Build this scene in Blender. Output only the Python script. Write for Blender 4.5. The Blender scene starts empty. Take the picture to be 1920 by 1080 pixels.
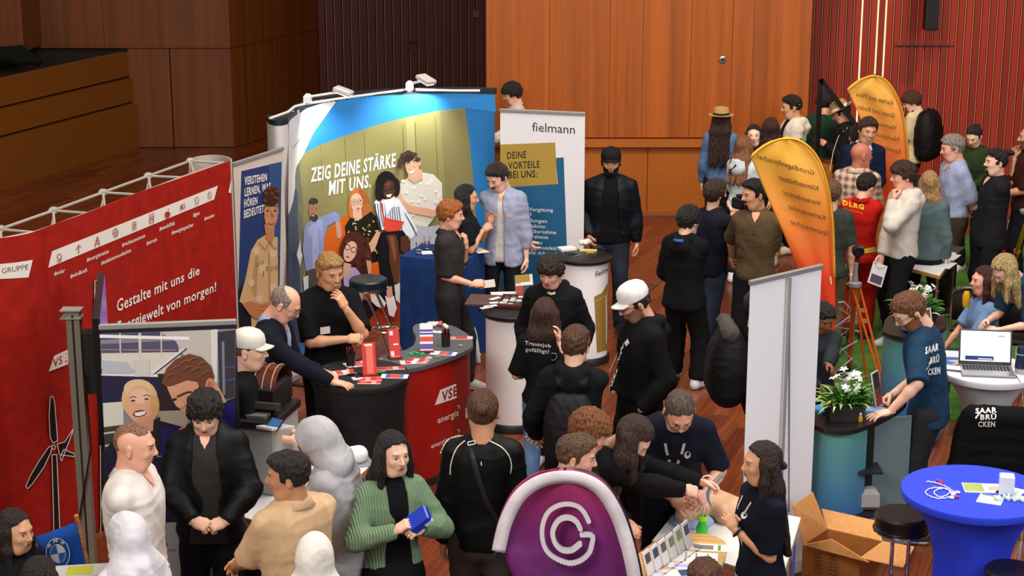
import bpy, math, random, time
import numpy as np
from mathutils import Vector, Matrix
from mathutils.bvhtree import BVHTree
from mathutils.geometry import tessellate_polygon
T_START = time.time()
random.seed(7)
SC = bpy.context.scene
COL = SC.collection
R = math.radians
# ------------------------------------------------------------------ camera
CH = 4.95                      # height of the gallery the photograph is taken from
PITCH = R(15.0)
FPX = 3340.0                   # focal length in pixels of the 1920 px wide frame
cam_d = bpy.data.cameras.new('camera')
cam = bpy.data.objects.new('camera', cam_d)
COL.objects.link(cam)
cam.location = (0, 0, CH)
cam.rotation_euler = (R(90) - PITCH, 0, 0)
cam_d.sensor_width = 36.0
cam_d.lens = FPX / 1920 * 36
cam_d.clip_end = 200
cam_d.dof.use_dof = False
SC.camera = cam
# ------------------------------------------------------------------ light
w = bpy.data.worlds.new('hall_world'); SC.world = w
w.use_nodes = True
w.node_tree.nodes['Background'].inputs[0].default_value = (1.0, 0.93, 0.86, 1)
w.node_tree.nodes['Background'].inputs[1].default_value = 0.32
SC.view_settings.view_transform = 'Standard'
SC.view_settings.look = 'None'
SC.view_settings.gamma = 1.0
SC.view_settings.exposure = 0.27
SC.view_settings.use_curve_mapping = False

def area(name, loc, target, size, power, color, sy=None):
    d = bpy.data.lights.new(name, 'AREA'); d.energy = power; d.color = color
    d.shape = 'RECTANGLE'; d.size = size; d.size_y = sy or size
    o = bpy.data.objects.new(name, d); COL.objects.link(o)
    o.location = loc
    o.rotation_euler = (Vector(target) - Vector(loc)).to_track_quat('-Z', 'Y').to_euler()
    return o

def spot(name, loc, target, power, color, ang, blend=0.4, rad=0.15):
    d = bpy.data.lights.new(name, 'SPOT'); d.energy = power; d.color = color
    d.spot_size = R(ang); d.spot_blend = blend; d.shadow_soft_size = rad
    o = bpy.data.objects.new(name, d); COL.objects.link(o)
    o.location = loc
    o.rotation_euler = (Vector(target) - Vector(loc)).to_track_quat('-Z', 'Y').to_euler()
    return o
area('hall_ceiling_light', (2.0, 12.5, 9.5), (1.5, 14.5, 0), 8.0, 820, (1.0, 0.92, 0.83), 6.0)
area('window_daylight', (9.0, 3.0, 7.5), (1.5, 13.0, 1.0), 5.0, 520, (0.84, 0.92, 1.0), 4.0)
area('gallery_light', (-4.0, 2.0, 8.5), (-2.0, 12.0, 1.0), 4.0, 560, (1.0, 0.94, 0.88), 3.0)
spot('stage_spot', (3.2, 15.5, 8.8), (3.2, 22.0, 2.0), 900, (1.0, 0.72, 0.42), 50, 0.7, 0.3)
spot('red_wall_spot', (6.7, 18.5, 8.6), (6.6, 23.6, 2.0), 1500, (1.0, 0.68, 0.45), 34, 0.35, 0.1)

# ------------------------------------------------------------------ pixels and places
cp, sp = math.cos(PITCH), math.sin(PITCH)
FW = np.array((0, cp, -sp)); UP = np.array((0, sp, cp)); RT = np.array((1.0, 0, 0)); CAM = np.array((0, 0, CH))
def ray(px, py):
    return RT * ((px - 960) / FPX) + UP * ((540 - py) / FPX) + FW
def at(px, py, z=0.0):
    """the point at height z that the photograph shows at this pixel"""
    d = ray(px, py); t = (z - CH) / d[2]
    return CAM + d * t
def atY(px, py, Y):
    d = ray(px, py); return CAM + d * (Y / d[1])
def proj(p):
    q = np.asarray(p, float) - CAM; dz = q @ FW
    return 960 + FPX * (q @ RT) / dz, 540 - FPX * (q @ UP) / dz

# ------------------------------------------------------------------ materials
MATS = {}
def srgb(c):
    if isinstance(c, str):
        c = [int(c[i:i + 2], 16) / 255 for i in (0, 2, 4)]
    return tuple(x / 12.92 if x <= 0.04045 else ((x + 0.055) / 1.055) ** 2.4 for x in c)
def mat(color, rough=0.6, kind='plain', metal=0.0, scale=1.0, color2=None, spec=0.5, name=None, bump=None):
    key = (str(color), rough, kind, metal, scale, str(color2), spec)
    if key in MATS: return MATS[key]
    m = bpy.data.materials.new(name or kind + '_' + str(len(MATS)))
    m.use_nodes = True
    nt = m.node_tree; N = nt.nodes; L = nt.links
    b = N['Principled BSDF']
    c = srgb(color) + (1,)
    b.inputs['Base Color'].default_value = c
    b.inputs['Roughness'].default_value = rough
    b.inputs['Metallic'].default_value = metal
    b.inputs['Specular IOR Level'].default_value = spec
    def tex(t='ShaderNodeTexNoise', sc=(1, 1, 1), **kw):
        co = N.new('ShaderNodeTexCoord'); mp = N.new('ShaderNodeMapping')
        mp.inputs['Scale'].default_value = sc
        L.new(co.outputs['Object'], mp.inputs['Vector'])
        n = N.new(t); L.new(mp.outputs['Vector'], n.inputs['Vector'])
        for k, v in kw.items(): n.inputs[k].default_value = v
        return n
    def ramp(src, c1, c2, lo=0.3, hi=0.7):
        r = N.new('ShaderNodeValToRGB'); L.new(src, r.inputs['Fac'])
        r.color_ramp.elements[0].color = c1; r.color_ramp.elements[1].color = c2
        r.color_ramp.elements[0].position = lo; r.color_ramp.elements[1].position = hi
        return r
    def bmp(src, strength, dist=0.01):
        bp = N.new('ShaderNodeBump'); bp.inputs['Strength'].default_value = strength
        bp.inputs['Distance'].default_value = dist
        L.new(src, bp.inputs['Height']); L.new(bp.outputs['Normal'], b.inputs['Normal'])
    def mul(cc, k): return tuple(min(1, x * k) for x in cc[:3]) + (1,)
    c2 = srgb(color2) + (1,) if color2 is not None else None
    if kind == 'cloth':
        n = tex(sc=(1, 1, 1), Scale=9 * scale, Detail=4.0)
        r = ramp(n.outputs['Fac'], mul(c, 0.8), mul(c, 1.15)); L.new(r.outputs['Color'], b.inputs['Base Color'])
        n2 = tex(sc=(1, 1, 1), Scale=160 * scale, Detail=2.0)
        bmp(n2.outputs['Fac'], 0.25, 0.004)
        b.inputs['Specular IOR Level'].default_value = 0.18
    elif kind == 'knit':
        n2 = tex('ShaderNodeTexWave', (1, 1, 1), Scale=22 * scale, Distortion=1.0)
        r = ramp(n2.outputs['Fac'], mul(c, 0.72), mul(c, 1.1)); L.new(r.outputs['Color'], b.inputs['Base Color'])
        bmp(n2.outputs['Fac'], 0.5, 0.01)
    elif kind == 'denim':
        n = tex(sc=(1, 1, 1), Scale=5, Detail=6.0)
        r = ramp(n.outputs['Fac'], mul(c, 0.6), mul(c, 1.5), 0.35, 0.7); L.new(r.outputs['Color'], b.inputs['Base Color'])
        n2 = tex(sc=(1, 1, 3), Scale=200, Detail=1.0); bmp(n2.outputs['Fac'], 0.2, 0.003)
    elif kind == 'plaid':
        wx = tex('ShaderNodeTexWave', (1, 0, 0), Scale=4.2, Distortion=0.6)
        wz = tex('ShaderNodeTexWave', (0, 0, 1), Scale=4.2, Distortion=0.6); wz.bands_direction = 'Z'
        mx = N.new('ShaderNodeMath'); mx.operation = 'ADD'
        L.new(wx.outputs['Fac'], mx.inputs[0]); L.new(wz.outputs['Fac'], mx.inputs[1])
        hf = N.new('ShaderNodeMath'); hf.operation = 'MULTIPLY'; L.new(mx.outputs[0], hf.inputs[0]); hf.inputs[1].default_value = .5
        r = ramp(hf.outputs[0], c, c2, 0.15, 0.75); L.new(r.outputs['Color'], b.inputs['Base Color'])
    elif kind == 'skin':
        n = tex(sc=(1, 1, 1), Scale=14, Detail=3.0)
        r = ramp(n.outputs['Fac'], (c[0] * .97, c[1] * .88, c[2] * .84, 1), (min(1, c[0] * 1.05), min(1, c[1] * 1.06), min(1, c[2] * 1.06), 1))
        L.new(r.outputs['Color'], b.inputs['Base Color'])
        b.inputs['Subsurface Weight'].default_value = 0.18
        b.inputs['Subsurface Radius'].default_value = (0.012, 0.005, 0.003)
        b.inputs['Subsurface Scale'].default_value = 1.0
    elif kind == 'hair':
        n = tex(sc=(9, 9, 1.2), Scale=16 * scale, Detail=5.0)
        r = ramp(n.outputs['Fac'], mul(c, 0.35), tuple(min(1, x * 1.9 + .012) for x in c[:3]) + (1,), 0.32, 0.68); L.new(r.outputs['Color'], b.inputs['Base Color'])
        bmp(n.outputs['Fac'], 1.0, 0.02)
        b.inputs['Specular IOR Level'].default_value = 0.45; b.inputs['Roughness'].default_value = .45
    elif kind == 'wood':
        # vertical veneer: grain runs along z, broad bands of slightly different tone
        n = tex(sc=(6, 6, 0.12), Scale=1.5 * scale, Detail=6.0)
        n2 = tex(sc=(70, 70, 1.5), Scale=1.0, Detail=3.0)
        ad = N.new('ShaderNodeMath'); ad.operation = 'MULTIPLY_ADD'
        L.new(n2.outputs['Fac'], ad.inputs[0]); ad.inputs[1].default_value = 0.35; L.new(n.outputs['Fac'], ad.inputs[2])
        r = ramp(ad.outputs[0], mul(c, 0.72), mul(c, 1.22), 0.45, 0.85); L.new(r.outputs['Color'], b.inputs['Base Color'])
    elif kind == 'grain':
        # plank: grain along local x
        n = tex(sc=(1.5, 30, 30), Scale=1.6 * scale, Detail=6.0)
        r = ramp(n.outputs['Fac'], mul(c, 0.62), mul(c, 1.35), 0.3, 0.72); L.new(r.outputs['Color'], b.inputs['Base Color'])
        b.inputs['Coat Weight'].default_value = 0.25; b.inputs['Coat Roughness'].default_value = 0.25
    elif kind == 'turf':
        n = tex(Scale=6.0, Detail=3.0); n2 = tex(Scale=140.0, Detail=3.0)
        ad = N.new('ShaderNodeMath'); ad.operation = 'MULTIPLY_ADD'
        L.new(n2.outputs['Fac'], ad.inputs[0]); ad.inputs[1].default_value = 0.9; L.new(n.outputs['Fac'], ad.inputs[2])
        r = ramp(ad.outputs[0], mul(c, 0.45), mul(c, 1.6), 0.6, 1.2); L.new(r.outputs['Color'], b.inputs['Base Color'])
        bmp(n2.outputs['Fac'], 1.0, 0.03)
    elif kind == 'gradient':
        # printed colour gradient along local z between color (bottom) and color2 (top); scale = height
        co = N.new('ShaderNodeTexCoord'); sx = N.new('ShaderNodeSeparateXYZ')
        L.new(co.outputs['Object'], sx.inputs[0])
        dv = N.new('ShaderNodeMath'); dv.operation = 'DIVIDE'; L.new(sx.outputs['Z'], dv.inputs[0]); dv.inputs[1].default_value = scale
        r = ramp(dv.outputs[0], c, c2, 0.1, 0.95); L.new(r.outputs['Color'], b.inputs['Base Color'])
    elif kind == 'vcol':
        a = N.new('ShaderNodeVertexColor'); a.layer_name = 'Col'
        L.new(a.outputs['Color'], b.inputs['Base Color'])
    elif kind == 'glass':
        b.inputs['Transmission Weight'].default_value = 1.0
        b.inputs['IOR'].default_value = 1.3
        b.inputs['Roughness'].default_value = 0.03
    elif kind == 'emit':
        b.inputs['Emission Color'].default_value = c
        b.inputs['Emission Strength'].default_value = scale
    elif kind == 'card':
        n = tex(sc=(1, 1, 1), Scale=30, Detail=4.0)
        r = ramp(n.outputs['Fac'], mul(c, 0.9), mul(c, 1.08)); L.new(r.outputs['Color'], b.inputs['Base Color'])
    MATS[key] = m
    return m
def cloth(c, **k): return mat(c, 0.85, 'cloth', **k)
CHROME = mat('d8d8dc', 0.12, metal=1.0)
ALU = mat('b8b8ba', 0.35, metal=0.9)
BLACKP = mat('101012', 0.35)
BLACKM = mat('141414', 0.7)
WHITEP = mat('eeeae6', 0.45)
GLASS = mat('ffffff', 0.03, 'glass')
VCOL = mat('ffffff', 0.5, 'vcol')
VCOLM = mat('fffffe', 0.85, 'vcol')

# ------------------------------------------------------------------ mesh building
class MB:
    def __init__(s): s.v = []; s.f = []; s.m = []; s.c = []
    def add(s, verts, faces, m=0, col=None):
        o = len(s.v); s.v += [tuple(map(float, v)) for v in verts]
        for f in faces: s.f.append(tuple(i + o for i in f)); s.m.append(m); s.c.append(col)
        return s
    def box(s, c, size, rot=0.0, m=0, M=None, bev=0.0):
        hx, hy, hz = size[0] / 2, size[1] / 2, size[2] / 2
        if bev > 0:
            b = bev; vs = []
            for z, i in ((-hz, b), (-hz + b, 0), (hz - b, 0), (hz, b)):
                vs += [(-hx + i, -hy + i, z), (hx - i, -hy + i, z), (hx - i, hy - i, z), (-hx + i, hy - i, z)]
            fs = [(3, 2, 1, 0), (12, 13, 14, 15)]
            for k in range(3):
                for j in range(4): fs.append((4 * k + j, 4 * k + (j + 1) % 4, 4 * k + 4 + (j + 1) % 4, 4 * k + 4 + j))
        else:
            vs = [(x, y, z) for z in (-hz, hz) for x, y in ((-hx, -hy), (hx, -hy), (hx, hy), (-hx, hy))]
            fs = [(3, 2, 1, 0), (4, 5, 6, 7), (0, 1, 5, 4), (1, 2, 6, 5), (2, 3, 7, 6), (3, 0, 4, 7)]
        T = Matrix.Translation(c) @ (M if M is not None else Matrix.Rotation(rot, 4, 'Z'))
        return s.add([T @ Vector(v) for v in vs], fs, m)
    def tube(s, pts, r, n=8, m=0, closed=False, cap=True):
        pts = [Vector(p) for p in pts]; N = len(pts)
        rr = r if isinstance(r, (list, tuple)) else [r] * N
        rings = []; up = None
        for i, p in enumerate(pts):
            if closed: t = (pts[(i + 1) % N] - pts[i - 1])
            else: t = pts[min(i + 1, N - 1)] - pts[max(i - 1, 0)]
            t = t.normalized() if t.length > 1e-9 else Vector((0, 0, 1))
            if up is None:
                up = Vector((0, 0, 1)) if abs(t.z) < 0.9 else Vector((1, 0, 0))
            a = (up - t * up.dot(t)).normalized(); up = a; b = t.cross(a)
            ri = rr[i]; ra, rb = ri if isinstance(ri, (tuple, list)) else (ri, ri)
            rings.append([p + a * math.cos(2 * math.pi * k / n) * ra + b * math.sin(2 * math.pi * k / n) * rb for k in range(n)])
        vs = [v for q in rings for v in q]; fs = []
        for i in range(N if closed else N - 1):
            j = (i + 1) % N
            for k in range(n): fs.append((i * n + k, i * n + (k + 1) % n, j * n + (k + 1) % n, j * n + k))
        if cap and not closed:
            fs.append(tuple(range(n - 1, -1, -1))); fs.append(tuple((N - 1) * n + k for k in range(n)))
        return s.add(vs, fs, m)
    def lathe(s, prof, n=32, c=(0, 0, 0), m=0, sx=1, sy=1, M=None):
        vs = []; fs = []
        for r, z in prof:
            for k in range(n):
                a = 2 * math.pi * k / n
                v = Vector((r * math.cos(a) * sx, r * math.sin(a) * sy, z))
                if M is not None: v = M @ v
                vs.append(v + Vector(c))
        for i in range(len(prof) - 1):
            for k in range(n): fs.append((i * n + k, i * n + (k + 1) % n, (i + 1) * n + (k + 1) % n, (i + 1) * n + k))
        if prof[0][0] > 1e-6: fs.append(tuple(range(n - 1, -1, -1)))
        if prof[-1][0] > 1e-6: fs.append(tuple((len(prof) - 1) * n + k for k in range(n)))
        return s.add(vs, fs, m)
    def prism(s, pts, z0, z1, m=0):
        n = len(pts)
        area2 = sum(pts[i][0] * pts[(i + 1) % n][1] - pts[(i + 1) % n][0] * pts[i][1] for i in range(n))
        if area2 < 0: pts = pts[::-1]
        vs = [(p[0], p[1], z0) for p in pts] + [(p[0], p[1], z1) for p in pts]
        fs = [tuple(range(n - 1, -1, -1)), tuple(range(n, 2 * n))] + [(i, (i + 1) % n, n + (i + 1) % n, n + i) for i in range(n)]
        return s.add(vs, fs, m)
    def sheet(s, rows, m=0, thick=0.0, nrm=None):
        """grid of points rows[i][j]; thick offsets a second skin along nrm"""
        a, b = len(rows), len(rows[0]); vs = [Vector(p) for q in rows for p in q]
        fs = [(i * b + j, i * b + j + 1, (i + 1) * b + j + 1, (i + 1) * b + j) for i in range(a - 1) for j in range(b - 1)]
        if thick and nrm is not None:
            o = len(vs); d = Vector(nrm) * thick
            vs = vs + [v + d for v in vs]
            fs += [tuple(o + k for k in reversed(f)) for f in fs]
            rim = [j for j in range(b)] + [i * b + b - 1 for i in range(1, a)] + [(a - 1) * b + j for j in range(b - 2, -1, -1)] + [i * b for i in range(a - 2, 0, -1)]
            for i, q in enumerate(rim):
                r2 = rim[(i + 1) % len(rim)]; fs.append((r2, q, q + o, r2 + o))
        return s.add(vs, fs, m)
    def build(s, name, mats, parent=None, smooth=True, loc=None, rot=None, world=False, ang=40):
        me = bpy.data.meshes.new(name)
        vs = s.v
        if world and parent is not None:
            Mi = parent.matrix_basis.inverted(); vs = [tuple(Mi @ Vector(v)) for v in vs]
        me.from_pydata(vs, [], s.f)
        if not isinstance(mats, (list, tuple)): mats = [mats]
        for q in mats: me.materials.append(q)
        if len(mats) > 1: me.polygons.foreach_set('material_index', s.m)
        if any(c is not None for c in s.c):
            ca = me.color_attributes.new('Col', 'FLOAT_COLOR', 'CORNER'); arr = []
            for f, c in zip(s.f, s.c): arr += list((c or (1, 1, 1)) + (1,)) * len(f)
            ca.data.foreach_set('color', arr)
        if smooth:
            me.polygons.foreach_set('use_smooth', [True] * len(me.polygons))
            try: me.set_sharp_from_angle(angle=R(ang))
            except Exception: pass
        me.update()
        o = bpy.data.objects.new(name, me); COL.objects.link(o)
        if parent is not None: o.parent = parent
        if loc is not None: o.location = loc
        if rot is not None: o.rotation_euler = (0, 0, rot) if not hasattr(rot, '__len__') else rot
        return o
def thing(name, label, cat, loc=(0, 0, 0), rotz=0.0, group=None):
    o = bpy.data.objects.new(name, None); COL.objects.link(o)
    o.location = loc; o.rotation_euler = (0, 0, rotz); o.empty_display_size = 0.1
    o.matrix_basis = Matrix.Translation(loc) @ Matrix.Rotation(rotz, 4, 'Z')
    o['label'] = label; o['category'] = cat
    if group: o['group'] = group
    return o
def tag(o, label, cat, group=None):
    o['label'] = label; o['category'] = cat
    if group: o['group'] = group
    return o
def struct(o): o['kind'] = 'structure'; return o
def dup(root, loc=None, rotz=None, label=None, group=None):
    r = root.copy(); COL.objects.link(r)
    if loc is not None: r.location = loc
    if rotz is not None: r.rotation_euler = (0, 0, rotz)
    if label: r['label'] = label
    if group: r['group'] = group
    for ch in list(root.children):
        c = ch.copy(); COL.objects.link(c); c.parent = r
        for g in ch.children:
            d = g.copy(); COL.objects.link(d); d.parent = c
    return r

# ------------------------------------------------------------------ printed surfaces
class Surf:
    """an upright printed surface: a plan polyline, prints are laid on the side that faces the hall"""
    def __init__(s, plan, side=1):
        s.p = [np.array(q[:2], float) for q in plan]; s.side = side
    def hit(s, px, py, off=0.0):
        d = ray(px, py); o = CAM[:2]; dd = d[:2]; best = None
        for i in range(len(s.p) - 1):
            a, b = s.p[i], s.p[i + 1]; e = b - a
            den = dd[0] * e[1] - dd[1] * e[0]
            if abs(den) < 1e-9: continue
            t = ((a[0] - o[0]) * e[1] - (a[1] - o[1]) * e[0]) / den
            u = ((a[0] - o[0]) * dd[1] - (a[1] - o[1]) * dd[0]) / den
            ex = max(0, -u, u - 1) * np.linalg.norm(e)
            if t > 0 and (best is None or (ex, t) < best[:2]): best = (ex, t, i)
        ex, t, i = best
        e = s.p[i + 1] - s.p[i]; n = np.array((e[1], -e[0])) / np.linalg.norm(e)
        if n @ dd > 0: n = -n
        P = CAM + d * t
        return (P[0] + n[0] * off, P[1] + n[1] * off, P[2])
def cut_poly(pts, step):
    """triangles of a pixel polygon, cut by upright lines every step px (for curved surfaces)"""
    tris = [[pts[i] for i in t] for t in tessellate_polygon([[Vector((p[0], p[1], 0)) for p in pts]])]
    if not step: return tris
    out = []
    for t in tris:
        x0 = min(p[0] for p in t); x1 = max(p[0] for p in t)
        k0 = math.floor(x0 / step); k1 = math.ceil(x1 / step)
        for k in range(k0, k1):
            q = t
            for lim, sg in ((k * step, 1), ((k + 1) * step, -1)):
                r_ = []
                for i in range(len(q)):
                    a, b = q[i], q[(i + 1) % len(q)]
                    ia = (a[0] - lim) * sg >= 0; ib = (b[0] - lim) * sg >= 0
                    if ia: r_.append(a)
                    if ia != ib:
                        u = (lim - a[0]) / (b[0] - a[0]); r_.append((lim, a[1] + (b[1] - a[1]) * u))
                q = r_
                if len(q) < 3: break
            if len(q) >= 3: out.append(q)
    return out
class Art:
    """flat print laid on a Surf, one thin layer over the other, in true colours"""
    def __init__(s, surf, step=0, base=0.002, dl=0.00025):
        s.s = surf; s.mb = MB(); s.step = step; s.n = 0; s.base = base; s.dl = dl
    def poly(s, col, pts, same=False):
        if not same: s.n += 1
        off = s.base + s.n * s.dl; c = srgb(col)
        for t in cut_poly([tuple(p) for p in pts], s.step):
            vs = [s.s.hit(p[0], p[1], off) for p in t]
            n = (Vector(vs[1]) - Vector(vs[0])).cross(Vector(vs[2]) - Vector(vs[0]))
            if n.dot(Vector(vs[0]) - Vector(CAM)) > 0: vs = vs[::-1]
            s.mb.add(vs, [tuple(range(len(vs)))], 0, c)
        return s
    def ell(s, col, cx, cy, rx, ry, rot=0, n=18, a0=0, a1=360):
        q = []
        for k in range(n):
            a = R(a0 + (a1 - a0) * k / (n if a1 - a0 == 360 else n - 1)); x, y = rx * math.cos(a), ry * math.sin(a)
            q.append((cx + x * math.cos(R(rot)) - y * math.sin(R(rot)), cy + x * math.sin(R(rot)) + y * math.cos(R(rot))))
        return s.poly(col, q)
    def line(s, col, pts, w):
        for i in range(len(pts) - 1):
            (x0, y0), (x1, y1) = pts[i], pts[i + 1]; l = math.hypot(x1 - x0, y1 - y0) or 1
            nx, ny = -(y1 - y0) / l * w / 2, (x1 - x0) / l * w / 2
            s.poly(col, [(x0 + nx, y0 + ny), (x1 + nx, y1 + ny), (x1 - nx, y1 - ny), (x0 - nx, y0 - ny)], same=i > 0)
        return s
    def ring(s, col, cx, cy, rx, ry, wd, a0=0, a1=360, n=28, rot=0):
        q = []
        for k in range(n + 1):
            a = R(a0 + (a1 - a0) * k / n); x, y = rx * math.cos(a), ry * math.sin(a)
            q.append((cx + x * math.cos(R(rot)) - y * math.sin(R(rot)), cy + x * math.sin(R(rot)) + y * math.cos(R(rot))))
        return s.line(col, q, wd)
    def text(s, col, string, x0, y0, x1, y1, h0, h1=None, bold=0.0, lean=0.0, mirror=False):
        """baseline from (x0,y0) to (x1,y1) px, capital height h0..h1 px"""
        h1 = h1 or h0; s.n += 1; off = s.base + s.n * s.dl; c = srgb(col)
        vs, fs, wd = text_mesh(string, bold)
        for f in fs:
            q = []
            for i in f:
                u = vs[i][0] / wd; v = vs[i][1] / 0.7
                if mirror: u = 1 - u
                h = h0 + (h1 - h0) * u
                q.append(s.s.hit(x0 + (x1 - x0) * u + lean * v * h, y0 + (y1 - y0) * u - v * h, off))
            n = (Vector(q[1]) - Vector(q[0])).cross(Vector(q[2]) - Vector(q[0]))
            if n.dot(Vector(q[0]) - Vector(CAM)) > 0: q = q[::-1]
            s.mb.add(q, [tuple(range(len(q)))], 0, c)
        return s
    def build(s, name, parent, label=None, m=None):
        o = s.mb.build(name, m or VCOL, parent, smooth=False, world=True)
        if label: o['label'] = label
        return o
_TX = {}
def text_mesh(string, bold=0.0):
    k = (string, bold)
    if k in _TX: return _TX[k]
    cu = bpy.data.curves.new('lettering', 'FONT'); cu.body = string; cu.size = 1.0; cu.offset = bold; cu.space_character = 1 + bold * 5; cu.resolution_u = 2
    o = bpy.data.objects.new('lettering', cu)
    me = bpy.data.meshes.new_from_object(o)
    vs = [tuple(v.co) for v in me.vertices]; fs = [tuple(p.vertices) for p in me.polygons]
    x0 = min(v[0] for v in vs); x1 = max(v[0] for v in vs)
    vs = [(v[0] - x0, v[1], v[2]) for v in vs]
    bpy.data.objects.remove(o); bpy.data.curves.remove(cu); bpy.data.meshes.remove(me)
    _TX[k] = (vs, fs, x1 - x0); return _TX[k]
# ------------------------------------------------------------------ soft bodies from distance fields
class Field:
    def __init__(s, lo, hi, h):
        s.h = h; s.lo = np.array(lo, float) - 2 * h
        s.n = np.ceil((np.array(hi) + 2 * h - s.lo) / h).astype(int) + 1
        s.F = np.full(s.n, 0.5, np.float32)
        s.ax = [(s.lo[i] + h * np.arange(s.n[i])).astype(np.float32) for i in range(3)]
    def sub(s, lo, hi):
        a = [max(0, int((lo[i] - s.lo[i]) / s.h)) for i in range(3)]
        b = [min(s.n[i], int((hi[i] - s.lo[i]) / s.h) + 2) for i in range(3)]
        if any(a[i] >= b[i] for i in range(3)): return None
        sl = tuple(slice(a[i], b[i]) for i in range(3))
        return sl, s.ax[0][sl[0]][:, None, None], s.ax[1][sl[1]][None, :, None], s.ax[2][sl[2]][None, None, :]
    def put(s, sl, d, k, op='+'):
        F = s.F[sl]
        if op == '+':
            if k > 0:
                q = np.clip(0.5 + 0.5 * (F - d) / k, 0, 1); s.F[sl] = F * (1 - q) + d * q - k * q * (1 - q)
            else: s.F[sl] = np.minimum(F, d)
        else:
            if k > 0:
                q = np.clip(0.5 - 0.5 * (F + d) / k, 0, 1); s.F[sl] = F * (1 - q) - d * q + k * q * (1 - q)
            else: s.F[sl] = np.maximum(F, -d)
    def cap(s, a, b, ra, rb, k=0.02, sc=None, cut=None, op='+'):
        """round cone from a to b; sc squeezes space (x,y,z); cut = (point, dir) keeps the side against dir"""
        a = np.array(a, float); b = np.array(b, float); rm = max(ra, rb) * (1 / min(sc) if sc is not None else 1) + k + s.h * 2
        g = s.sub(np.minimum(a, b) - rm, np.maximum(a, b) + rm)
        if g is None: return s
        sl, X, Y, Z = g
        if sc is not None:
            a2 = a * sc; b2 = b * sc; X2, Y2, Z2 = X * sc[0], Y * sc[1], Z * sc[2]
        else: a2, b2, X2, Y2, Z2 = a, b, X, Y, Z
        e = b2 - a2; L2 = max(float(e @ e), 1e-9)
        t = np.clip(((X2 - a2[0]) * e[0] + (Y2 - a2[1]) * e[1] + (Z2 - a2[2]) * e[2]) / L2, 0, 1)
        d = np.sqrt((X2 - a2[0] - t * e[0]) ** 2 + (Y2 - a2[1] - t * e[1]) ** 2 + (Z2 - a2[2] - t * e[2]) ** 2) - (ra + (rb - ra) * t)
        if sc is not None: d = d / max(sc)
        if cut is not None:
            for p, dr in (cut if isinstance(cut, list) else [cut]):
                d = np.maximum(d, (X - p[0]) * dr[0] + (Y - p[1]) * dr[1] + (Z - p[2]) * dr[2])
        s.put(sl, d.astype(np.float32), k, op); return s
    def ell(s, c, r, k=0.01, op='+', M=None):
        rm = max(r) + k + 2 * s.h; c = np.array(c, float); g = s.sub(c - rm, c + rm)
        if g is None: return s
        sl, X, Y, Z = g
        x, y, z = X - c[0], Y - c[1], Z - c[2]
        if M is not None:
            x, y, z = (M[0][0] * x + M[1][0] * y + M[2][0] * z, M[0][1] * x + M[1][1] * y + M[2][1] * z, M[0][2] * x + M[1][2] * y + M[2][2] * z)
        q = np.sqrt((x / r[0]) ** 2 + (y / r[1]) ** 2 + (z / r[2]) ** 2)
        q2 = np.sqrt((x / r[0] ** 2) ** 2 + (y / r[1] ** 2) ** 2 + (z / r[2] ** 2) ** 2)
        d = np.where(q2 > 1e-6, q * (q - 1) / np.maximum(q2, 1e-6), -min(r))
        s.put(sl, d.astype(np.float32), k, op); return s
    def plane(s, p, d, op='-'):
        """remove everything on the side d points to"""
        g = s.sub(s.lo - 1, s.lo + s.n * s.h + 1); sl, X, Y, Z = g
        v = (X - p[0]) * d[0] + (Y - p[1]) * d[1] + (Z - p[2]) * d[2]
        s.F = np.maximum(s.F, v.astype(np.float32)); return s
    def mesh(s):
        F = s.F; F[0] = F[-1] = 0.5; F[:, 0] = F[:, -1] = 0.5; F[:, :, 0] = F[:, :, -1] = 0.5
        S = F < 0; nx, ny, nz = F.shape
        c = np.zeros((nx - 1, ny - 1, nz - 1), np.int8)
        for dx in (0, 1):
            for dy in (0, 1):
                for dz in (0, 1): c += S[dx:nx - 1 + dx, dy:ny - 1 + dy, dz:nz - 1 + dz]
        act = (c > 0) & (c < 8); I, J, K = np.nonzero(act); n = len(I)
        if n == 0: return np.zeros((0, 3)), np.zeros((0, 4), int)
        idx = np.full(act.shape, -1, np.int32); idx[I, J, K] = np.arange(n)
        acc = np.zeros((n, 3)); cnt = np.zeros(n)
        cor = [(0, 0, 0), (1, 0, 0), (0, 1, 0), (1, 1, 0), (0, 0, 1), (1, 0, 1), (0, 1, 1), (1, 1, 1)]
        V = [F[I + a, J + b, K + d] for a, b, d in cor]
        for p, q in ((0, 1), (2, 3), (4, 5), (6, 7), (0, 2), (1, 3), (4, 6), (5, 7), (0, 4), (1, 5), (2, 6), (3, 7)):
            m = (V[p] < 0) != (V[q] < 0); den = V[p] - V[q]
            t = np.where(m, V[p] / np.where(np.abs(den) < 1e-9, 1e-9, den), 0)
            pa, pb = np.array(cor[p]), np.array(cor[q])
            acc += np.where(m[:, None], pa + t[:, None] * (pb - pa), 0); cnt += m
        P = (acc / np.maximum(cnt, 1)[:, None] + np.stack([I, J, K], 1)) * s.h + s.lo
        quads = []
        for ax, (u, v) in ((0, (1, 2)), (1, (2, 0)), (2, (0, 1))):
            a = [slice(1, -1)] * 3; b = [slice(1, -1)] * 3
            a[ax] = slice(0, -1); b[ax] = slice(1, None)
            s0, s1 = S[tuple(a)], S[tuple(b)]
            E = np.nonzero(s0 != s1)
            pos = [E[0] + (0 if ax == 0 else 1), E[1] + (0 if ax == 1 else 1), E[2] + (0 if ax == 2 else 1)]
            def cell(du, dv):
                q = [pos[0].copy(), pos[1].copy(), pos[2].copy()]; q[u] = q[u] - du; q[v] = q[v] - dv
                return idx[q[0], q[1], q[2]]
            q = np.stack([cell(1, 1), cell(0, 1), cell(0, 0), cell(1, 0)], 1)
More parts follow.
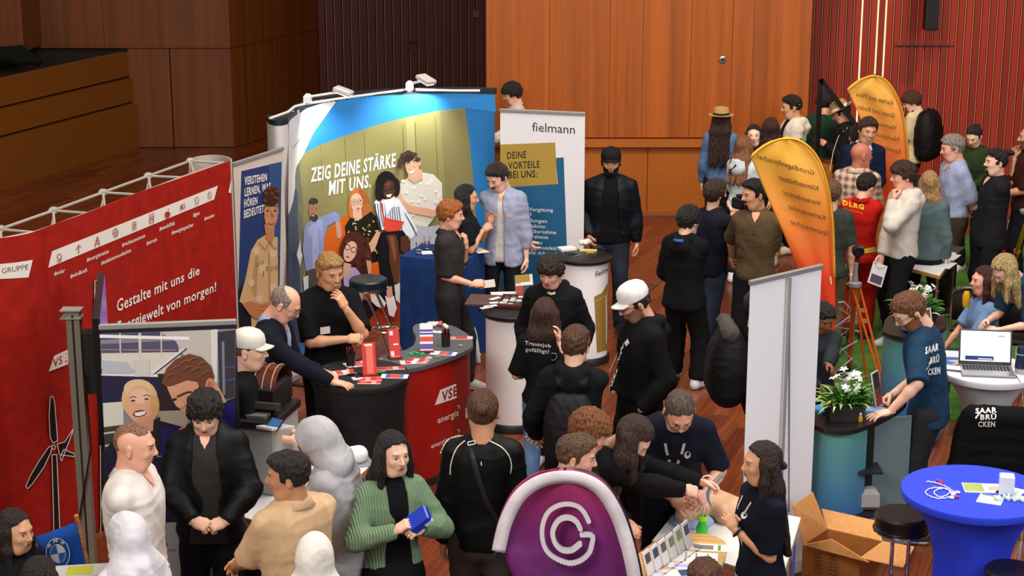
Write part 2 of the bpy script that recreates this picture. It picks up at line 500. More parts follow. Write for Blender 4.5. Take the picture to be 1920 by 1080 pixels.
            fl = ~s0[E]; q[fl] = q[fl][:, ::-1]; quads.append(q)
        Q = np.concatenate(quads)
        return P, Q
def smooth_mesh(P, Q, it=2, lam=0.5):
    E = np.concatenate([Q[:, [0, 1]], Q[:, [1, 2]], Q[:, [2, 3]], Q[:, [3, 0]]])
    n = len(P); deg = np.bincount(E[:, 0], minlength=n) + np.bincount(E[:, 1], minlength=n)
    for _ in range(it):
        acc = np.zeros_like(P)
        for k in range(3):
            acc[:, k] = np.bincount(E[:, 0], P[E[:, 1], k], n) + np.bincount(E[:, 1], P[E[:, 0], k], n)
        P = P + lam * (acc / np.maximum(deg, 1)[:, None] - P)
    return P
def normals(P, Q):
    fn = np.cross(P[Q[:, 2]] - P[Q[:, 0]], P[Q[:, 3]] - P[Q[:, 1]]); N = np.zeros_like(P)
    for j in range(4):
        for k in range(3): N[:, k] += np.bincount(Q[:, j], fn[:, k], len(P))
    return N / np.maximum(np.linalg.norm(N, axis=1), 1e-9)[:, None]
def vnoise(P, seed=0):
    P = P + seed * 17.31; i = np.floor(P).astype(np.int64); f = P - i; f = f * f * (3 - 2 * f)
    def h(a, b, c):
        n = (a * 73856093) ^ (b * 19349663) ^ (c * 83492791); n = (n ^ (n >> 13)) * 1274126177
        return ((n ^ (n >> 16)) & 0xffff) / 65535.0
    o = 0
    for dx in (0, 1):
        for dy in (0, 1):
            for dz in (0, 1):
                wx = f[:, 0] if dx else 1 - f[:, 0]; wy = f[:, 1] if dy else 1 - f[:, 1]; wz = f[:, 2] if dz else 1 - f[:, 2]
                o = o + wx * wy * wz * h(i[:, 0] + dx, i[:, 1] + dy, i[:, 2] + dz)
    return o
def folds(P, Q, amp, seed, freq=9.0, sag=0.45):
    """soft creases: ridged noise, stretched along slanted directions"""
    if amp <= 0: return P
    N = normals(P, Q); a = seed * 1.7
    W = P + 0.05 * np.stack([vnoise(P * 6, seed), vnoise(P * 6, seed + 3), vnoise(P * 6, seed + 5)], 1)
    u = W @ np.array((math.cos(a), math.sin(a), sag)); v = W @ np.array((-math.sin(a), math.cos(a), -sag))
    n1 = 1 - np.abs(2 * vnoise(np.stack([u * freq * 1.5, v * freq * .30, W[:, 2] * freq * .5], 1), seed) - 1)
    n2 = 1 - np.abs(2 * vnoise(np.stack([u * freq * .35, v * freq * 1.2, W[:, 2] * freq * 1.5], 1), seed + 9) - 1)
    mask = vnoise(W * 4.5, seed + 4)
    return P + N * (amp * .62 * (n1 ** 3 * .8 * mask * 1.5 + n2 ** 4 * .9 * (1.2 - mask) - .30))[:, None]
def qobj(name, P, Q, m, parent, fm=None, smooth=True):
    me = bpy.data.meshes.new(name)
    me.vertices.add(len(P)); me.vertices.foreach_set('co', np.asarray(P, np.float32).ravel())
    me.loops.add(len(Q) * 4); me.loops.foreach_set('vertex_index', np.asarray(Q, np.int32).ravel())
    me.polygons.add(len(Q)); me.polygons.foreach_set('loop_start', np.arange(0, len(Q) * 4, 4, dtype=np.int32))
    me.polygons.foreach_set('loop_total', np.full(len(Q), 4, np.int32))
    for q in (m if isinstance(m, (list, tuple)) else [m]): me.materials.append(q)
    if fm is not None: me.polygons.foreach_set('material_index', np.asarray(fm, np.int32))
    me.polygons.foreach_set('use_smooth', np.full(len(Q), smooth))
    me.update(calc_edges=True); me.validate()
    o = bpy.data.objects.new(name, me); COL.objects.link(o)
    if parent is not None: o.parent = parent
    return o
def bvh_of(P, Q): return BVHTree.FromPolygons([tuple(p) for p in P], [tuple(map(int, q)) for q in Q])
def keep_faces(P, Q, mask):
    Q = Q[mask]; u, inv = np.unique(Q, return_inverse=True); return P[u], inv.reshape(Q.shape)

# ------------------------------------------------------------------ head, hand and shoe shapes (made once, placed many times)
def make_head(h, fem):
    F = Field((-.1, -.14, -.14), (.1, .12, .13), h)
    w = .070 if fem else .073
    F.ell((0, .012, .028), (w + .003, .094, .088), .01)                # cranium
    F.ell((0, -.032, -.022), (w * .86, .060, .078), .03)               # face
    F.cap((-.022, -.042, -.088), (.022, -.042, -.088), .026 if fem else .030, .026 if fem else .030, .03)   # jaw and chin
    F.cap((-.044, .0, -.055), (-.030, -.035, -.083), .020, .022, .03); F.cap((.044, .0, -.055), (.030, -.035, -.083), .020, .022, .03)
    F.ell((-.036, -.066, -.018), (.020, .016, .018), .014); F.ell((.036, -.066, -.018), (.020, .016, .018), .014)    # cheeks
    F.cap((-.03, -.078, .030), (.03, -.078, .030), .010, .010, .016)   # brow
    for x in (-.031, .031):
        F.ell((x, -.098, .008), (.017, .018, .0105), .010, '-')        # sockets
        F.ell((x, -.070, .008), (.0135, .0135, .0125), .003)
    F.cap((0, -.086, .018), (0, -.106, -.020), .0075, .0105, .010)     # nose
    F.ell((-.010, -.094, -.024), (.0075, .010, .007), .006); F.ell((.010, -.094, -.024), (.0075, .010, .007), .006)
    F.cap((-.012, -.086, -.047), (.012, -.086, -.047), .0075, .0075, .008)
    F.cap((-.010, -.084, -.057), (.010, -.084, -.057), .0085, .0085, .006)
    F.ell((0, -.094, -.0515), (.024, .006, .0018), .003, '-')          # mouth line
    for sx in (-1, 1):
        M = Matrix.Rotation(sx * R(22), 3, 'Z')
        F.ell((sx * (w + .007), .012, -.006), (.0085, .019, .032), .006, M=M)
        F.ell((sx * (w + .0165), .007, -.004), (.006, .010, .018), .005, '-', M=M)
    F.cap((0, .022, -.06), (0, .035, -.19), .050 if fem else .056, .050 if fem else .058, .03)   # neck
    F.plane((0, 0, -.155), (0, 0, -1))
    P, Q = F.mesh(); P = smooth_mesh(P, Q, 1, .4)
    return P, Q
HEADS = {(f, l): make_head(.0056 if l == 0 else .0088, f) for f in (0, 1) for l in (0, 1)}
HB = {f: bvh_of(*HEADS[(f, 0)]) for f in (0, 1)}
def on_face(f, x, z, off=.001):
    hit = HB[f].ray_cast(Vector((x, -.3, z)), Vector((0, 1, 0)))
    return (x, hit[0].y - off, z) if hit[0] is not None else (x, -.08, z)
def face_patch(f, outline, n=4, off=.001):
    """fan patch of an outline (x,z) laid on the face"""
    cx = sum(p[0] for p in outline) / len(outline); cz = sum(p[1] for p in outline) / len(outline)
    vs = []; fs = []; m = len(outline)
    for k in range(n + 1):
        u = k / n
        for p in outline: vs.append(on_face(f, cx + (p[0] - cx) * u, cz + (p[1] - cz) * u, off * (1.3 - .3 * u)))
    for k in range(n):
        for i in range(m): fs.append((k * m + i, k * m + (i + 1) % m, (k + 1) * m + (i + 1) % m, (k + 1) * m + i))
    return vs, fs
def make_features(f, smile):
    """eyes, brows, lips as thin shapes on the face: list of (verts, quads, material slot) 1 lip 2 white 3 iris 4 lash/brow 5 teeth"""
    out = []
    for sx in (-1, 1):
        al = [(sx * .031 + .0145 * math.cos(a), .008 + (.0052 if math.sin(a) > 0 else .0038) * math.sin(a)) for a in [2 * math.pi * k / 12 for k in range(12)]]
        out.append(face_patch(f, al, 3, .0012) + (2,))
        ir = [(sx * .031 + .0055 * math.cos(a), .0078 + .0050 * math.sin(a)) for a in [2 * math.pi * k / 10 for k in range(10)]]
        out.append(face_patch(f, ir, 2, .0022) + (3,))
        def strip(pts, wd, off=.002):
            q = []
            for i, (x, z) in enumerate(pts):
                ww = wd * (1 - .5 * abs(i / (len(pts) - 1) * 2 - 1)) / 2
                q.append((x, z + ww)); q.append((x, z - ww))
            vs = [on_face(f, x, z, off) for x, z in q]
            return vs, [(2 * i, 2 * i + 1, 2 * i + 3, 2 * i + 2) for i in range(len(pts) - 1)]
        out.append(strip([(sx * .031 + .016 * (k / 6 * 2 - 1), .0085 + .0052 * math.cos((k / 6 * 2 - 1) * 1.4)) for k in range(7)], .0028, .0026) + (4,))
        out.append(strip([(sx * (.0165 + .031 * k / 6), .0262 + .0034 * math.sin(math.pi * (.28 + .60 * k / 6))) for k in range(7)], .0058 if not f else .0040, .0018) + (4,))
    ww = .027 if smile else .022; cz = -.0515; sm = .006 if smile else 0
    up = [(-ww, cz + sm), (-ww * .5, cz + .0055 + sm * .3), (-.004, cz + .0070), (0, cz + .0058), (.004, cz + .0070), (ww * .5, cz + .0055 + sm * .3), (ww, cz + sm)]
    lo = [(ww * .55, cz - .0080 + sm * .2), (0, cz - .0105), (-ww * .55, cz - .0080 + sm * .2)]
    out.append(face_patch(f, up + lo, 3, .0012) + (1,))
    if smile:
        te = [(-ww * .75, cz + sm * .6 + .001), (0, cz + .002), (ww * .75, cz + sm * .6 + .001), (ww * .45, cz - .004), (0, cz - .005), (-ww * .45, cz - .004)]
        out.append(face_patch(f, te, 2, .0022) + (5,))
    else:
        q = [(-ww * .95, cz + sm), (-ww * .4, cz + .0004), (ww * .4, cz + .0004), (ww * .95, cz + sm), (ww * .4, cz - .0014), (-ww * .4, cz - .0014)]
        out.append(face_patch(f, q, 1, .0024) + (4,))
    return out
FEAT = {(f, s): make_features(f, s) for f in (0, 1) for s in (0, 1)}
def make_hand(curl, spread, h):
    """right hand, wrist at the origin, fingers along -z, palm towards -y, thumb towards -x"""
    F = Field((-.10, -.10, -.21), (.06, .05, .03), h)
    F.cap((0, 0, .02), (0, 0, -.02), .026, .027, .01, sc=(1, 1.35, 1))
    F.cap((-.022, 0, -.035), (-.024, .0, -.082), .019, .016, .018, sc=(1, 1.25, 1)); F.cap((.020, 0, -.035), (.024, .0, -.078), .018, .015, .018, sc=(1, 1.25, 1))
    F.cap((0, 0, -.03), (0, .0, -.084), .021, .017, .018, sc=(1, 1.25, 1))
    for i, (x, ln) in enumerate(((-.031, .072), (-.0105, .080), (.0105, .075), (.031, .058))):
        a = 0; p = np.array((x, 0, -.082)); sx = spread * (i - 1.5) * .09
        for j, (fr, r0, r1) in enumerate(((.45, .0092, .0085), (.30, .0085, .0078), (.25, .0078, .0066))):
            a += R(curl * (.75, 1.0, .7)[j] + i * 3)
            q = p + ln * fr * np.array((sx, -math.sin(a), -math.cos(a))); F.cap(p, q, r0, r1, .0035); p = q
    p = np.array((-.030, -.004, -.028)); a = R(42 - curl * .25)
    for j, (ln, r0, r1) in enumerate(((.042, .015, .0115), (.030, .0112, .010), (.024, .0100, .0078))):
        q = p + ln * np.array((-math.sin(a), -.35 - curl / 160, -math.cos(a))) / math.hypot(1, .35 + curl / 160); F.cap(p, q, r0, r1, .008); p = q; a -= R(14 + curl * .22)
    P, Q = F.mesh(); return smooth_mesh(P, Q, 1, .3), Q
HANDS = {(c, l): make_hand(c, 1.0 if c < 40 else .3, .0045 if l == 0 else .0072) for c in (8, 28, 62) for l in (0, 1)}
def make_shoe(h=.012):
    F = Field((-.07, -.22, -.01), (.07, .12, .16), h)
    F.cap((0, .045, .045), (0, -.10, .038), .042, .040, .03); F.cap((0, -.10, .034), (.004, -.15, .03), .044, .034, .02)
    F.cap((0, .04, .05), (0, .03, .11), .042, .046, .03); F.cap((0, -.03, .07), (0, -.08, .055), .036, .032, .03)
    F.plane((0, 0, .0), (0, 0, -1)); F.plane((0, 0, .125), (0, 0, 1))
    P, Q = F.mesh(); P = smooth_mesh(P, Q, 2); P[:, 2] = np.maximum(P[:, 2], 0)
    fz = P[Q].mean(1)[:, 2]
    return P, Q, (fz < .028).astype(int)
SHOE = make_shoe()
# ------------------------------------------------------------------ people
SKINS = {'fair': 'eebfa4', 'pink': 'eab096', 'tan': 'd8a27e', 'olive': 'c48c66', 'brown': '8a583a', 'dark': '5e3a28', 'red': 'c47860'}
def ik(S, T, a, b, pole):
    S, T = Vector(S), Vector(T); d = T - S; L = d.length
    if L > (a + b) * .995: T = S + d * ((a + b) * .995 / L); d = T - S; L = d.length
    if L < .12: L = .12
    x = (a * a - b * b + L * L) / (2 * L); hgt = math.sqrt(max(a * a - x * x, 1e-6)); u = d.normalized()
    pv = Vector(pole); pv = pv - u * pv.dot(u)
    if pv.length < 1e-4: pv = Vector((0, 1, 0)) - u * u.y
    return S + u * x + pv.normalized() * hgt, T
PEOPLE = {}
class BodySurf:
    def __init__(s, root, P, Q): s.b = bvh_of(P, Q); s.M = root.matrix_basis.copy(); s.Mi = s.M.inverted(); s.last = 12.0
    def hit(s, px, py, off=0.0):
        o = s.Mi @ Vector(CAM); d = (s.Mi.to_3x3() @ Vector(ray(px, py))).normalized()
        h = s.b.ray_cast(o, d)
        if h[0] is None: p = o + d * s.last
        else: s.last = h[3]; p = h[0] - d * (off * 2 + .003)
        return tuple(s.M @ p)
def person(key, label, px, py, H=1.75, yaw=0, fem=0, skin='fair', build=1.0, lean=0, side=0, twist=0, head=(0, 0, 0), la='down', ra='down',
           feet=None, sit=None, top=None, bot=None, shoe='e8e6e2', hair=None, hat=None, glasses=None, beard=None, smile=0, eye='3a2a20', brow='2a1c14',
           hs=1.07, far=None, wear=None, base=None, group=None, up=0.0):
    s = H / 1.75; build *= .93
    yaw = R(yaw)
    # spine
    zp = .93; dz = (sit - .93) if sit else 0.0
    ts = np.linspace(0, .75, 76); ph = R(lean) * np.clip(ts / .22, 0, 1) ** 1.0
    cy_ = np.concatenate([[0], np.cumsum(-np.sin(ph[:-1]) * .01)]); cz_ = np.concatenate([[0], np.cumsum(np.cos(ph[:-1]) * .01)])
    def bend(x, y, z):
        t = z - zp
        if t <= 0: return Vector((x * s, y * s, (z + dz) * s))
        i = min(int(t / .01), 75); p = ph[i]; yy = cy_[i]; zz = cz_[i]
        a = R(twist) * min(1, t / .3); x2 = x * math.cos(a) - y * math.sin(a); y2 = x * math.sin(a) + y * math.cos(a)
        return Vector(((x2 + math.sin(R(side)) * t) * s, (yy + y2 * math.cos(p)) * s, (zp + dz + zz + y2 * math.sin(p)) * s))
    Rh = (Matrix.Rotation(R(head[0]), 3, 'Z') @ Matrix.Rotation(R(head[2]), 3, 'Y') @ Matrix.Rotation(R(head[1]), 3, 'X'))
    piv = bend(0, .030, 1.500); q = s * hs if s > .93 else .95 * hs * (s / .93) ** .6
    def hd(p): return piv + Rh @ ((Vector(p) - Vector((0, .03, -.12))) * q)
    tp = hd((0, .0, .12 if hair or hat else .116))
    if base is not None: gx, gy = base
    else:
        W = at(px, py, tp.z + up); o = Matrix.Rotation(yaw, 3, 'Z') @ Vector((tp.x, tp.y, 0)); gx, gy = W[0] - o.x, W[1] - o.y
    dist = math.hypot(gx, gy)
    if far is None: far = dist > 13.5
    lod = 1 if far else 0
    root = thing('person', label, 'person', (gx, gy, up), yaw, group)
    Mi = root.matrix_basis.inverted()
    off = .013 + .03 * (top or {}).get('loose', .3)
    # arms
    arms = {}
    for nm, sg, spec in (('l', 1, la), ('r', -1, ra)):
        bw = build * (.92 if fem else 1.0)
        S = bend(sg * .163 * bw, .006, 1.392); o = {}
        if isinstance(spec, tuple) and spec and isinstance(spec[-1], dict): o = spec[-1]; spec = spec[:-1]
        if isinstance(spec, str) or (len(spec) == 1): 
            k = spec if isinstance(spec, str) else spec[0]
            spec = {'down': (.27, -.03, .84), 'pocket': (.20, -.09, .93), 'front': (.06, -.27, 1.05), 'phone': (.07, -.30, 1.16), 'chin': (.03, -.13, 1.42),
                    'fold': (-.10, -.20, 1.16), 'back': (.06, .16, .93), 'hip': (.20, -.05, .99), 'table': (.12, -.42, 1.08), 'knee': (.14, -.36, .95)}[k]
            if k == 'down': o.setdefault('curl', 28)
            if k == 'phone': o.setdefault('curl', 62)
            T = bend(sg * spec[0], spec[1], spec[2]) if k != 'down' else Vector((S.x + sg * .07 * s, S.y - .03 * s, S.z - .54 * s))
        elif spec[0] == 'px': T = Mi @ Vector(at(spec[1], spec[2], spec[3]))
        elif spec[0] == 'pd':
            d_ = ray(spec[1], spec[2]); T = Mi @ Vector(CAM + d_ * ((dist - spec[3]) / math.hypot(d_[0], d_[1])))
        elif spec[0] == 'w': T = Mi @ Vector(spec[1:4])
        else: T = Vector((spec[0] * s, spec[1] * s, (spec[2] + dz) * s))
        pole = o.get('pole', (sg * .5, .5, -.8))
        E, T = ik(S, T, .285 * s, .255 * s, pole)
        arms[nm] = (sg, S, E, T, o)
    # legs
    ft = feet or ((.10, -.01), (-.10, .02)); legs = []
    for sg, f in ((1, ft[0]), (-1, ft[1])):
        Hp = Vector((sg * .088 * s, 0, (.90 + dz) * s)); A = Vector((f[0] * s, f[1] * s, .085 * s + (f[2] if len(f) > 2 else 0)))
        K, A = ik(Hp, A, .42 * s, .415 * s, (sg * .12, -1, .25)); legs.append((sg, Hp, K, A))
    prof = [(.86, .158, .100, 0), (.94, .160, .104, 0), (1.02, .147, .098, 0), (1.10, .141, .095, 0), (1.18, .150, .101, 0), (1.26, .162, .108, 0), (1.33, .167, .106, .004), (1.39, .150, .088, .010), (1.43, .112, .068, .014)] if not fem else \
           [(.84, .165, .100, 0), (.92, .168, .106, 0), (1.00, .146, .096, 0), (1.08, .124, .086, 0), (1.16, .128, .090, 0), (1.24, .142, .108, -.012), (1.30, .146, .112, -.012), (1.37, .132, .086, .006), (1.42, .100, .062, .014)]
    prof = [(z, a * build, b * (.45 + .55 * build), c) for z, a, b, c in prof]
    allp = [bend(x * .24, y * .2, z) for x in (-1, 1) for y in (-1, 1) for z in (.7, 1.1, 1.5)] + [p for a in arms.values() for p in a[1:4]]
    lo = np.min([tuple(p) for p in allp], 0) - .12; hi = np.max([tuple(p) for p in allp], 0) + .12
    def torso(F, off, z0, z1=9, k=.04, cut=None, sq=None):
        for z, a, b, c in prof:
            if z < z0 - .06 or z > z1: continue
            o2 = off * (1 if z < 1.38 else .55)
            p0 = bend(-(a + o2 - (b + o2)) if a > b else 0, c, z); p1 = bend((a - b) if a > b else 0, c, z)
            F.cap(p0, p1, (b + o2) * s, (b + o2) * s, k * s, cut=cut)
    def arm(F, a, o0, o1, frac=1.0, flare=0.0, thin=1.0, hang=0.0):
        sg, S, E, T, o = a
        if frac < .62:
            f = frac / .55; C = S + (E - S) * f; d = (E - S).normalized()
            F.cap(S, C + d * .03, (.050 + o0) * s * thin, (.054 + o1 + flare) * s * thin, .04 * s, cut=(tuple(C), tuple(d)))
        else:
            F.cap(S, E, (.050 + o0) * s * thin, (.043 + o1) * s * thin, .04 * s)
            f = min(1.0, (frac - .5) / .5); C = E + (T - E) * f; d = (T - E).normalized()
            mid = E + (T - E) * .3 * f
            F.cap(E, mid, (.045 + o1) * s * thin, (.046 + o1) * s * thin, .02 * s)
            F.cap(mid, C + d * .02, (.045 + o1) * s * thin, (.031 + o1 * .8 + flare) * s * thin, .02 * s, cut=(tuple(C), tuple(d)))
    # body: trunk, neck, arms, then head and hands in the same mesh
    h = .021 if far else .0165
    F = Field(lo, hi, h)
    torso(F, -.014, 1.0)
    F.cap(bend(0, .02, 1.42), bend(0, .028, 1.50), .058 * s, .050 * s, .03)
    for a in arms.values(): 
        sg, S, E, T, o = a; w = (.88 if fem else 1.0) * (.5 + .5 * build) * s
        F.cap(S, E, .047 * w, .039 * w, .03 * s); m = E + (T - E) * .28; F.cap(E, m, .038 * w, .041 * w, .015 * s); F.cap(m, T, .040 * w, .0255 * w, .015 * s)
    P, Q = F.mesh(); Ps = [P]; Qs = [Q]; Ms = [np.zeros(len(Q), int)]; n = len(P)
    def addm(P2, Q2, m):
        nonlocal n
        Ps.append(P2); Qs.append(Q2 + n); Ms.append(m if hasattr(m, '__len__') else np.full(len(Q2), m)); n += len(P2)
    HM = np.array(Rh); pv = np.array(piv)
    def headspace(P2): return pv + ((np.asarray(P2, float) - np.array((0, .03, -.12))) * q) @ HM.T
    HP, HQ = HEADS[(1 if fem else 0, lod)]; fm = np.zeros(len(HQ), int)
    if beard:
        cc = HP[HQ].mean(1); lim = {'stubble': -.035, 'full': -.042, 'chin': -.064}.get(beard[0], -.03)
        z_ = cc[:, 2] - .028 * (np.abs(cc[:, 0]) / .07) ** 2 * (beard[0] != 'chin'); mouth = (np.abs(cc[:, 0]) < .021) & (cc[:, 2] > -.066) & (cc[:, 2] < -.043)
        fm[(z_ < lim) & (cc[:, 2] > -.125) & (cc[:, 1] < .012) & ~mouth & ((cc[:, 2] > -.1) | (cc[:, 1] < -.03)) & ((beard[0] != 'chin') | ((np.abs(cc[:, 0]) < .026) & (cc[:, 1] < -.055)))] = 6
        if beard[0] in ('mustache', 'chin') : 
            if beard[0] == 'mustache': fm[:] = 0
            fm[(cc[:, 2] > -.046) & (cc[:, 2] < -.034) & (np.abs(cc[:, 0]) < .026) & (cc[:, 1] < -.06)] = 6
    addm(headspace(HP), HQ, fm)
    facing = math.cos(yaw + R(head[0]))
    if facing > -.35:
        for vs, fs, sl in FEAT[(1 if fem else 0, smile)]:
            f4 = np.array([(t + (t[-1],)) if len(t) == 3 else t for t in fs]); addm(headspace(vs), f4, sl)
    for a in arms.values():
        sg, S, E, T, o = a; d = (T - E).normalized()
        if o.get('hide'): continue
        if 'dir' in o: d = Vector(o['dir']).normalized()
        pl = Vector(o['palm']) if 'palm' in o else (Vector((-sg, -.1, 0)) if d.z < -.75 else Vector((-sg * .75, .25, -.65)))
        pl = (pl - d * pl.dot(d)).normalized(); zz = -d; yy = -pl; xx = yy.cross(zz)
        HP2, HQ2 = HANDS[(o.get('curl', 28), lod)]; M = np.array(Matrix((xx, yy, zz)).transposed())
        hp = HP2.copy(); hq = HQ2
        if sg > 0: hp[:, 0] *= -1; hq = hq[:, ::-1]
        k = s * (.92 if fem else 1.0) * .97
        addm(np.array(T) + (hp * k) @ M.T, hq, 0); o['hand'] = T + d * .09 * s; o['hmat'] = (xx, yy, zz)
    skm = mat(SKINS.get(skin, skin), 0.5, 'skin'); sc_ = srgb(SKINS.get(skin, skin))
    lip = mat([.72, .36, .33] if skin in ('fair', 'pink', 'red') else [.55, .28, .24] if skin != 'dark' else [.33, .16, .15], 0.4)
    bodym = [skm, lip, mat('e6e0da', .3), mat(eye, .2), mat(brow, .8), mat('f0ece4', .3), mat((beard or ('', '2a1c14'))[1], .85, 'cloth')]
    P = np.concatenate(Ps); Q = np.concatenate(Qs); qobj('body', P, Q, bodym, root, np.concatenate(Ms))
    # trousers or skirt
    bt = bot or {}; bo = .008 + .030 * bt.get('loose', .4); bm = mat(bt.get('color', '17171a'), .85, bt.get('kind', 'cloth'))
    lp = np.array([tuple(v) for L_ in legs for v in L_[1:]]); l2 = lp.min(0) - .16; h2 = lp.max(0) + .16; l2[2] = max(l2[2], .03)
    hv = .026 if far else .021
    F = Field(l2, h2, hv)
    pc = bend(0, 0, 1.0)
    for z, a, b, c in prof:
        if z < 1.0: F.cap(bend(-(a - b), 0, z), bend(a - b, 0, z), (b + .010) * s, (b + .010) * s, .04 * s)
    if bt.get('skirt'):
        zl = bt['skirt']
        F.cap(bend(-.05, 0, .9), bend(.05, 0, .9), .11 * s, .11 * s, .05); F.cap((-.05 * s, 0, zl * s + .1), (0, 0, .85 * s), .15 * s, .12 * s, .1); F.cap((.05 * s, 0, zl * s + .1), (0, 0, .85 * s), .15 * s, .12 * s, .1, )
        F.plane((0, 0, zl * s), (0, 0, -1))
        for sg, Hp, K, A in legs: pass
    else:
        for sg, Hp, K, A in legs:
            d = (A - K).normalized(); w = .5 + .5 * build
            F.cap(Hp, K, (.082 * w + bo) * s, (.055 * w + bo) * s, .03 * s)
            F.cap(K, A + d * .04, (.055 * w + bo) * s, (.040 * w + bo * 1.15 + bt.get('flare', 0)) * s, .02 * s, cut=(tuple(A + d * .005), tuple(d)))
    P, Q = F.mesh(); P = smooth_mesh(P, Q, 2); P = folds(P, Q, .010 + .008 * bt.get('loose', .4), len(PEOPLE) + 2, 7.0)
    tr = qobj('skirt' if bt.get('skirt') else 'trousers', P, Q, bm, root)
    trs = (P, Q)
    if bt.get('skirt'):
        for sg, Hp, K, A in legs:
            mb = MB().tube([K + Vector((0, 0, .1)), K, (K + A) / 2 + Vector((0, .01, 0)), A], [.055 * s, .05 * s, .05 * s, .034 * s], 10); mb.build('leg', bm if bt.get('tights') else skm, root)
    if shoe:
        for sg, Hp, K, A in legs:
            SP, SQ, sm = SHOE; toe = R(sg * 12 + (bt.get('toe', 0))); c_, s_ = math.cos(toe), math.sin(toe)
            v = SP * s; v = np.stack([v[:, 0] * c_ - v[:, 1] * s_, v[:, 0] * s_ + v[:, 1] * c_, v[:, 2]], 1) + np.array((A.x, A.y, A.z - .085 * s))
            qobj('shoe', v, SQ, [mat(shoe, .6), mat('eae6df', .6)], root, sm)
    # upper garment
    tp_ = dict(kind='cloth', color='202124', sleeve=1.0, loose=.3, hem=.90, folds=.010); tp_.update(top or {})
    out = {}
    def upper(name, t, extra=None, openw=None):
        of = .007 + .027 * t['loose']; hh = .0165 if far else .0125
        lo2 = lo.copy(); lo2[2] = min(lo2[2], (t['hem'] + dz) * s - .05)
        F = Field(lo2 - .03, hi + .05, hh)
        cut = ((0, 0, (t['hem'] + dz) * s), (0, 0, -1))
        torso(F, of, t['hem'], 9, .05, cut)
        if t.get('hem', .9) < .86: F.cap(bend(-.06, 0, .84), bend(.06, 0, .84), (.11 + of) * s, (.11 + of) * s, .04, cut=cut); F.cap(bend(-.06, 0, .76), bend(.06, 0, .76), (.112 + of) * s, (.112 + of) * s, .04, cut=cut)
        if t['sleeve'] > 0:
            for a in arms.values(): arm(F, a, of * .75 + .004, of * .85, t['sleeve'], t.get('flare', .004 if t['sleeve'] < .62 else 0))
        ngo = of * .35
        for a in arms.values(): F.cap(bend(a[0] * .035, .022, 1.436), a[1] + Vector((0, 0, .010 * s)), (.036 + ngo * .6) * s, (.040 + ngo) * s, .045 * s)
        F.cap(bend(-.03, .018, 1.428), bend(.03, .018, 1.428), (.050 + ngo) * s, (.050 + ngo) * s, .03 * s)
        if t.get('neck', 1 if t.get('hood') or t.get('neckband') else 0): F.cap(bend(0, .022, 1.44), bend(0, .022, 1.472), (.062 + ngo * .5) * s, (.057 + ngo * .5) * s, .018 * s)
        if t.get('hood'):
            for sg in (-1, 1):
                pts = [bend(sg * .025, -.062, 1.43), bend(sg * .062, -.035, 1.462), bend(sg * .080, .025, 1.485), bend(sg * .070, .085, 1.475), bend(0, .125, 1.455)]
                for i in range(4): F.cap(pts[i], pts[i + 1], (.018, .025, .033, .042)[i] * s, (.025, .033, .042, .050)[i] * s, .014 * s)
            F.cap(bend(-.05, .135, 1.41), bend(.05, .135, 1.41), .055 * s, .055 * s, .025 * s); F.cap(bend(-.02, .135, 1.35), bend(.02, .135, 1.35), .042 * s, .042 * s, .04 * s)
        if extra: extra(F)
        P, Q = F.mesh(); P = smooth_mesh(P, Q, 2)
        P = folds(P, Q, t['folds'] * (1 + .8 * t['loose']), len(PEOPLE) + 5, t.get('ffreq', 9.0))
        if openw:
            C = P[Q].mean(1); # undo the bend roughly: compare with the spine at the same height
            ax = [bend(0, 0, z) for z in np.arange(.7, 1.52, .02)]; axz = np.array([tuple(v) for v in ax])
            dd = ((C[:, None, 1:] - axz[None, :, 1:]) ** 2).sum(2); j = dd.argmin(1); xx = C[:, 0] - axz[j, 0]; front = C[:, 1] - axz[j, 1]
            a = R(twist); zz = np.arange(.7, 1.52, .02)[j]; fr = np.sin(R(lean)) * 0
            wz = openw(zz) * s
            pa = arms
            m = (np.abs(xx) < wz) & (front < -.02 * s)
            for ar in pa.values():
                for A0, B0 in ((ar[1], ar[2]), (ar[2], ar[3])):
                    a0 = np.array(A0); e = np.array(B0) - a0; tt = np.clip(((C - a0) @ e) / (e @ e), 0, 1)
                    dm = np.linalg.norm(C - a0 - tt[:, None] * e, axis=1); m &= ~((dm < .125 * s) & (tt > .30 if B0 is ar[2] else tt > -1))
            P, Q = keep_faces(P, Q, ~m)
            E = np.sort(np.concatenate([Q[:, [0, 1]], Q[:, [1, 2]], Q[:, [2, 3]], Q[:, [3, 0]]]), 1); key_ = E[:, 0].astype(np.int64) * len(P) + E[:, 1]
            u_, ct_ = np.unique(key_, return_counts=True); be = u_[ct_ == 1]; e0, e1 = be // len(P), be % len(P)
            for _ in range(10):
                acc = np.zeros_like(P); cn = np.bincount(e0, minlength=len(P)) + np.bincount(e1, minlength=len(P))
                for k_ in range(3): acc[:, k_] = np.bincount(e0, P[e1, k_], len(P)) + np.bincount(e1, P[e0, k_], len(P))
                bm_ = cn > 0; P[bm_] = P[bm_] * .4 + .6 * acc[bm_] / cn[bm_][:, None]
        o = qobj(name, P, Q, mat(t['color'], t.get('rough', .85), t['kind'], color2=t.get('color2')), root)
        if openw:
            sd = o.modifiers.new('thickness', 'SOLIDIFY'); sd.thickness = .008; sd.offset = -1
        if t.get('label'): o['label'] = t['label']
        return P, Q
    nm = tp_.get('name', 'shirt')
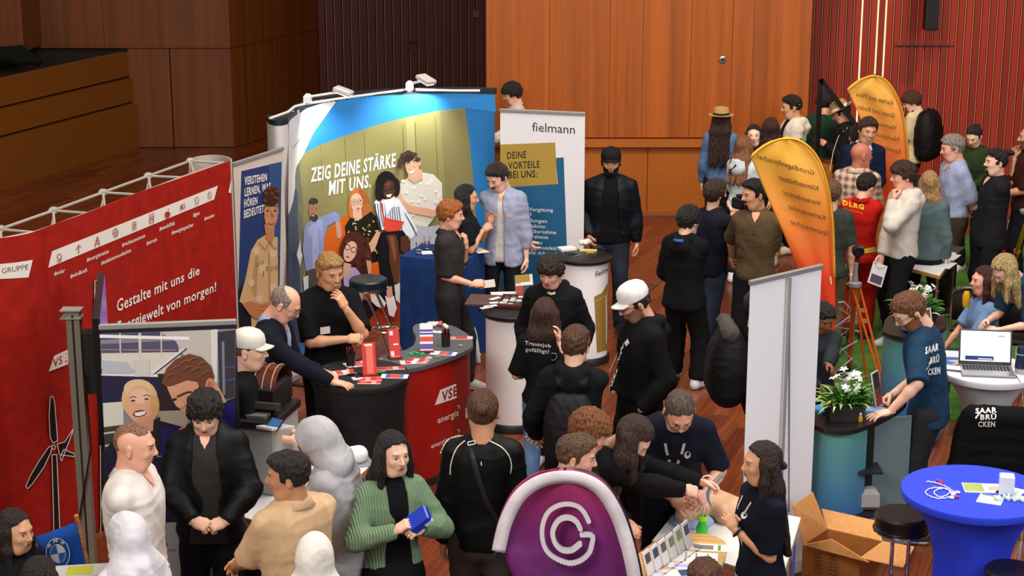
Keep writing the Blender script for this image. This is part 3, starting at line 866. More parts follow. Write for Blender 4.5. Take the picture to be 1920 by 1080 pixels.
    if tp_.get('inner'):
        inn = dict(kind='cloth', color='d0d0d0', sleeve=.5, loose=max(0, tp_['loose'] - .35), hem=tp_['hem'] + .02, folds=.006); inn.update(tp_['inner'])
        if 'sleeve' not in tp_['inner']: inn['sleeve'] = 0.0
        out['inner'] = upper(inn.get('name', 'shirt'), inn)
        ow = tp_.get('open', .06)
        fn = ow if callable(ow) else (lambda z: ow * (.75 + .9 * np.clip(1.38 - z, 0, .5)) * (z < 1.5))
        out['top'] = upper(nm, tp_, None, fn)
    else: out['top'] = upper(nm, tp_)
    for cc in [q_ for q_ in ((tp_.get('inner') or {}).get('collar'), tp_.get('collar') if not tp_.get('inner') else None) if q_]:
        mb = MB(); rows = []; rows2 = []
        for k in range(-10, 11):
            a = k / 10 * 2.55; g = abs(k / 10); fx, fy = math.sin(a), math.cos(a)      # a=0 at the back of the neck
            drop = .010 + .020 * g ** 2
            lf = .012 * abs(fx); rows.append([bend(fx * .061, .018 + fy * .058, 1.506 + lf - drop * .9), bend(fx * .073, .018 + fy * .071, 1.508 + lf - drop), bend(fx * (.104 + .006 * g), .018 + fy * (.098 + .030 * g), 1.470 + lf - drop * .7 - .020 * g ** 3)])
        mb.sheet(rows); o = mb.build('collar', mat(cc, .8, 'cloth'), root); sd = o.modifiers.new('thickness', 'SOLIDIFY'); sd.thickness = .006; sd.offset = 0
    if tp_.get('collar') or (tp_.get('inner') or {}).get('collar'):
        rc = dict(bend=bend, s=s, top=out.get('inner') or out['top']); bb = lapels(rc, None, [[(0, 1.490, .070), (0, 1.474, .066), (0, 1.458, .056), (0, 1.440, .040), (0, 1.422, .022), (0, 1.406, .003)]], .009)
        P3, Q3 = np.array(bb.v), np.array(bb.f); qobj('chest_skin', P3, Q3, skm, root)
    if tp_.get('inner') and tp_['inner'].get('collar') and not tp_.get('collar'): tp_['collar'] = None
    # hair
    hm = None
    def hairf(style, col, amp=None, tt=None, curl=0):
        h3 = .0095 if far else .0066; g = np.array((HM.T @ np.array((0, 0, -1.0)))); g = g / np.linalg.norm(g)
        L = {'long': .34, 'bob': .16, 'mid': .24, 'vlong': .46, 'pony': .30}.get(style, 0)
        F = Field((-.15, -.16, -.15) if L == 0 else (-.17, -.18, -.15 - L), (.15, .19 + L * .35, .18), h3)
        tt = tt if tt is not None else {'buzz': .004, 'crop': .006, 'short': .011, 'mop': .020, 'curly': .026, 'afro': .05, 'bun': .008, 'pony': .008, 'long': .013, 'vlong': .013, 'mid': .014, 'bob': .016, 'balding': .006, 'part': .012}.get(style, .012)
        w = .070 if fem else .073
        F.ell((0, .012, .028), (w + tt, .094 + tt, .088 + tt), 0)
        if style in ('crop', 'mop', 'part', 'short') and not hat: F.ell((0, -.006, .062), (w - .004 + tt * .3, .080 + tt * .4, .058 + {'crop': .006, 'mop': .016, 'part': .012, 'short': .004}[style]), .02)
        X, Y, Z = F.ax[0][:, None, None], F.ax[1][None, :, None], F.ax[2][None, None, :]
        zf = {'crop': .072, 'buzz': .072, 'balding': .080, 'mop': .050, 'curly': .055, 'part': .070, 'short': .066, 'bun': .064, 'pony': .062}.get(style, .060)
        zf = zf + .010 - (7.0 * X ** 2 if style != 'balding' else -.14 * np.abs(X)) + 0 * Y + (.007 if style in ('mop', 'curly', 'short', 'part') else .002) * np.sin(X * 210 + len(PEOPLE)) * np.sin(X * 97 + 2)
        if L: zf = zf + .016
        side_y = np.where(Z > -.012, -.030, .030)
        kb = np.maximum(side_y - Y, -.072 - Z); keep = np.minimum(zf + .0 * Z - Z, kb)
        if style == 'balding': keep = np.maximum(keep, .085 - np.sqrt(X ** 2 * 1.2 + (Y + .03) ** 2 * .75 + (Z - .125) ** 2))
        F.F = np.maximum(F.F, keep.astype(np.float32))
        if style in ('mop', 'curly'): F.ell((0, -.068, .062), (.060, .034, .030), .015)
        if style in ('crop', 'part') and not hat: F.ell((.01, -.055, .092), (.052, .034, .020), .015)
        if style == 'bun': F.ell((0, .112, .045), (.030, .028, .028), .008)
        if style == 'topbun': F.ell((0, .06, .13), (.035, .035, .03), .008)
        if L:
            back = np.array((0, .060, .02)); n_ = 5
            for sx in (-.055, -.02, .02, .055):
                st = np.array((sx, .050 - abs(sx) * .5, .0)); mid = st + np.array((sx * .3, .035 if L > .2 else .012, 0)) + g * .13
                en = mid + g * (L - .12 + .02) + np.array((sx * .4, .075 if L > .2 else .0, 0))
                F.cap(st, mid, .046, .044, .03); F.cap(mid, en, .044, .022 if L > .2 else .036, .03)
            for sg in (-1, 1):
                if style != 'pony':
                    st = np.array((sg * (w + .004), -.012, .02)); mid = st + g * .10 + np.array((sg * .012, 0, 0)); en = mid + g * (L * .8 - .10 + .02) + np.array((sg * .004, -.015, 0))
                    F.cap(st, mid, .022, .026, .02); F.cap(mid, en, .026, .014, .02)
        P, Q = F.mesh()
        if len(P) == 0: return None
        P = smooth_mesh(P, Q, 2)
        a = amp if amp is not None else {'curly': .014, 'afro': .012, 'mop': .015, 'short': .010, 'crop': .008, 'part': .009, 'buzz': .0, 'balding': .002}.get(style, .004)
        if a:
            N = normals(P, Q)
            if style in ('curly', 'afro') or curl: nn = vnoise(P * 62, len(PEOPLE)) * .65 + vnoise(P * 120, 3) * .35
            elif L: nn = vnoise(P * np.array((85, 42, 16)), len(PEOPLE)) * .7 + vnoise(P * np.array((170, 90, 20)), 3) * .3
            else: nn = (1 - np.abs(2 * vnoise(P * np.array((42, 20, 30)) + P[:, [2, 0, 1]] * 14, len(PEOPLE)) - 1)) * .6 + vnoise(P * np.array((110, 50, 80)), 3) * .4 - .12
            P = P + N * (a * (nn - .35) * 2)[:, None]
        return qobj('hair', headspace(P), Q, mat(col, .6, 'hair'), root)
    if hair: hairf(*hair[:2], **(hair[2] if len(hair) > 2 else {}))
    def hl(mb): mb.v = [tuple(hd(v)) for v in mb.v]; return mb
    if hat:
        k, col = hat[0], hat[1]
        if k == 'cap':
            bk = -1 if len(hat) > 2 and hat[2] == 'back' else 1
            mb = MB(); mb.lathe([(.087, .036), (.090, .052), (.089, .075), (.082, .103), (.064, .124), (.036, .137), (.008, .141)], 28, (0, .012, 0), sy=1.14); mb.lathe([(.006, .140), (.009, .144), (.004, .148)], 10, (0, .012, 0))
            mb.build; hl(mb).build('cap', mat(col, .8, 'cloth'), root)
            mb = MB(); rows = []
            for i in range(6):
                r_ = []
                for j in range(9):
                    u = j / 8 * 2 - 1; x = u * .070 * (1 - .10 * (i / 5) ** 2); y = -.070 - .075 * (i / 5) * math.sqrt(max(0.0, 1 - (u * .82) ** 2)) + .022 * u * u; r_.append((x, bk * y + (.02 if bk < 0 else 0), .046 - .018 * (u * u) - .008 * i / 5))
                rows.append(r_)
            mb.sheet(rows); o = hl(mb).build('visor', mat(hat[3] if len(hat) > 3 else col, .8, 'cloth'), root); sd = o.modifiers.new('thickness', 'SOLIDIFY'); sd.thickness = .005
        elif k == 'straw':
            mb = MB(); mb.lathe([(.140, .052), (.120, .046), (.094, .050), (.090, .062), (.084, .105), (.076, .128), (.050, .138), (.004, .130)], 30, (0, .01, 0), sy=1.1)
            mb.lathe([(.138, .050), (.118, .043), (.090, .046)], 30, (0, .01, 0), sy=1.1); hl(mb).build('hat', mat(col, .8, 'knit', scale=6), root)
            mb = MB(); mb.lathe([(.0925, .052), (.0925, .062), (.0885, .078), (.0865, .078)], 30, (0, .01, 0), sy=1.1); hl(mb).build('hat_band', mat(hat[2], .8), root)
        elif k in ('hood', 'hijab'):
            h3 = .009; F = Field((-.24, -.24, -.42), (.24, .24, .18), h3)
            t = .018 if k == 'hood' else .012
            F.ell((0, .014, .026), (.073 + t, .096 + t, .092 + t), 0)
            F.cap((0, .030, -.03), (0, .045, -.13), .088, .085 if k == 'hood' else .092, .04)
            F.cap((-.035, .0, -.10), (.035, .0, -.10), .062, .062, .04)
            if k == 'hijab':
                F.cap((-.07, .045, -.17), (.07, .045, -.17), .085, .085, .05); F.cap((-.10, .02, -.23), (.10, .02, -.23), .090, .090, .05); F.cap((-.05, -.05, -.20), (.05, -.05, -.20), .075, .075, .05); F.cap((-.11, .02, -.29), (.11, .02, -.29), .10, .10, .05)
                F.cap((.03, .13, -.14), (.0, .15, -.30), .03, .05, .03)
            else: F.cap((-.07, .04, -.15), (.07, .04, -.15), .07, .07, .05)
            F.ell((0, -.115, -.008), (.058, .075, .088), .012, '-')
            P, Q = F.mesh(); P = smooth_mesh(P, Q, 2); P = folds(P, Q, .008, len(PEOPLE) + 3, 16.0, .2)
            qobj('hood' if k == 'hood' else 'headscarf', headspace(P), Q, mat(col, .85, 'cloth'), root)
    if glasses:
        mb = MB()
        for sx in (-1, 1):
            mb.tube([(sx * .033 + .0235 * math.cos(a), -.102 + .004 * abs(math.cos(a)), .006 + .018 * math.sin(a)) for a in [2 * math.pi * k / 16 for k in range(16)]], .0016, 5, closed=True)
            mb.tube([(sx * .056, -.099, .012), (sx * .076, -.06, .012), (sx * .082, .01, .006)], .0018, 5)
        mb.tube([(-.010, -.104, .010), (0, -.108, .013), (.010, -.104, .010)], .0016, 5)
        hl(mb).build('glasses', mat(glasses, .3, metal=.3), root)
    rec = dict(root=root, bend=bend, arms=arms, hd=hd, s=s, top=out['top'], bot=trs, Mi=Mi, M=root.matrix_basis.copy(), inner=out.get('inner'))
    PEOPLE[key] = rec
    if wear: wear(rec)
    return rec
def wprint(rec, which='top', step=0):
    return Art(BodySurf(rec['root'], *rec[which]), step, base=.001, dl=.0002)
def held(rec, side, name, label, cat, mk, tilt=None):
    """a thing held in a hand: top-level object placed at the palm"""
    o = rec['arms'][side][4]; xx, yy, zz = o['hmat']; M = rec['M'] @ Matrix.Translation(o['hand'] - yy * .022) @ Matrix((xx, yy, zz)).transposed().to_4x4()
    ob = mk(); ob.matrix_basis = M if tilt is None else M @ tilt; ob.name = name; tag(ob, label, cat); return ob
def lapels(rec, color, rows, off=.005):
    """thin cloth strips on the chest: rows = list of (x, z) polylines with width"""
    b = bvh_of(*rec['top']); bend, s = rec['bend'], rec['s']; mb = MB()
    for pts in rows:
        g = []
        for (x, z, wd) in pts:
            r_ = []
            for dx in (-wd / 2, wd / 2):
                a = bend(x + dx, -.45, z); c = bend(x + dx, 0, z); hit = b.ray_cast(a, (c - a).normalized())
                p = hit[0] if hit[0] is not None else c + (a - c).normalized() * .068 * s
                r_.append(p + (a - c).normalized() * off)
            g.append(r_)
        mb.sheet(g)
    return mb
def strap(rec, pts, wd, m, name='strap', back=1):
    """a band over the garment, pts (x, z, front -1 / back +1) in body terms, pressed onto the cloth"""
    b = bvh_of(*rec['top']); bend, s = rec['bend'], rec['s']; mb = MB(); g = []; P3 = []
    for (x, z, sd) in pts:
        a = bend(x, .5 * sd, z) if sd else bend(x, .016, 2.0 if z > 1.45 else z); c = bend(x, 0, z)
        if sd == 0: a = bend(x, .016, 1.75)
        hit = b.ray_cast(a, (c - a).normalized()); p = hit[0] if hit[0] is not None else c + (a - c).normalized() * .12 * s
        P3.append((p + (a - c).normalized() * .006))
    for i, p in enumerate(P3):
        t = (P3[min(i + 1, len(P3) - 1)] - P3[max(i - 1, 0)]).normalized(); nrm = (p - rec['bend'](0, 0, 1.25)); nrm.normalize(); sdv = t.cross(nrm).normalized() * wd / 2
        g.append([p - sdv, p + sdv])
    mb.sheet(g); o = mb.build(name, m, rec['root']); sd_ = o.modifiers.new('thickness', 'SOLIDIFY'); sd_.thickness = .006; sd_.offset = 0
    return o
# ------------------------------------------------------------------ the hall
VP_AZ = math.atan2((2260 - 960) / FPX, 1.0356)           # the direction the floor boards and the low stand run in
du = np.array((math.sin(VP_AZ), math.cos(VP_AZ))); dn = np.array((du[1], -du[0]))
YB = at(1200, 403)[1]                                       # stage front
ZST = atY(1200, 258, YB)[2]
YR = at(1893, 352)[1]                                       # red slatted wall
YL = at(340, 277)[1]                                        # dark timber wall far left
WZ = 9.0
floor = struct(MB().prism([(-16, -1), (14, -1), (14, 33), (-16, 33)], -.30, -.022).build('floor', mat('4a2414', .35), smooth=False))
XL = -16; XR = 14
# parquet planks, laid along du; those largest in view are single parts, the rest one joined part
plk = [mat(c, .34, 'grain') for c in ('743518', '6b3014', '7a3b1b', '602812', '703217', '7e3e1d')]
pw, pl = .135, .95
cand = []
for i in range(-130, 140):
    for j in range(-2, 40):
        u0 = j * pl + (i * .37 % 1) * pl; c = du * (u0 + pl / 2) + dn * (i * pw)
        if not (XL + .6 < c[0] < XR - .6 and 8.5 < c[1] < 30.5): continue
        x, y = proj((c[0], c[1], 0))
        if -60 < x < 1980 and y > 255: cand.append((c[1], x, y, c, i * 7 + j * 13))
cand.sort(key=lambda t: t[0])
ctr = [t for t in cand if t[2] < 1090 and not (t[0] < 13.2 and t[1] < 400)]
single = ctr[:300]; rest = [t for t in cand if t not in single] if False else None
sid = set(id(t) for t in single)
pm = {}
def plank_mesh(k):
    if k in pm: return pm[k]
    o = MB().box((0, 0, 0), (pl - .003, pw - .003, .02)).build('plank', plk[k], floor, smooth=False); pm[k] = o; return o
ang = math.atan2(du[1], du[0])
for t in single:
    k = (t[4] * 2654435761 >> 7) % 6
    if k not in pm: o = plank_mesh(k)
    else: o = pm[k].copy(); COL.objects.link(o); o.parent = floor
    o.location = (t[3][0], t[3][1], -.011); o.rotation_euler = (0, 0, ang)
mb = MB()
for t in cand:
    if id(t) in sid: continue
    k = (t[4] * 2654435761 >> 7) % 6
    mb.box((t[3][0], t[3][1], -.011), (pl - .003, pw - .003, .02), ang, k)
o = mb.build('floor_planks', plk, floor, smooth=False); o['kind'] = 'stuff'
# metal tracks let into the floor
for (a, b) in (((1236, 524), (575, 1079)),):
    p, q = at(*a), at(*b); d = (q - p) / np.linalg.norm(q - p); p = p - d * .5; q = q + d * 2; nn = np.array((-d[1], d[0], 0))
    for k in (-.035, .035):
        mb = MB().tube([p + nn * k + (0, 0, .001), q + nn * k + (0, 0, .001)], .008, 6); mb.build('floor_rail', mat('b09a84', .3, metal=.8), floor)
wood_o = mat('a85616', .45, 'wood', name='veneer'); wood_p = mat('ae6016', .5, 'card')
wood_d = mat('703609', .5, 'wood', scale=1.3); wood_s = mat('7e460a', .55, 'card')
def panels(prefix, p0, p1, z0, z1, widths, m, depth=.06, gap=.008, parent=None, name='panel'):
    """upright panels side by side from p0 to p1, each its own part; a dark backing shows in the joints"""
    p0, p1 = np.array(p0[:2], float), np.array(p1[:2], float); L = np.linalg.norm(p1 - p0); e = (p1 - p0) / L; a = math.atan2(e[1], e[0]); n = np.array((e[1], -e[0]))
    if n @ (p0 - CAM[:2]) > 0: n = -n
    t = 0; W = sum(widths)
    for wd in widths:
        wd = wd / W * L; c = p0 + e * (t + wd / 2) + n * depth * -.5
        MB().box((c[0], c[1], (z0 + z1) / 2), (wd - gap, depth, z1 - z0 - gap), a).build(name, m, parent, smooth=False); t += wd
def wall_back(name, p0, p1, z0, z1, th=.2, m=None, back=.05):
    p0, p1 = np.array(p0[:2], float), np.array(p1[:2], float); e = (p1 - p0) / np.linalg.norm(p1 - p0); n = np.array((e[1], -e[0]))
    if n @ (p0 - CAM[:2]) > 0: n = -n
    q = [p0 - n * back, p1 - n * back, p1 - n * (back + th), p0 - n * (back + th)]
    return struct(MB().prism([tuple(v) for v in q], z0, z1).build(name, m or mat('1c0a05', .8), smooth=False))
# stage block: timber front and veneer wall above
xa = atY(912, 200, YB)[0]; xb = atY(1515, 200, YB)[0]
wb = wall_back('wall_back', (xa, YB), (xb, YB), 0, WZ, th=.5, m=mat('7a3c14', .6))
panels('p', (xa, YB), (xb, YB), ZST, WZ, [1.05, 1.0, .55, .80, .68, .35, .95], wood_o, gap=.005, parent=wb)
zt = atY(1200, 275, YB)[2]
struct(MB().box(((xa + xb) / 2, YB - .03, (ZST + zt) / 2 - .005), (xb - xa, .10, ZST - zt - .02)).build('trim_1', mat('b06218', .5, 'card'), smooth=False))
panels('p', (xa, YB), (xb, YB), 0, zt, [2.6, 1.35, 1.2], wood_p, gap=.008, parent=wb)
struct(MB().box(((xa + xb) / 2, YB - .02, .025), (xb - xa, .05, .05)).build('baseboard_back', mat('9a5a2c', .5), smooth=False))
# round fitting on the veneer
c = atY(1355, 112, YB); t = thing('wall_socket', 'small round metal fitting on the veneered wall high over the stage', 'fitting', (c[0], YB, c[2]))
MB().lathe([(.045, .0), (.045, .012), (.03, .02), (.028, .008), (.004, .006)], 20, M=Matrix.Rotation(R(90), 4, 'X')).build('rim', ALU, t); MB().lathe([(.02, .0), (.018, .03), (.004, .034)], 14, M=Matrix.Rotation(R(90), 4, 'X')).build('socket', BLACKP, t)
# red slatted walls
red = [mat(c_, .5, 'card') for c_ in ('861c0f', '902011', '7c190c', '942411')]; slot = mat('b88450', .6)
def slats(name, x0, x1, Y, z0, n, mats, lit=(), m=None, split=None):
    w_ = wall_back(name, (x0, Y), (x1, Y), z0, WZ, m=m or mat('2a0c08', .7), back=.09)
    wd = (x1 - x0) / n
    for i in range(n):
        MB().box((x0 + (i + .5) * wd, Y, (z0 + WZ) / 2), (wd - .030, .04, WZ - z0), 0).build('slat', mats[(i * 7) % len(mats)], w_, smooth=False)
        MB().box((x0 + (i + 1) * wd + .004, Y + .012, (z0 + WZ) / 2), (.009 if i not in lit else .016, .02, WZ - z0)).build('gilt_or_lit_strip', mat('ffe2a0', .5, 'emit', scale=.9) if i in lit else slot, w_, smooth=False)  # lit strips glow, standing in for light showing through the gaps
    return w_
x0 = atY(1519, 200, YR)[0] - 4 * .1; x1 = atY(1990, 200, YR)[0]; sw = (x1 - x0 - .4) / 32; x0 = atY(1519, 200, YR)[0] - 6 * sw; x1 = x0 + 86 * sw
wr = slats('wall_right', x0, x1, YR, 0, 86, red, lit=(11, 13, 14))
for sx_, nm_ in ((xb - .08, 'wall_return_right'), (xa + .08, 'wall_return_left')):
    struct(MB().box((sx_, (YB + YL + 3) / 2 + .3, WZ / 2), (.14, YL + 3 - YB, WZ)).build(nm_, mat('5c2410', .6), smooth=False)) if nm_.endswith('left') else struct(MB().box((sx_, (YB + YR) / 2 + .15, WZ / 2), (.14, YR - YB, WZ)).build(nm_, mat('7c3c14', .6), smooth=False))
struct(MB().box(((x0 + x1) / 2, YR - .04, .09), (x1 - x0, .03, .18)).build('baseboard_right', mat('2c100a', .6), smooth=False))
for a, b, y in ((1676, 1788, 86),):
    p, q = atY(a, y, YR), atY(b, y, YR); MB().box(((p[0] + q[0]) / 2, YR - .022, p[2]), (q[0] - p[0], .008, .018)).build('panel_joint', BLACKM, wr, smooth=False)
# slats in darker red on the wall further back, left
YL2 = YL + 2.4
x0 = atY(596, 60, YL2)[0]; x1 = atY(925, 60, YL2)[0]
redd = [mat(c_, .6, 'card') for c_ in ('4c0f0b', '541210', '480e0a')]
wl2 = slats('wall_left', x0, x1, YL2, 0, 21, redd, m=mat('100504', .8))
c = atY(770, 77, YL2); hd_ = MB().tube([(c[0] - .03, YL2 - .03, c[2]), (c[0] - .03, YL2 - .09, c[2]), (c[0] + .12, YL2 - .09, c[2])], .014, 8)
hd_.lathe([(.03, 0), (.03, .012), (.01, .014)], 14, (c[0] - .03, YL2 - .02, c[2] - .10), M=Matrix.Rotation(R(90), 4, 'X')).build('door_handle', mat('3a2a20', .4, metal=.5), wl2)
c = atY(893, 26, YL2); MB().box((c[0], YL2 - .04, c[2]), (.10, .03, .12), bev=.008).build('switch_plate', mat('6a4030', .4), wl2)
# timber walls on the left
pA, pB = at(248, 277), at(440, 277); pC = at(600, 238); pC[1] = YL2 + .1; pC[0] = atY(600, 60, YL2)[0]
zj = atY(340, 90, YL)[2]
wt = wall_back('wall_timber', (-16, YL), (pB[0], YL), 0, WZ, m=mat('1a0b04', .8)); 
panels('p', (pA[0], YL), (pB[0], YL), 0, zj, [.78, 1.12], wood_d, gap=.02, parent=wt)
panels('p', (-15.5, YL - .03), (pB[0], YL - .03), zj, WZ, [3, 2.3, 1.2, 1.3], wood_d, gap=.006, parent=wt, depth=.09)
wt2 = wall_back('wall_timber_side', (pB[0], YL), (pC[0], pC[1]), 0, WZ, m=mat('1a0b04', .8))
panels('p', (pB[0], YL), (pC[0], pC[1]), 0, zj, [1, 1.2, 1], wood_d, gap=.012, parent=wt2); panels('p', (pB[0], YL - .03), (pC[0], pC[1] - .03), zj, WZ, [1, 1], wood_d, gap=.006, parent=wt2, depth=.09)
# low tribune with three board courses
a, b = at(0, 353), at(250, 277); e = (b - a) / np.linalg.norm(b - a); a2 = a - e * 3; n = np.array((e[1], -e[0], 0)); n = n if n @ (a - CAM) < 0 else -n
zt_ = 1.32; trib = struct(MB().prism([tuple((a2 - n * .1)[:2]), tuple((b - n * .1)[:2]), tuple((b - n * 6)[:2]), tuple((a2 - n * 6)[:2])], 0, zt_).build('wall_tribune', mat('2a1206', .8), smooth=False))
zs = []
for yy in (353, 253, 200, 145):      # course joints at the left edge of the photograph
    d = ray(0, yy); t = ((a - CAM) @ n) / (d @ n); zs.append((CAM + d * t)[2])
for k in range(3):
    zz0, zz1 = zs[k], zs[k + 1] - .03; off = .05 * (2 - k)
    q = [a2 - n * off * -1, b - n * off * -1, b - n * .12, a2 - n * .12]
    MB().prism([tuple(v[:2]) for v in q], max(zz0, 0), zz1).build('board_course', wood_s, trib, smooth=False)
L_ = np.linalg.norm(b - a2)
# raised timber parapet at the top left
p = atY(52, 95, YL - .9); MB().box((p[0] - 1.5, YL - .6, p[2] + .42), (3.0, 1.0, .85)).build('parapet', wood_d, wt, smooth=False)
c = at(25, 118, zs[3]); t = MB()
F = Field((-.8, -.4, -.05), (.5, .4, .4), .03); F.cap((-.5, 0, .1), (.1, 0, .12), .16, .14, .05).cap((.1, .05, .1), (.35, 0, .04), .1, .06, .05); P, Q = F.mesh(); P = folds(P, Q, .05, 3, 5.0)
o = qobj('cloth_bundle', P, Q, mat('10160f', .9, 'cloth'), None); o.location = (c[0], c[1], zs[3] - .02); tag(o, 'dark bundle of cloth lying on top of the timber tribune', 'cloth')
# side walls, out of view
struct(MB().box((XL - .1, 16, WZ / 2), (.2, 34, WZ)).build('wall_side_left', mat('5a2c12', .6), smooth=False))
struct(MB().box((XR + .1, 16, WZ / 2), (.2, 34, WZ)).build('wall_side_right', mat('7a2016', .6), smooth=False))
wx1 = x1; 
# stairs to the stage with black rail
SY = at(1535, 300, 1.0)[1]
pz = 2.0; d_ = ray(1537, 148); tY = (pz - CH) / d_[2]; SY = (CAM + d_ * tY)[1]
t = thing('stair_rail', 'black square-tube handrail sloping down beside the steps to the stage', 'handrail', (atY(1537, 148, SY)[0], SY, 0))
P0 = atY(1538, 148, SY); P1 = atY(1606, 236, SY); P2 = atY(1537, 300, SY)
hr = mat('0c0a0a', .4)
def bar(p, q, w_, name, par, m=hr):
    p, q = Vector(p), Vector(q); d = q - p; M = d.to_track_quat('Z', 'Y').to_matrix().to_4x4()
    return MB().box((p + q) / 2, (w_, w_, d.length), M=M).build(name, m, par, smooth=False, world=True)
bar((P0[0], SY, 0), (P0[0], SY, P0[2]), .055, 'post', t); ex = P0 + (P1 - P0) * 1.5; bar(P0, (ex[0], SY, ex[2]), .055, 'handrail', t); bar((ex[0], SY, 0), (ex[0], SY, ex[2]), .055, 'post', t)
st = thing('stage_steps', 'orange timber steps leading up to the stage under the black rail', 'steps', (P0[0], SY + .5, 0))
for k in range(5):
    MB().box((P0[0] + .30 * k + .15, SY + .65, (1.0 - .2 * k) / 2), (.30, 1.2, 1.0 - .2 * k - .005)).build('step', mat('b0661c', .5, 'card'), st, smooth=False, world=True)
MB().box((P0[0] - .31, SY + .65, .5), (.62, 1.2, .99)).build('landing', mat('b0661c', .5, 'card'), st, smooth=False, world=True)
# loudspeaker column hanging before the red wall
c = atY(1745, 40, YR - .5); t = thing('column_speaker', 'slim black column loudspeaker hanging high before the red wall', 'loudspeaker', (c[0], YR - .5, c[2] - .15))
zb = atY(1745, 56, YR - .5)[2] - c[2] + .15
MB().box((0, 0, zb + .8), (.17, .2, 1.6), bev=.01).build('cabinet', BLACKM, t, smooth=False); MB().box((0, -.105, zb + .8), (.13, .012, 1.54)).build('speaker_grille', BLACKP, t, smooth=False); MB().tube([(0, .1, zb + 1.2), (0, .42, zb + 1.2)], .02, 8).build('bracket', BLACKM, t)
# green turf carpet
tq = [at(1560, 738), at(1790, 790), at(2040, 600), at(1990, 425), at(1720, 455), at(1640, 500), at(1565, 560)]
tf = MB().prism([tuple(v[:2]) for v in tq], -.001, .02).build('turf_carpet', mat('4a7a24', .95, 'turf'), smooth=False); tag(tf, 'bright green artificial turf carpet under the tripod and tables', 'carpet')
# ------------------------------------------------------------------ booths and furniture
def plan(pts, z): return [at(x, y, z) for x, y in pts]
def smooth_plan(P, k=6):
    P = [np.array(p[:2], float) for p in P]; out = []
    for i in range(len(P) - 1):
        p0, p1, p2, p3 = P[max(i - 1, 0)], P[i], P[i + 1], P[min(i + 2, len(P) - 1)]
        for j in range(k):
            t = j / k; out.append(.5 * ((2 * p1) + (-p0 + p2) * t + (2 * p0 - 5 * p1 + 4 * p2 - p3) * t * t + (-p0 + 3 * p1 - 3 * p2 + p3) * t ** 3))
    return out + [P[-1]]
def ribbon(P, z0, z1, name, m, parent, th=.012, nz=1):
    """upright sheet over a plan line, with thickness away from the hall"""
    mb = MB(); n = len(P); N = []
    for i in range(n):
        e = P[min(i + 1, n - 1)] - P[max(i - 1, 0)]; q = np.array((e[1], -e[0])) / np.linalg.norm(e); N.append(q)
    mid = n // 2
    if N[mid] @ (P[mid] - CAM[:2]) < 0: N = [-q for q in N]
    vs = []
    for z in (z0, z1):
        for i in range(n): vs.append((P[i][0], P[i][1], z))
        for i in range(n): vs.append((P[i][0] + N[i][0] * th, P[i][1] + N[i][1] * th, z))
    o2 = 2 * n; fs = []
    for i in range(n - 1):
        fs += [(i, i + 1, o2 + i + 1, o2 + i), (n + i + 1, n + i, o2 + n + i, o2 + n + i + 1), (o2 + i, o2 + i + 1, o2 + n + i + 1, o2 + n + i), (i + 1, i, n + i, n + i + 1)]
    fs += [(0, o2, o2 + n, n), (n - 1, 2 * n - 1, o2 + 2 * n - 1, o2 + n - 1)]
    mb.add(vs, fs); return mb.build(name, m, parent, world=True, ang=30)
GREYM = mat('a8a6a2', .4, metal=.5)
def rollup(label, a, b, zt, panel, name='roll_up_banner', back=False):
    pa, pb = at(*a, zt), at(*b, zt); c = (pa + pb) / 2; e = (pb - pa)[:2]; L = np.linalg.norm(e); ang = math.atan2(e[1], e[0])
    t = thing(name, label, 'banner', (c[0], c[1], 0), ang); sg = 1
    MB().box((0, 0, (zt + .08) / 2), (L, .004, zt - .08)).build('banner_sheet', panel, t, smooth=False)
    MB().box((0, 0, zt + .012), (L + .01, .028, .035), bev=.006).build('top_rail', GREYM, t, smooth=False)
    MB().box((0, 0, .05), (L + .04, .20, .085), bev=.02).build('base_cassette', GREYM, t, smooth=False)
    MB().tube([(0, .03 if not back else -.03, .08), (0, .03 if not back else -.03, zt)], .011, 8).build('support_pole', GREYM, t)
    for x in (-L * .35, L * .35): MB().box((x, -.02, .012), (.05, .42, .015)).build('foot', BLACKM, t, smooth=False)
    return t, Surf([pa, pb])
# --- red exhibition wall
zt = 2.3
Pv = smooth_plan(plan([(-60, 462), (-20, 450), (0, 447), (30, 443), (62, 436), (110, 418), (162, 400), (250, 365), (337, 335), (431, 302)], zt))
t = thing('red_display_wall', 'large curved red fabric wall with white icon strip and hashtags', 'exhibition wall', (Pv[20][0], Pv[20][1], 0))
VR = mat('9e1a10', .75, 'cloth')
ribbon(Pv, .03, zt, 'fabric_panel', VR, t)
a = Art(Surf(Pv), 14)
a.poly('e6ded4', [(90, 502), (97, 471), (408, 348), (401, 374)]); a.poly('e6ded4', [(-30, 498), (0, 495), (30, 492), (61, 487), (53, 520), (20, 522), (-30, 524)])
a.text('6a2a20', 'GRUPPE', 3, 513, 53, 505, 10, 10)
for s_, x0, y0, x1, y1 in (('#solar', 101, 517, 121, 510), ('#windkraft', 131, 522, 163, 509), ('#energienetze', 162, 491, 203, 474), ('#telekommunikation', 189, 497, 245, 472), ('#rechenzentrum', 228, 463, 271, 445),
                           ('#strom', 274, 460, 293, 452), ('#emobilität', 298, 433, 327, 421), ('#energiespeicher', 321, 440, 362, 424), ('#gas', 361, 407, 373, 402), ('#wasser', 382, 414, 401, 406)):
    a.text('f0e6dc', s_, x0, y0, x1, y1, 7.5, bold=.012)
a.text('f2e8de', 'Gestalte mit uns die', 218, 585, 373, 514, 23, 17, bold=.012); a.text('f2e8de', 'Energiewelt von morgen!', 219, 626, 404, 545, 23, 17, bold=.012)
a.poly('e6ded4', [(90, 697), (100, 667), (128, 654), (126, 683)]); a.text('a81c14', 'VSE', 98, 689, 124, 677, 15, bold=.02)
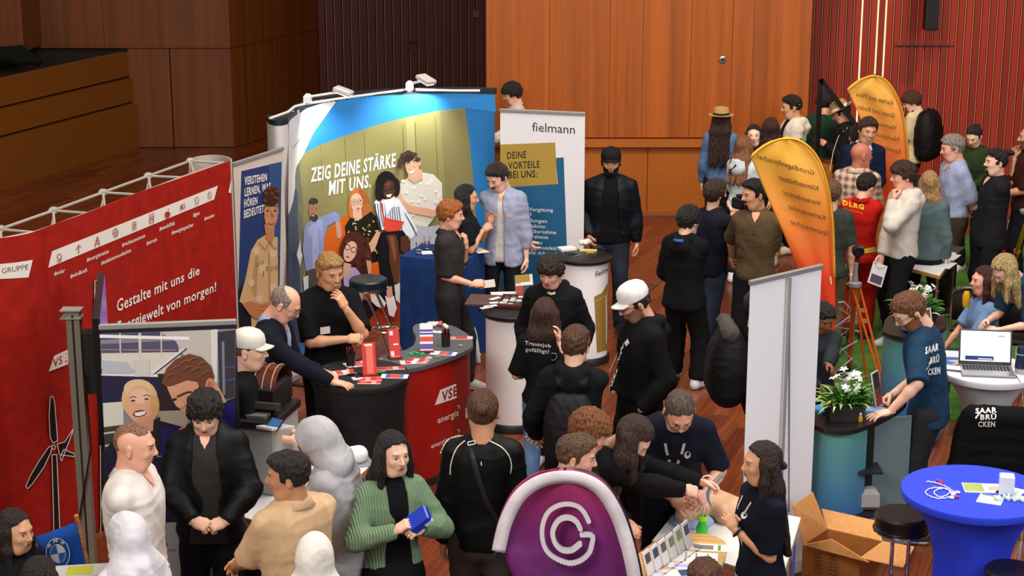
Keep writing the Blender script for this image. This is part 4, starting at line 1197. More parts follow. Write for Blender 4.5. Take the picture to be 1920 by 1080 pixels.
a.poly('ece4dc', [(427, 361), (432, 336), (432, 362)])
IC = 'a02a20'
a.ring(IC, 110, 481, 4, 5, 1.2, n=10); a.line(IC, [(106, 489), (114, 486)], 1.2); a.line(IC, [(106, 492), (114, 489)], 1.2)
a.line(IC, [(146, 458), (146, 475)], 1.1); a.line(IC, [(141, 468), (146, 460), (151, 464)], 1.1); a.line(IC, [(177, 463), (181, 443), (185, 461)], 1.1); a.line(IC, [(177, 452), (185, 450)], 1.1); a.line(IC, [(176, 457), (186, 455)], 1.1)
a.ring(IC, 215, 436, 4.5, 8, 1.1, n=12); a.line(IC, [(211, 437), (219, 435)], 1); a.line(IC, [(215, 428), (215, 444)], 1)
for k in range(4): a.line(IC, [(246, 418 + k * 4), (254, 416 + k * 4)], 1.6)
a.line(IC, [(279, 402), (286, 400), (286, 417), (279, 419), (279, 402)], 1.1); a.ring(IC, 282.5, 409, 2, 4, 1.1, n=8)
a.ell('b82018', 312, 401, 5, 4.5); a.ell('b82018', 312, 405, 4, 3); a.line(IC, [(314, 396), (313, 390)], 1)
a.line(IC, [(337, 384), (344, 382), (344, 390), (337, 392), (337, 384)], 1.1); a.poly(IC, [(338, 385), (340, 384.5), (340, 390.5), (338, 391)])
a.ring(IC, 367, 376, 3, 7, 1, n=12); a.ring(IC, 391, 366, 2.4, 7, 1, n=12)
BK = '180c0a'; WH = 'e8dcd4'
def blade(pts, w=1.4): a.poly(BK, pts); a.line(WH, pts + [pts[0]], w)
blade([(175, 527), (180, 524), (185, 532), (190, 600), (193, 650), (194, 690), (181, 690), (178, 640), (174, 580)])
blade([(91, 744), (95, 742), (99, 752), (103, 800), (105, 826), (96, 830), (91, 820), (89, 780)])
blade([(95, 835), (92, 848), (80, 875), (60, 905), (51, 915), (47, 911), (56, 890), (72, 862), (88, 838)])
blade([(104, 832), (118, 828), (136, 800), (148, 772), (140, 790), (112, 864), (109, 858), (116, 842), (135, 850), (138, 856), (108, 852)])
blade([(94, 852), (103, 852), (109, 1000), (98, 1000)]); a.ring(WH, 97, 838, 3.2, 4.5, 1.3, n=12)
blade([(184, 735), (196, 732), (200, 1080), (186, 1080)]); a.ring(WH, 190, 712, 6, 15, 1.5, 40, 320, n=14)
a.build('printed_artwork', t)
fr = MB(); bk = plan([(-90, 455), (0, 430), (100, 395), (193, 361), (278, 330), (357, 302)], zt - .01); fn = plan([(-30, 455), (65, 436), (165, 400), (255, 365), (340, 333), (420, 306)], zt - .02)
for i in range(5): fr.tube([bk[i], bk[i + 1]], .011, 6); fr.tube([fn[i], fn[i + 1]], .011, 6)
for i in range(6):
    fr.tube([bk[i], fn[i]], .010, 6); 
    if i: fr.tube([bk[i], fn[i] * .35 + fn[i - 1] * .65 + (0, 0, -.10)], .010, 6)
    fr.tube([bk[i], bk[i] * (1, 1, 0) + (0, 0, .02)], .011, 6); fr.box(bk[i] + (0, 0, .0), (.055, .055, .05), bev=.012)
    if i < 5:
        for z0_, z1_ in ((0.05, 1.15), (1.15, 2.25)): fr.tube([bk[i] * (1, 1, 0) + (0, 0, z0_), bk[i + 1] * (1, 1, 0) + (0, 0, z1_)], .008, 5)
fr.build('truss_frame', mat('b4aaa0', .45, metal=.3), t, world=True)
ribbon(smooth_plan(plan([(357, 305), (358, 300), (370, 294), (392, 291), (415, 292), (430, 297), (432, 302)], zt)), .03, zt, 'end_panel', mat('b0a498', .6), t)
# --- screen stand
c = at(137, 577, 1.92); t = thing('screen_stand', 'tall silver column stand carrying a flat screen seen edge-on before the red wall', 'stand', (c[0], c[1], 0))
MB().box((0, 0, .98), (.085, .07, 1.86), bev=.012).build('column', mat('9c9484', .4, metal=.6), t, smooth=False); MB().box((0, -.036, .98), (.012, .004, 1.8)).build('groove', BLACKM, t)
for z in (1.86, 1.91): MB().box((-.01, 0, z), (.13, .10, .008)).build('top_plate', GREYM, t)
MB().box((0, 0, .02), (.6, .6, .03), bev=.01).build('base_plate', BLACKM, t, smooth=False)
MB().box((.08, .05, 1.55), (.10, .12, .40)).build('bracket', BLACKM, t, smooth=False); MB().tube([(.06, -.05, 1.5), (.07, -.06, 1.0), (-.04, -.06, .5), (-.12, -.05, .1)], .006, 6).build('cable', BLACKP, t)
t2 = thing('flat_screen', 'flat television seen almost edge-on with a purple picture, on the silver column', 'television', (c[0] + .165, c[1] + .0, 1.60), R(11))
MB().box((0, 0, 0), (.045, 1.10, .82), bev=.008).build('housing', BLACKP, t2, smooth=False); MB().box((.024, 0, 0), (.003, 1.06, .78)).build('screen', mat('6a5aa0', .2, 'emit', scale=.35), t2, smooth=False)
# --- workshop roll-up
t, S = rollup('roll-up banner with a photo of a smiling blonde woman and a young man', (187, 617), (442, 607), 2.05, mat('12121e', .5))
a = Art(S)
a.poly('8e8694', [(188, 626), (442, 616), (441, 700), (440, 820), (200, 870), (192, 760)]); a.poly('dcd2c4', [(190, 655), (340, 650), (330, 740), (195, 745)]); a.poly('4a4468', [(188, 627), (300, 622), (300, 632), (188, 637)])
a.poly('55506e', [(190, 645), (335, 638), (335, 660), (190, 662)]); a.poly('c8beb4', [(300, 622), (405, 618), (402, 720), (340, 660), (330, 640)]); a.poly('e0dcd6', [(395, 618), (408, 617), (407, 730), (398, 720)])
for x in (225, 262, 302): a.line('d8d0c6', [(x, 624), (x + 1, 670)], 5 if x == 262 else 2.5)
a.line('f6f2ee', [(187, 630), (355, 634)], 6); a.line('c09070', [(190, 655), (330, 656)], 1.5)
a.poly('37333c', [(408, 622), (441, 618), (440, 745), (412, 750)]); a.line('4a4a80', [(415, 690), (440, 686)], 3); a.line('4a4a80', [(415, 715), (440, 710)], 3); a.line('7a808c', [(418, 640), (420, 740)], 5)
a.poly('1c1a3e', [(190, 700), (300, 706), (305, 760), (192, 770)]); a.poly('b8bcc6', [(190, 675), (238, 678), (252, 695), (245, 700), (200, 698), (190, 690)]); a.line('e8e4e2', [(190, 702), (305, 705)], 3); a.poly('cfcac4', [(252, 675), (280, 672), (281, 705), (254, 706)])
a.line('e2dedc', [(283, 700), (345, 655)], 6); a.line('1c1a28', [(290, 700), (350, 653)], 2); a.poly('241c1c', [(296, 700), (350, 700), (350, 790), (300, 780)]); a.poly('a89a8c', [(295, 770), (352, 768), (352, 800), (300, 804)])
a.poly('d8d0c4', [(193, 755), (232, 752), (232, 800), (195, 800)]); a.poly('3c3632', [(195, 800), (235, 795), (236, 850), (197, 860)]); a.line('cac2bc', [(195, 812), (235, 806)], 3); a.line('cac2bc', [(197, 835), (232, 830)], 3); a.poly('14122c', [(192, 850), (230, 800), (300, 788), (345, 800), (395, 760), (441, 745), (440, 1000), (200, 1000)])
a.poly('20186a', [(395, 780), (425, 754), (441, 752), (440, 850), (385, 850)]); a.poly('1a1450', [(300, 800), (340, 800), (345, 860), (300, 860)])
# blonde woman
a.ell('d8b47c', 262, 748, 34, 38); a.ell('e0c290', 258, 728, 26, 18); a.ell('e2a888', 263, 757, 26, 36); a.ell('d2a064', 290, 760, 9, 22); a.poly('d89a7c', [(255, 785), (290, 775), (296, 805), (262, 812)]); a.ell('ecbc9c', 262, 742, 20, 14)
a.ell('e4ae90', 270, 765, 5, 4); a.ell('d08a72', 256, 770, 3, 2); a.ell('8a3038', 262, 774, 13, 6.5, -10); a.poly('f4ece6', [(252, 773), (274, 769), (272, 775), (262, 779), (254, 778)]); a.line('6a4028', [(243, 745), (250, 742), (256, 744)], 1.6); a.line('6a4028', [(269, 741), (276, 739), (282, 742)], 1.6)
a.ell('4a3630', 250, 750, 4, 1.8); a.ell('4a3630', 275, 747, 4, 1.8); a.poly('1a1a1c', [(288, 786), (300, 780), (300, 860), (285, 860)])
# young man
a.poly('d69a7a', [(312, 722), (330, 706), (385, 700), (405, 715), (425, 752), (396, 768), (388, 790), (350, 775), (330, 760), (322, 745)]); a.poly('6e4028', [(303, 716), (312, 690), (330, 672), (355, 662), (378, 668), (396, 685), (402, 705), (396, 722), (388, 735), (378, 735), (370, 715), (350, 712), (325, 722), (312, 724)])
for x, y, r in ((330, 687, 8), (346, 677, 9), (362, 672, 9), (378, 680, 8), (388, 696, 7), (352, 688, 8), (368, 690, 8), (320, 702, 6)): a.line('8a5a38', [(x - r, y + r * .6), (x - r * .2, y - r * .2), (x + r, y - r * .4)], 2.2); a.line('4e2c1c', [(x - r, y + r), (x, y + r * .2), (x + r, y)], 1.4)
a.ell('d08c6c', 393, 720, 8, 13, 10); a.ell('b86a50', 393, 721, 4, 8, 10); a.line('4a2c1c', [(332, 742), (350, 734), (360, 733)], 3.5); a.ell('30201c', 327, 747, 5, 2.2, -20); a.ell('e0a688', 338, 756, 9, 7, 20); a.ell('30201c', 355, 742, 4, 1.8)
a.poly('c08468', [(335, 803), (345, 796), (365, 800), (372, 820), (360, 836), (345, 830)]); a.poly('c88c70', [(336, 803), (360, 797), (358, 804), (338, 809)])
a.text('e0dcd8', 'D', 273, 948, 285, 948, 17); a.text('b0b0b0', 'NISCH', 271, 958, 294, 958, 4); a.text('d0d0d0', 'BMW', 295, 855, 303, 855, 3)
a.poly('8e8884', [(255, 978), (440, 975), (440, 1180), (262, 1180)]); 
for s_, y in (('ssung', 1002), ('enten', 1011)): a.text('5a5654', s_, 290, y, 312, y, 6)
a.text('201c1c', 'Mech', 290, 1021, 315, 1021, 7, bold=.02); a.text('3a3634', 'Elektronik', 290, 1031, 330, 1031, 6)
a.build('printed_photo', t)
# --- portrait roll-up
t, S = rollup('white-edged roll-up with a curly-haired man in glasses on a blue photo', (437, 311), (530, 281), 2.1, mat('d4c4b8', .5))
a = Art(S); a.poly('24386c', [(452, 321), (528, 303), (522, 640), (444, 640)]); a.poly('2c4c80', [(505, 308), (528, 303), (524, 480), (500, 480)]); a.poly('0e1018', [(447, 545), (470, 500), (470, 640), (444, 640)])
for i, (s_, x0, y0, x1, y1, h_) in enumerate((('VERSTEHEN', 458, 347, 500, 338, 15), ('LERNEN, WAS', 458, 368, 507, 355, 15), ('HÖREN', 457, 389, 482, 382, 15), ('BEDEUTET?', 457, 409, 497, 396, 15))): a.text('f0e6da', s_, x0, y0, x1, y1, h_, h_ - 2, bold=.03)
a.poly('cfa878', [(470, 470), (482, 450), (497, 440), (520, 445), (522, 640), (472, 640), (470, 590), (455, 570), (448, 565), (460, 520)])
a.poly('b88c5c', [(478, 480), (484, 478), (480, 560), (470, 545)]); 
for x, y, r in ((480, 470, 6), (510, 475, 7), (492, 505, 8), (512, 540, 7), (470, 530, 6), (485, 560, 6), (508, 600, 8), (490, 600, 6)): a.ell('dcbc94', x, y, r, r * 1.2)
for s_, x, y in (('O', 480, 500), ('U', 488, 496), ('J', 489, 516), ('E', 497, 508), ('D', 507, 508), ('E', 515, 506)): a.text('8c6c48', s_, x, y, x + 5, y - 1, 8)
a.poly('c07c54', [(494, 420), (514, 425), (512, 446), (506, 458), (497, 445)]); a.ell('cc8a62', 507, 398, 13, 31, 3); a.ell('3a2014', 507, 368, 16, 20, 10)
for x, y in ((497, 362), (503, 352), (511, 350), (518, 358), (495, 376), (520, 372), (508, 362), (514, 370)): a.ell('6a3c20', x, y, 4, 3, 30)
a.ring('c0a070', 500, 396, 6.5, 8, 1.1, n=16); a.ring('c0a070', 514, 396, 6, 8, 1.1, n=16); a.ell('2a1a14', 500, 395, 2.4, 1.5); a.ell('2a1a14', 514, 395, 2.4, 1.5); a.line('a85a40', [(500, 418), (507, 421), (514, 417)], 2.4); a.line('8a5038', [(507, 398), (509, 407), (506, 408)], 1.2)
a.line('4a2c1c', [(495, 386), (504, 385)], 1.8); a.line('4a2c1c', [(510, 385), (518, 386)], 1.8); a.line('a07848', [(484, 455), (496, 468), (504, 452), (512, 466), (520, 462)], 1.3); a.line('a07848', [(503, 470), (504, 640)], 1)
a.poly('c07850', [(452, 570), (466, 564), (486, 570), (500, 566), (504, 580), (494, 592), (480, 598), (466, 590)]); a.poly('c07850', [(502, 578), (520, 552), (523, 575), (515, 588), (505, 585)]); a.line('8a5030', [(484, 575), (498, 574)], 1); a.line('8a5030', [(484, 582), (496, 582)], 1)
a.text('1c1c20', 'fielmann', 468, 722, 520, 706, 10); a.build('printed_photo', t)
# --- curved pop-up wall
zt = 2.3
front = plan([(540, 230), (546, 223), (555, 216), (575, 202), (605, 192), (652, 184), (705, 177), (767, 174), (855, 172), (927, 174)], zt)
left = plan([(500, 223), (503, 229), (514, 233), (528, 233)], zt)
Pw = smooth_plan(front, 7); Pe = smooth_plan(left + front[:1], 5)
t = thing('pop_up_wall', 'tall curved blue and white pop-up wall with a group photo of five laughing people on an orange sofa', 'exhibition wall', (Pw[30][0], Pw[30][1], 0))
ribbon(Pw, .05, zt - .01, 'fabric_panel', mat('1f74b4', .45), t); ribbon(Pe, .05, zt - .01, 'end_panel', mat('d0cac8', .5), t); ribbon(Pe, zt - .015, zt + .035, 'top_band', mat('1a2024', .5), t, th=.06)
ribbon([p + np.array((0, -.004)) for p in Pw], zt - .015, zt + .035, 'top_band', mat('1a2024', .5), t, th=.10)
ribbon([p for p in Pw], 0, .05, 'base_band', mat('101012', .6), t, th=.08)
a = Art(Surf(Pw), 9)
a.poly('e8e4e2', [(541, 230), (546, 223), (555, 216), (575, 203), (605, 193), (632, 188), (607, 222), (588, 248), (575, 275), (570, 287), (556, 312), (553, 330), (553, 351), (549, 378), (543, 396), (540, 402)])
a.poly('17455f', [(540, 402), (543, 396), (549, 378), (553, 351), (560, 360), (566, 640), (540, 660)]); a.poly('2c86cc', [(632, 189), (652, 185), (705, 178), (767, 175), (855, 173), (927, 175), (930, 210), (872, 203), (820, 208), (760, 220), (700, 236), (640, 257), (600, 272), (570, 287), (588, 248), (607, 222)])
ol = [(570, 287), (600, 272), (640, 257), (700, 236), (760, 220), (820, 208), (872, 203), (880, 260), (887, 330), (893, 420), (895, 640), (566, 640), (558, 420), (554, 352), (554, 318)]
a.poly('8c8450', ol); a.poly('6a6a58', [(554, 318), (560, 305), (572, 420), (574, 640), (566, 640), (558, 420)])
for x, w_, c_ in ((600, 1.3, '6c6638'), (646, 1.3, '6c6638'), (682, 1.2, '6c6638'), (755, 2.2, '746c40'), (778, 1.4, '605a34'), (816, 1.2, '6c6638'), (850, 1.2, '746c40')): a.line(c_, [(x, 272 - (x - 600) * .3 + (x > 700) * 10), (x + 8, 420), (x + 12, 520)], w_)
a.poly('97905c', [(760, 222), (776, 218), (786, 420), (768, 420)]); a.poly('80784a', [(825, 209), (872, 205), (886, 330), (890, 420), (840, 420)])
for k in range(8): a.ell('b0aeb0', 550 + k * 2.8, 276 - k * 4, 1.2, 2.6, 20, n=7)
a.text('fbfaf6', 'ZEIG DEINE STÄRKE.', 581, 341, 745, 311, 26, 25, bold=.022, lean=.05); a.text('fbfaf6', 'MIT UNS.', 615, 366, 694, 350, 27, 23, bold=.022, lean=.05)
# sofa and floor of the print
a.poly('d45f14', [(600, 480), (606, 440), (625, 420), (655, 398), (700, 430), (740, 480), (738, 560), (690, 600), (640, 560), (602, 510)]); a.poly('a8361c', [(566, 600), (690, 560), (750, 540), (895, 520), (895, 640), (566, 640)]); a.poly('141416', [(566, 566), (680, 560), (710, 575), (680, 615), (640, 620), (566, 625)])
# seated man in blue shirt
a.poly('8c96c4', [(568, 432), (574, 418), (590, 408), (604, 405), (626, 396), (634, 400), (637, 414), (626, 416), (612, 424), (606, 450), (604, 500), (572, 510), (566, 470)]); a.poly('a4aed6', [(575, 430), (590, 412), (604, 412), (600, 500), (580, 505)]); a.ell('a87458', 586, 394, 9, 18, 3); a.ell('2a1c18', 586, 378, 8.5, 7); a.ell('3c2a22', 587, 408, 7.5, 8); a.ell('ece4dc', 587, 404, 3.5, 1.6); a.line('1a1210', [(580, 392), (584, 391)], 1.4); a.line('1a1210', [(588, 391), (592, 391)], 1.4); a.poly('c89878', [(627, 414), (637, 416), (640, 440), (636, 448), (630, 445)]); a.poly('4c443a', [(572, 508), (604, 498), (650, 520), (660, 560), (600, 600), (575, 590)]); a.poly('dce0ea', [(566, 520), (576, 516), (576, 540), (568, 545)])
# ginger woman, floral blouse
a.ell('a85c2c', 672, 388, 21, 36, -4); a.ell('c07438', 662, 380, 10, 30, 8); a.ell('b46a34', 690, 400, 10, 20, -20); a.poly('1e1a12', [(645, 424), (655, 408), (672, 412), (694, 396), (706, 408), (714, 440), (716, 470), (700, 500), (680, 480), (662, 475), (648, 452)]); a.poly('e0b094', [(660, 392), (676, 392), (678, 408), (668, 414), (660, 406)]); a.ell('e6b89c', 667, 379, 11.5, 17, -4)
random.seed(4)
for k in range(34):
    x = random.uniform(650, 710); y = random.uniform(412, 476)
    if x > 650 + (430 - y) * .3: a.ell(random.choice(('c8a050', 'dcc48c', 'b08838', 'e8dcb8')), x, y, random.uniform(1.5, 3.2), random.uniform(1, 2), random.uniform(0, 180), n=7)
a.ring('a88a60', 661, 378, 5, 5.4, .9, n=14); a.ring('a88a60', 673, 376, 5, 5.4, .9, n=14); a.ell('3a2a20', 661, 378, 1.5, 1.1); a.ell('3a2a20', 673, 376, 1.5, 1.1); a.ell('b05048', 669, 390, 3.4, 1.4); a.poly('dca888', [(690, 455), (706, 430), (712, 436), (700, 468), (688, 478), (676, 474)])
# standing man, pale shirt
a.poly('dcd6c8', [(748, 344), (762, 334), (790, 322), (812, 326), (828, 342), (830, 380), (818, 402), (800, 425), (786, 442), (765, 420), (744, 390)])
for k in range(26): a.ell('ece8de', random.uniform(755, 824), random.uniform(335, 405), random.uniform(2, 4.5), random.uniform(2, 4), n=8)
a.poly('b4b8c4', [(766, 418), (800, 424), (832, 420), (835, 500), (800, 520), (764, 500)]); a.poly('dca888', [(765, 322), (790, 316), (792, 334), (776, 342), (764, 334)]); a.ell('dfae90', 772, 312, 12.5, 19, -14); a.ell('d09a7c', 786, 305, 3, 5); a.ell('33241e', 763, 293, 15, 10, -15)
for x, y in ((750, 300), (755, 290), (765, 285), (776, 289), (782, 298), (748, 308)): a.ell('4a342a', x, y, 5.5, 4.5)
a.ring('d0b090', 765, 311, 4.6, 4.2, .8, n=12); a.ring('d0b090', 777, 307, 4.6, 4.2, .8, n=12); a.line('30221c', [(761, 305), (768, 303)], 1.5); a.line('30221c', [(773, 301), (780, 299)], 1.5); a.poly('f2ece6', [(766, 322), (777, 317), (775, 322), (769, 325)]); a.poly('dca888', [(739, 378), (750, 370), (770, 384), (806, 390), (820, 396), (812, 406), (770, 398), (745, 388)]); a.poly('e0b094', [(735, 366), (748, 356), (758, 376), (746, 388), (738, 382)])
# woman in striped shirt
a.poly('e8ecf2', [(698, 378), (710, 366), (732, 362), (748, 374), (764, 398), (782, 430), (772, 446), (756, 440), (746, 425), (714, 430), (704, 400)])
for k in range(11): x = 700 + k * 4.6; a.line('26365c', [(x, 380 - (k > 3) * 6 + (k > 7) * 12), (x + 3, 408), (x + 7, 424 + (k > 8) * 12)], 1.5)
for k in range(6): a.line('26365c', [(758 + k * 3, 398 + k * 5), (770 + k * 2, 420 + k * 4)], 1.3)
a.poly('f4f4f6', [(717, 372), (734, 364), (736, 384), (722, 404)]); a.ell('15100f', 722, 346, 22, 27); a.ell('1c1513', 708, 360, 9, 16); a.ell('1c1513', 741, 350, 8, 18); a.ell('55301f', 727, 354, 12, 18, 4); a.ell('6c4028', 726, 347, 7, 6); a.line('c04830', [(710, 374), (716, 404)], 2.4)
a.ring('120c0a', 720, 352, 5, 4.2, 1.3, n=12); a.ring('120c0a', 733, 350, 5, 4.2, 1.3, n=12); a.poly('f6f0ec', [(721, 364), (733, 362), (730, 368), (724, 368)]); a.poly('e04c34', [(714, 402), (726, 408), (757, 414), (748, 430), (728, 434), (718, 430)]); a.line('a83424', [(722, 410), (752, 416)], 1)
a.poly('121216', [(712, 434), (754, 430), (768, 450), (768, 480), (742, 470), (745, 560), (706, 560), (700, 500)]); a.poly('633623', [(722, 440), (734, 436), (744, 442), (748, 480), (747, 525), (738, 530), (726, 480)]); a.poly('8a5236', [(728, 442), (736, 440), (742, 480), (738, 490)]); a.poly('5a3222', [(750, 442), (764, 440), (768, 462), (760, 474), (750, 468)])
# curly woman low in the print
a.ell('4e241a', 662, 478, 30, 46, -10)
for k in range(30): a.ell(random.choice(('6e3424', '5c2a1c', '3c1a12')), random.uniform(640, 690), random.uniform(446, 516), 4.5, 3.4, random.uniform(0, 90), n=8)
a.ell('dfae94', 650, 470, 12, 20, 18); a.ring('181210', 645, 462, 5, 5.2, 1.3, n=12); a.ring('181210', 657, 467, 5, 5.2, 1.3, n=12); a.ell('b44c48', 645, 480, 4, 1.6, 20); a.poly('b49cc8', [(636, 498), (660, 500), (676, 520), (672, 580), (640, 580)]); a.poly('d0a088', [(638, 490), (652, 494), (646, 520), (636, 515)])
a.poly('d89a7c', [(680, 486), (690, 488), (692, 510), (684, 512)]); a.poly('d65f14', [(690, 492), (704, 488), (708, 520), (690, 525)])
a.poly('e8e4e2', [(688, 548), (706, 550), (720, 566), (715, 577), (700, 572), (690, 562)]); a.poly('eceae8', [(718, 553), (736, 552), (742, 575), (736, 592), (726, 588)]); a.poly('d8d4d0', [(737, 532), (748, 528), (748, 566), (740, 560)]); a.poly('d89a7c', [(686, 536), (698, 536), (702, 552), (690, 550)]); a.poly('d89a7c', [(720, 536), (732, 534), (734, 554), (722, 556)])
a.poly('dce8ee', [(545, 478), (552, 450), (553, 470), (556, 478), (551, 500), (549, 490)]); a.build('printed_photo', t, m=mat('fffefe', .42, 'vcol'))
mb = MB(); q = plan([(506, 222), (540, 210), (552, 200), (575, 194), (650, 183), (762, 168)], zt + .04); mb.tube(q, .012, 6); q2 = plan([(780, 168), (850, 170), (900, 170)], zt + .04); mb.tube(q2, .012, 6)
for i, x in enumerate((.0, .04, .08)): mb.tube([q[1] + (x, .05 * i, 0), q[1] + (x, .05 * i + .02, -.12)], .008, 5)
mb.build('truss_rail', WHITEP, t, world=True)
def spotlight(label, b, e, zt, lt):
    pb, pe = at(*b, zt + .05), at(*e, zt + .16); pe = pb + (pe - pb) * 1.0
    t = thing('display_spotlight', label, 'lamp', tuple(pb)); d = (pe - pb)
    MB().box((0, 0, .03), (.07, .09, .10), bev=.02).build('clamp', WHITEP, t)
    MB().tube([(0, 0, .05), tuple(d)], .012, 8).build('arm', WHITEP, t)
    M = Matrix.Rotation(math.atan2(d[1], d[0]), 4, 'Z') @ Matrix.Rotation(R(18), 4, 'Y')
    MB().box(d * 1.06 + (0, 0, .0), (.17, .12, .05), M=M, bev=.012).build('lamp_head', mat('cfcac4', .4), t, smooth=False)
    MB().box(d * 1.06 + (0, 0, -.028), (.13, .09, .006), M=M).build('lens', mat('fff6e0', .3, 'emit', scale=6), t, smooth=False)
    l = spot('spotlight_beam', tuple(pb + d * 1.1 + (0, 0, -.06)), lt, 42, (.92, .97, 1.0), 120, .9, .04); return t
spotlight('white clip-on spotlight with long arm over the white end of the pop-up wall', (577, 192), (640, 172), zt, tuple(at(600, 300, 1.8)))
spotlight('white clip-on spotlight standing over the middle of the pop-up wall', (768, 167), (797, 150), zt, tuple(at(775, 215, 2.1)))
# --- blue, gold and white roll-up
t, S = rollup('white roll-up with a gold box and a petrol blue list of benefits', (938, 209), (1097, 216), 2.15, mat('ece8ea', .5))
a = Art(S); a.poly('1c5e86', [(938, 352), (1046, 345), (1042, 296), (1057, 295), (1068, 600), (938, 600)]); a.poly('b0903c', [(938, 271), (1041, 267), (1045, 345), (938, 352)])
for s_, x0, y0, x1, y1 in (('DEINE', 951, 298, 987, 296), ('VORTEILE', 953, 317, 1012, 314), ('BEI UNS:', 954, 334, 1007, 332)): a.text('14120e', s_, x0, y0, x1, y1, 13, bold=.015)
a.text('202022', 'fielmann', 998, 246, 1078, 251, 17)
for s_, x0, y0, x1, y1 in (('Attraktive Vergütung', 945, 394, 1037, 397), ('13. Gehalt', 950, 401, 997, 404), ('Bonuszahlungen', 950, 414, 1026, 418), ('Mitarbeiteraktien', 952, 424, 1023, 428), ('Fahrtkostenübernahme', 948, 434, 1043, 439), ('Mitarbeiterrabatte', 951, 444, 1028, 448), ('Familiäre Teams', 952, 454, 1017, 458), ('Digitales Arbeitsumfeld', 958, 464, 1043, 469), ('Krisensicherer Arbeitsplatz', 950, 474, 1055, 480)): a.text('e8eef2', s_, x0, y0, x1, y1, 7, bold=.008)
a.build('printed_text', t)
# --- navy cloth table
z = 1.0; A, B, C = at(751, 480, z), at(868, 493, z), at(907, 468, z); D = A + C - B
t = thing('cloth_table', 'square table covered to the floor with a navy cloth beside the pop-up wall', 'table', tuple(((A + C) / 2)[:2]) + (0,))
NV = mat('163468', .8, 'cloth')
def drape(q, z, name, m, par, flare=.02, wave=.008, seed=0, zb=.03):
    pts = []; n = 14
    for i in range(4):
        for k in range(n): pts.append(q[i][:2] * (1 - k / n) + q[(i + 1) % 4][:2] * (k / n))
    c = sum(pts) / len(pts); rows = []
    for j, zz in enumerate((z, z - .01, z * .75, z * .5, z * .25, zb)):
        r_ = []
        for i, p in enumerate(pts + [pts[0]]):
            d = (p - c) / np.linalg.norm(p - c); o_ = (0, .004)[min(j, 1)] + flare * (1 - zz / z) + wave * math.sin(i * 1.9 + seed) * (1 - zz / z); r_.append((p[0] + d[0] * o_, p[1] + d[1] * o_, zz))
        rows.append(r_)
    mb = MB().sheet(rows); mb.add([(p[0], p[1], z) for p in pts], [tuple(range(len(pts)))]); return mb.build(name, m, par, world=True)
drape([A, B, C, D], z, 'tablecloth', NV, t)
a = Art(Surf([A, B, C])); a.text('d8dce4', 'fielmann', 773, 511, 850, 520, 15, 15); a.text('d8dce4', 'fielmann', 876, 512, 901, 494, 13, 10); a.base = .02; a.build('printed_logo', t)
mb = MB().tube([at(880, 600, .35) + (0, .05, 0), at(890, 625, .3), at(894, 650, .18), at(897, 682, .0) + (0, 0, .02)], .022, 8); mb.build('leg', mat('c8c8cc', .4), t, world=True)
def glass_cup(label, p, r=.032, h=.11, water=.35):
    g = thing('drinking_glass', label, 'glass', tuple(p), group=None); MB().lathe([(r * .8, 0), (r, h), (r * .93, h), (r * .74, .008), (.003, .008)], 18).build('tumbler', GLASS, g)
    MB().lathe([(r * .72, .009), (r * .72 + .15 * r * water, h * water), (.003, h * water)], 16).build('water', mat('cfe0e6', .05, 'glass'), g)
glass_cup('water glass standing alone at the corner of the navy table', at(786, 476, z)); glass_cup('taller water glass behind the other one on the navy table', at(801, 468, z), h=.13, water=.6)
def sheet(name, label, cat, px, py, z, w_, l_, rot, m, group=None, th=.004, art=None, tilt=None):
    p = at(px, py, z); o = MB().box((0, 0, th / 2), (w_, l_, th)).build(name, m, None, smooth=False, loc=tuple(p)); o.rotation_euler = (tilt or 0, 0, R(rot)); tag(o, label, cat, group); return o
PAPER = mat('ece6e0', .6)
sheet('paper_sheet', 'white paper sheet on the navy table beside the ginger man', 'paper', 898, 470, z + .002, .12, .20, 30, PAPER); sheet('paper_sheet', 'small pale notes beside the water glasses on the navy table', 'paper', 800, 474, z + .002, .10, .12, 10, PAPER)
# --- round white counters
def column_counter(label, px, py, r, z=1.0, top='1c1a1c', body='f8f3f1'):
    c = at(px, py, z); t = thing('round_counter', label, 'counter', (c[0], c[1], 0))
    MB().lathe([(r - .01, .06), (r - .01, z - .035)], 48).build('column', mat(body, .5), t); MB().lathe([(r + .012, 0), (r + .012, .055), (r, .07), (.02, .07)], 40).build('plinth', mat('161416', .5), t)
    MB().lathe([(.02, z - .04), (r + .02, z - .035), (r + .03, z - .02), (r + .03, z - .006), (r + .022, z), (.01, z)], 48).build('counter_top', mat(top, .4), t)
    arc = [np.array((c[0] + (r - .01) * math.cos(R(a_)), c[1] + (r - .01) * math.sin(R(a_)))) for a_ in range(-180, 1, 6)]
    return t, Surf(arc), c
t, S, CT1 = column_counter('white round counter with black top carrying open sample trays', 962, 580, .235)
t, S, CT2 = column_counter('white round counter with a gold panel, papers scattered on its black top', 1095, 479, .235)
a = Art(S, 6, base=.003); a.poly('a07c34', [(1114, 556), (1128, 549), (1139, 530), (1139, 656), (1119, 661)]); a.text('1c1a1c', 'fielm', 1116, 520, 1139, 510, 11); a.text('e0d0a0', 'Ausbildung', 1117, 566, 1134, 556, 3); a.build('printed_panel', t)
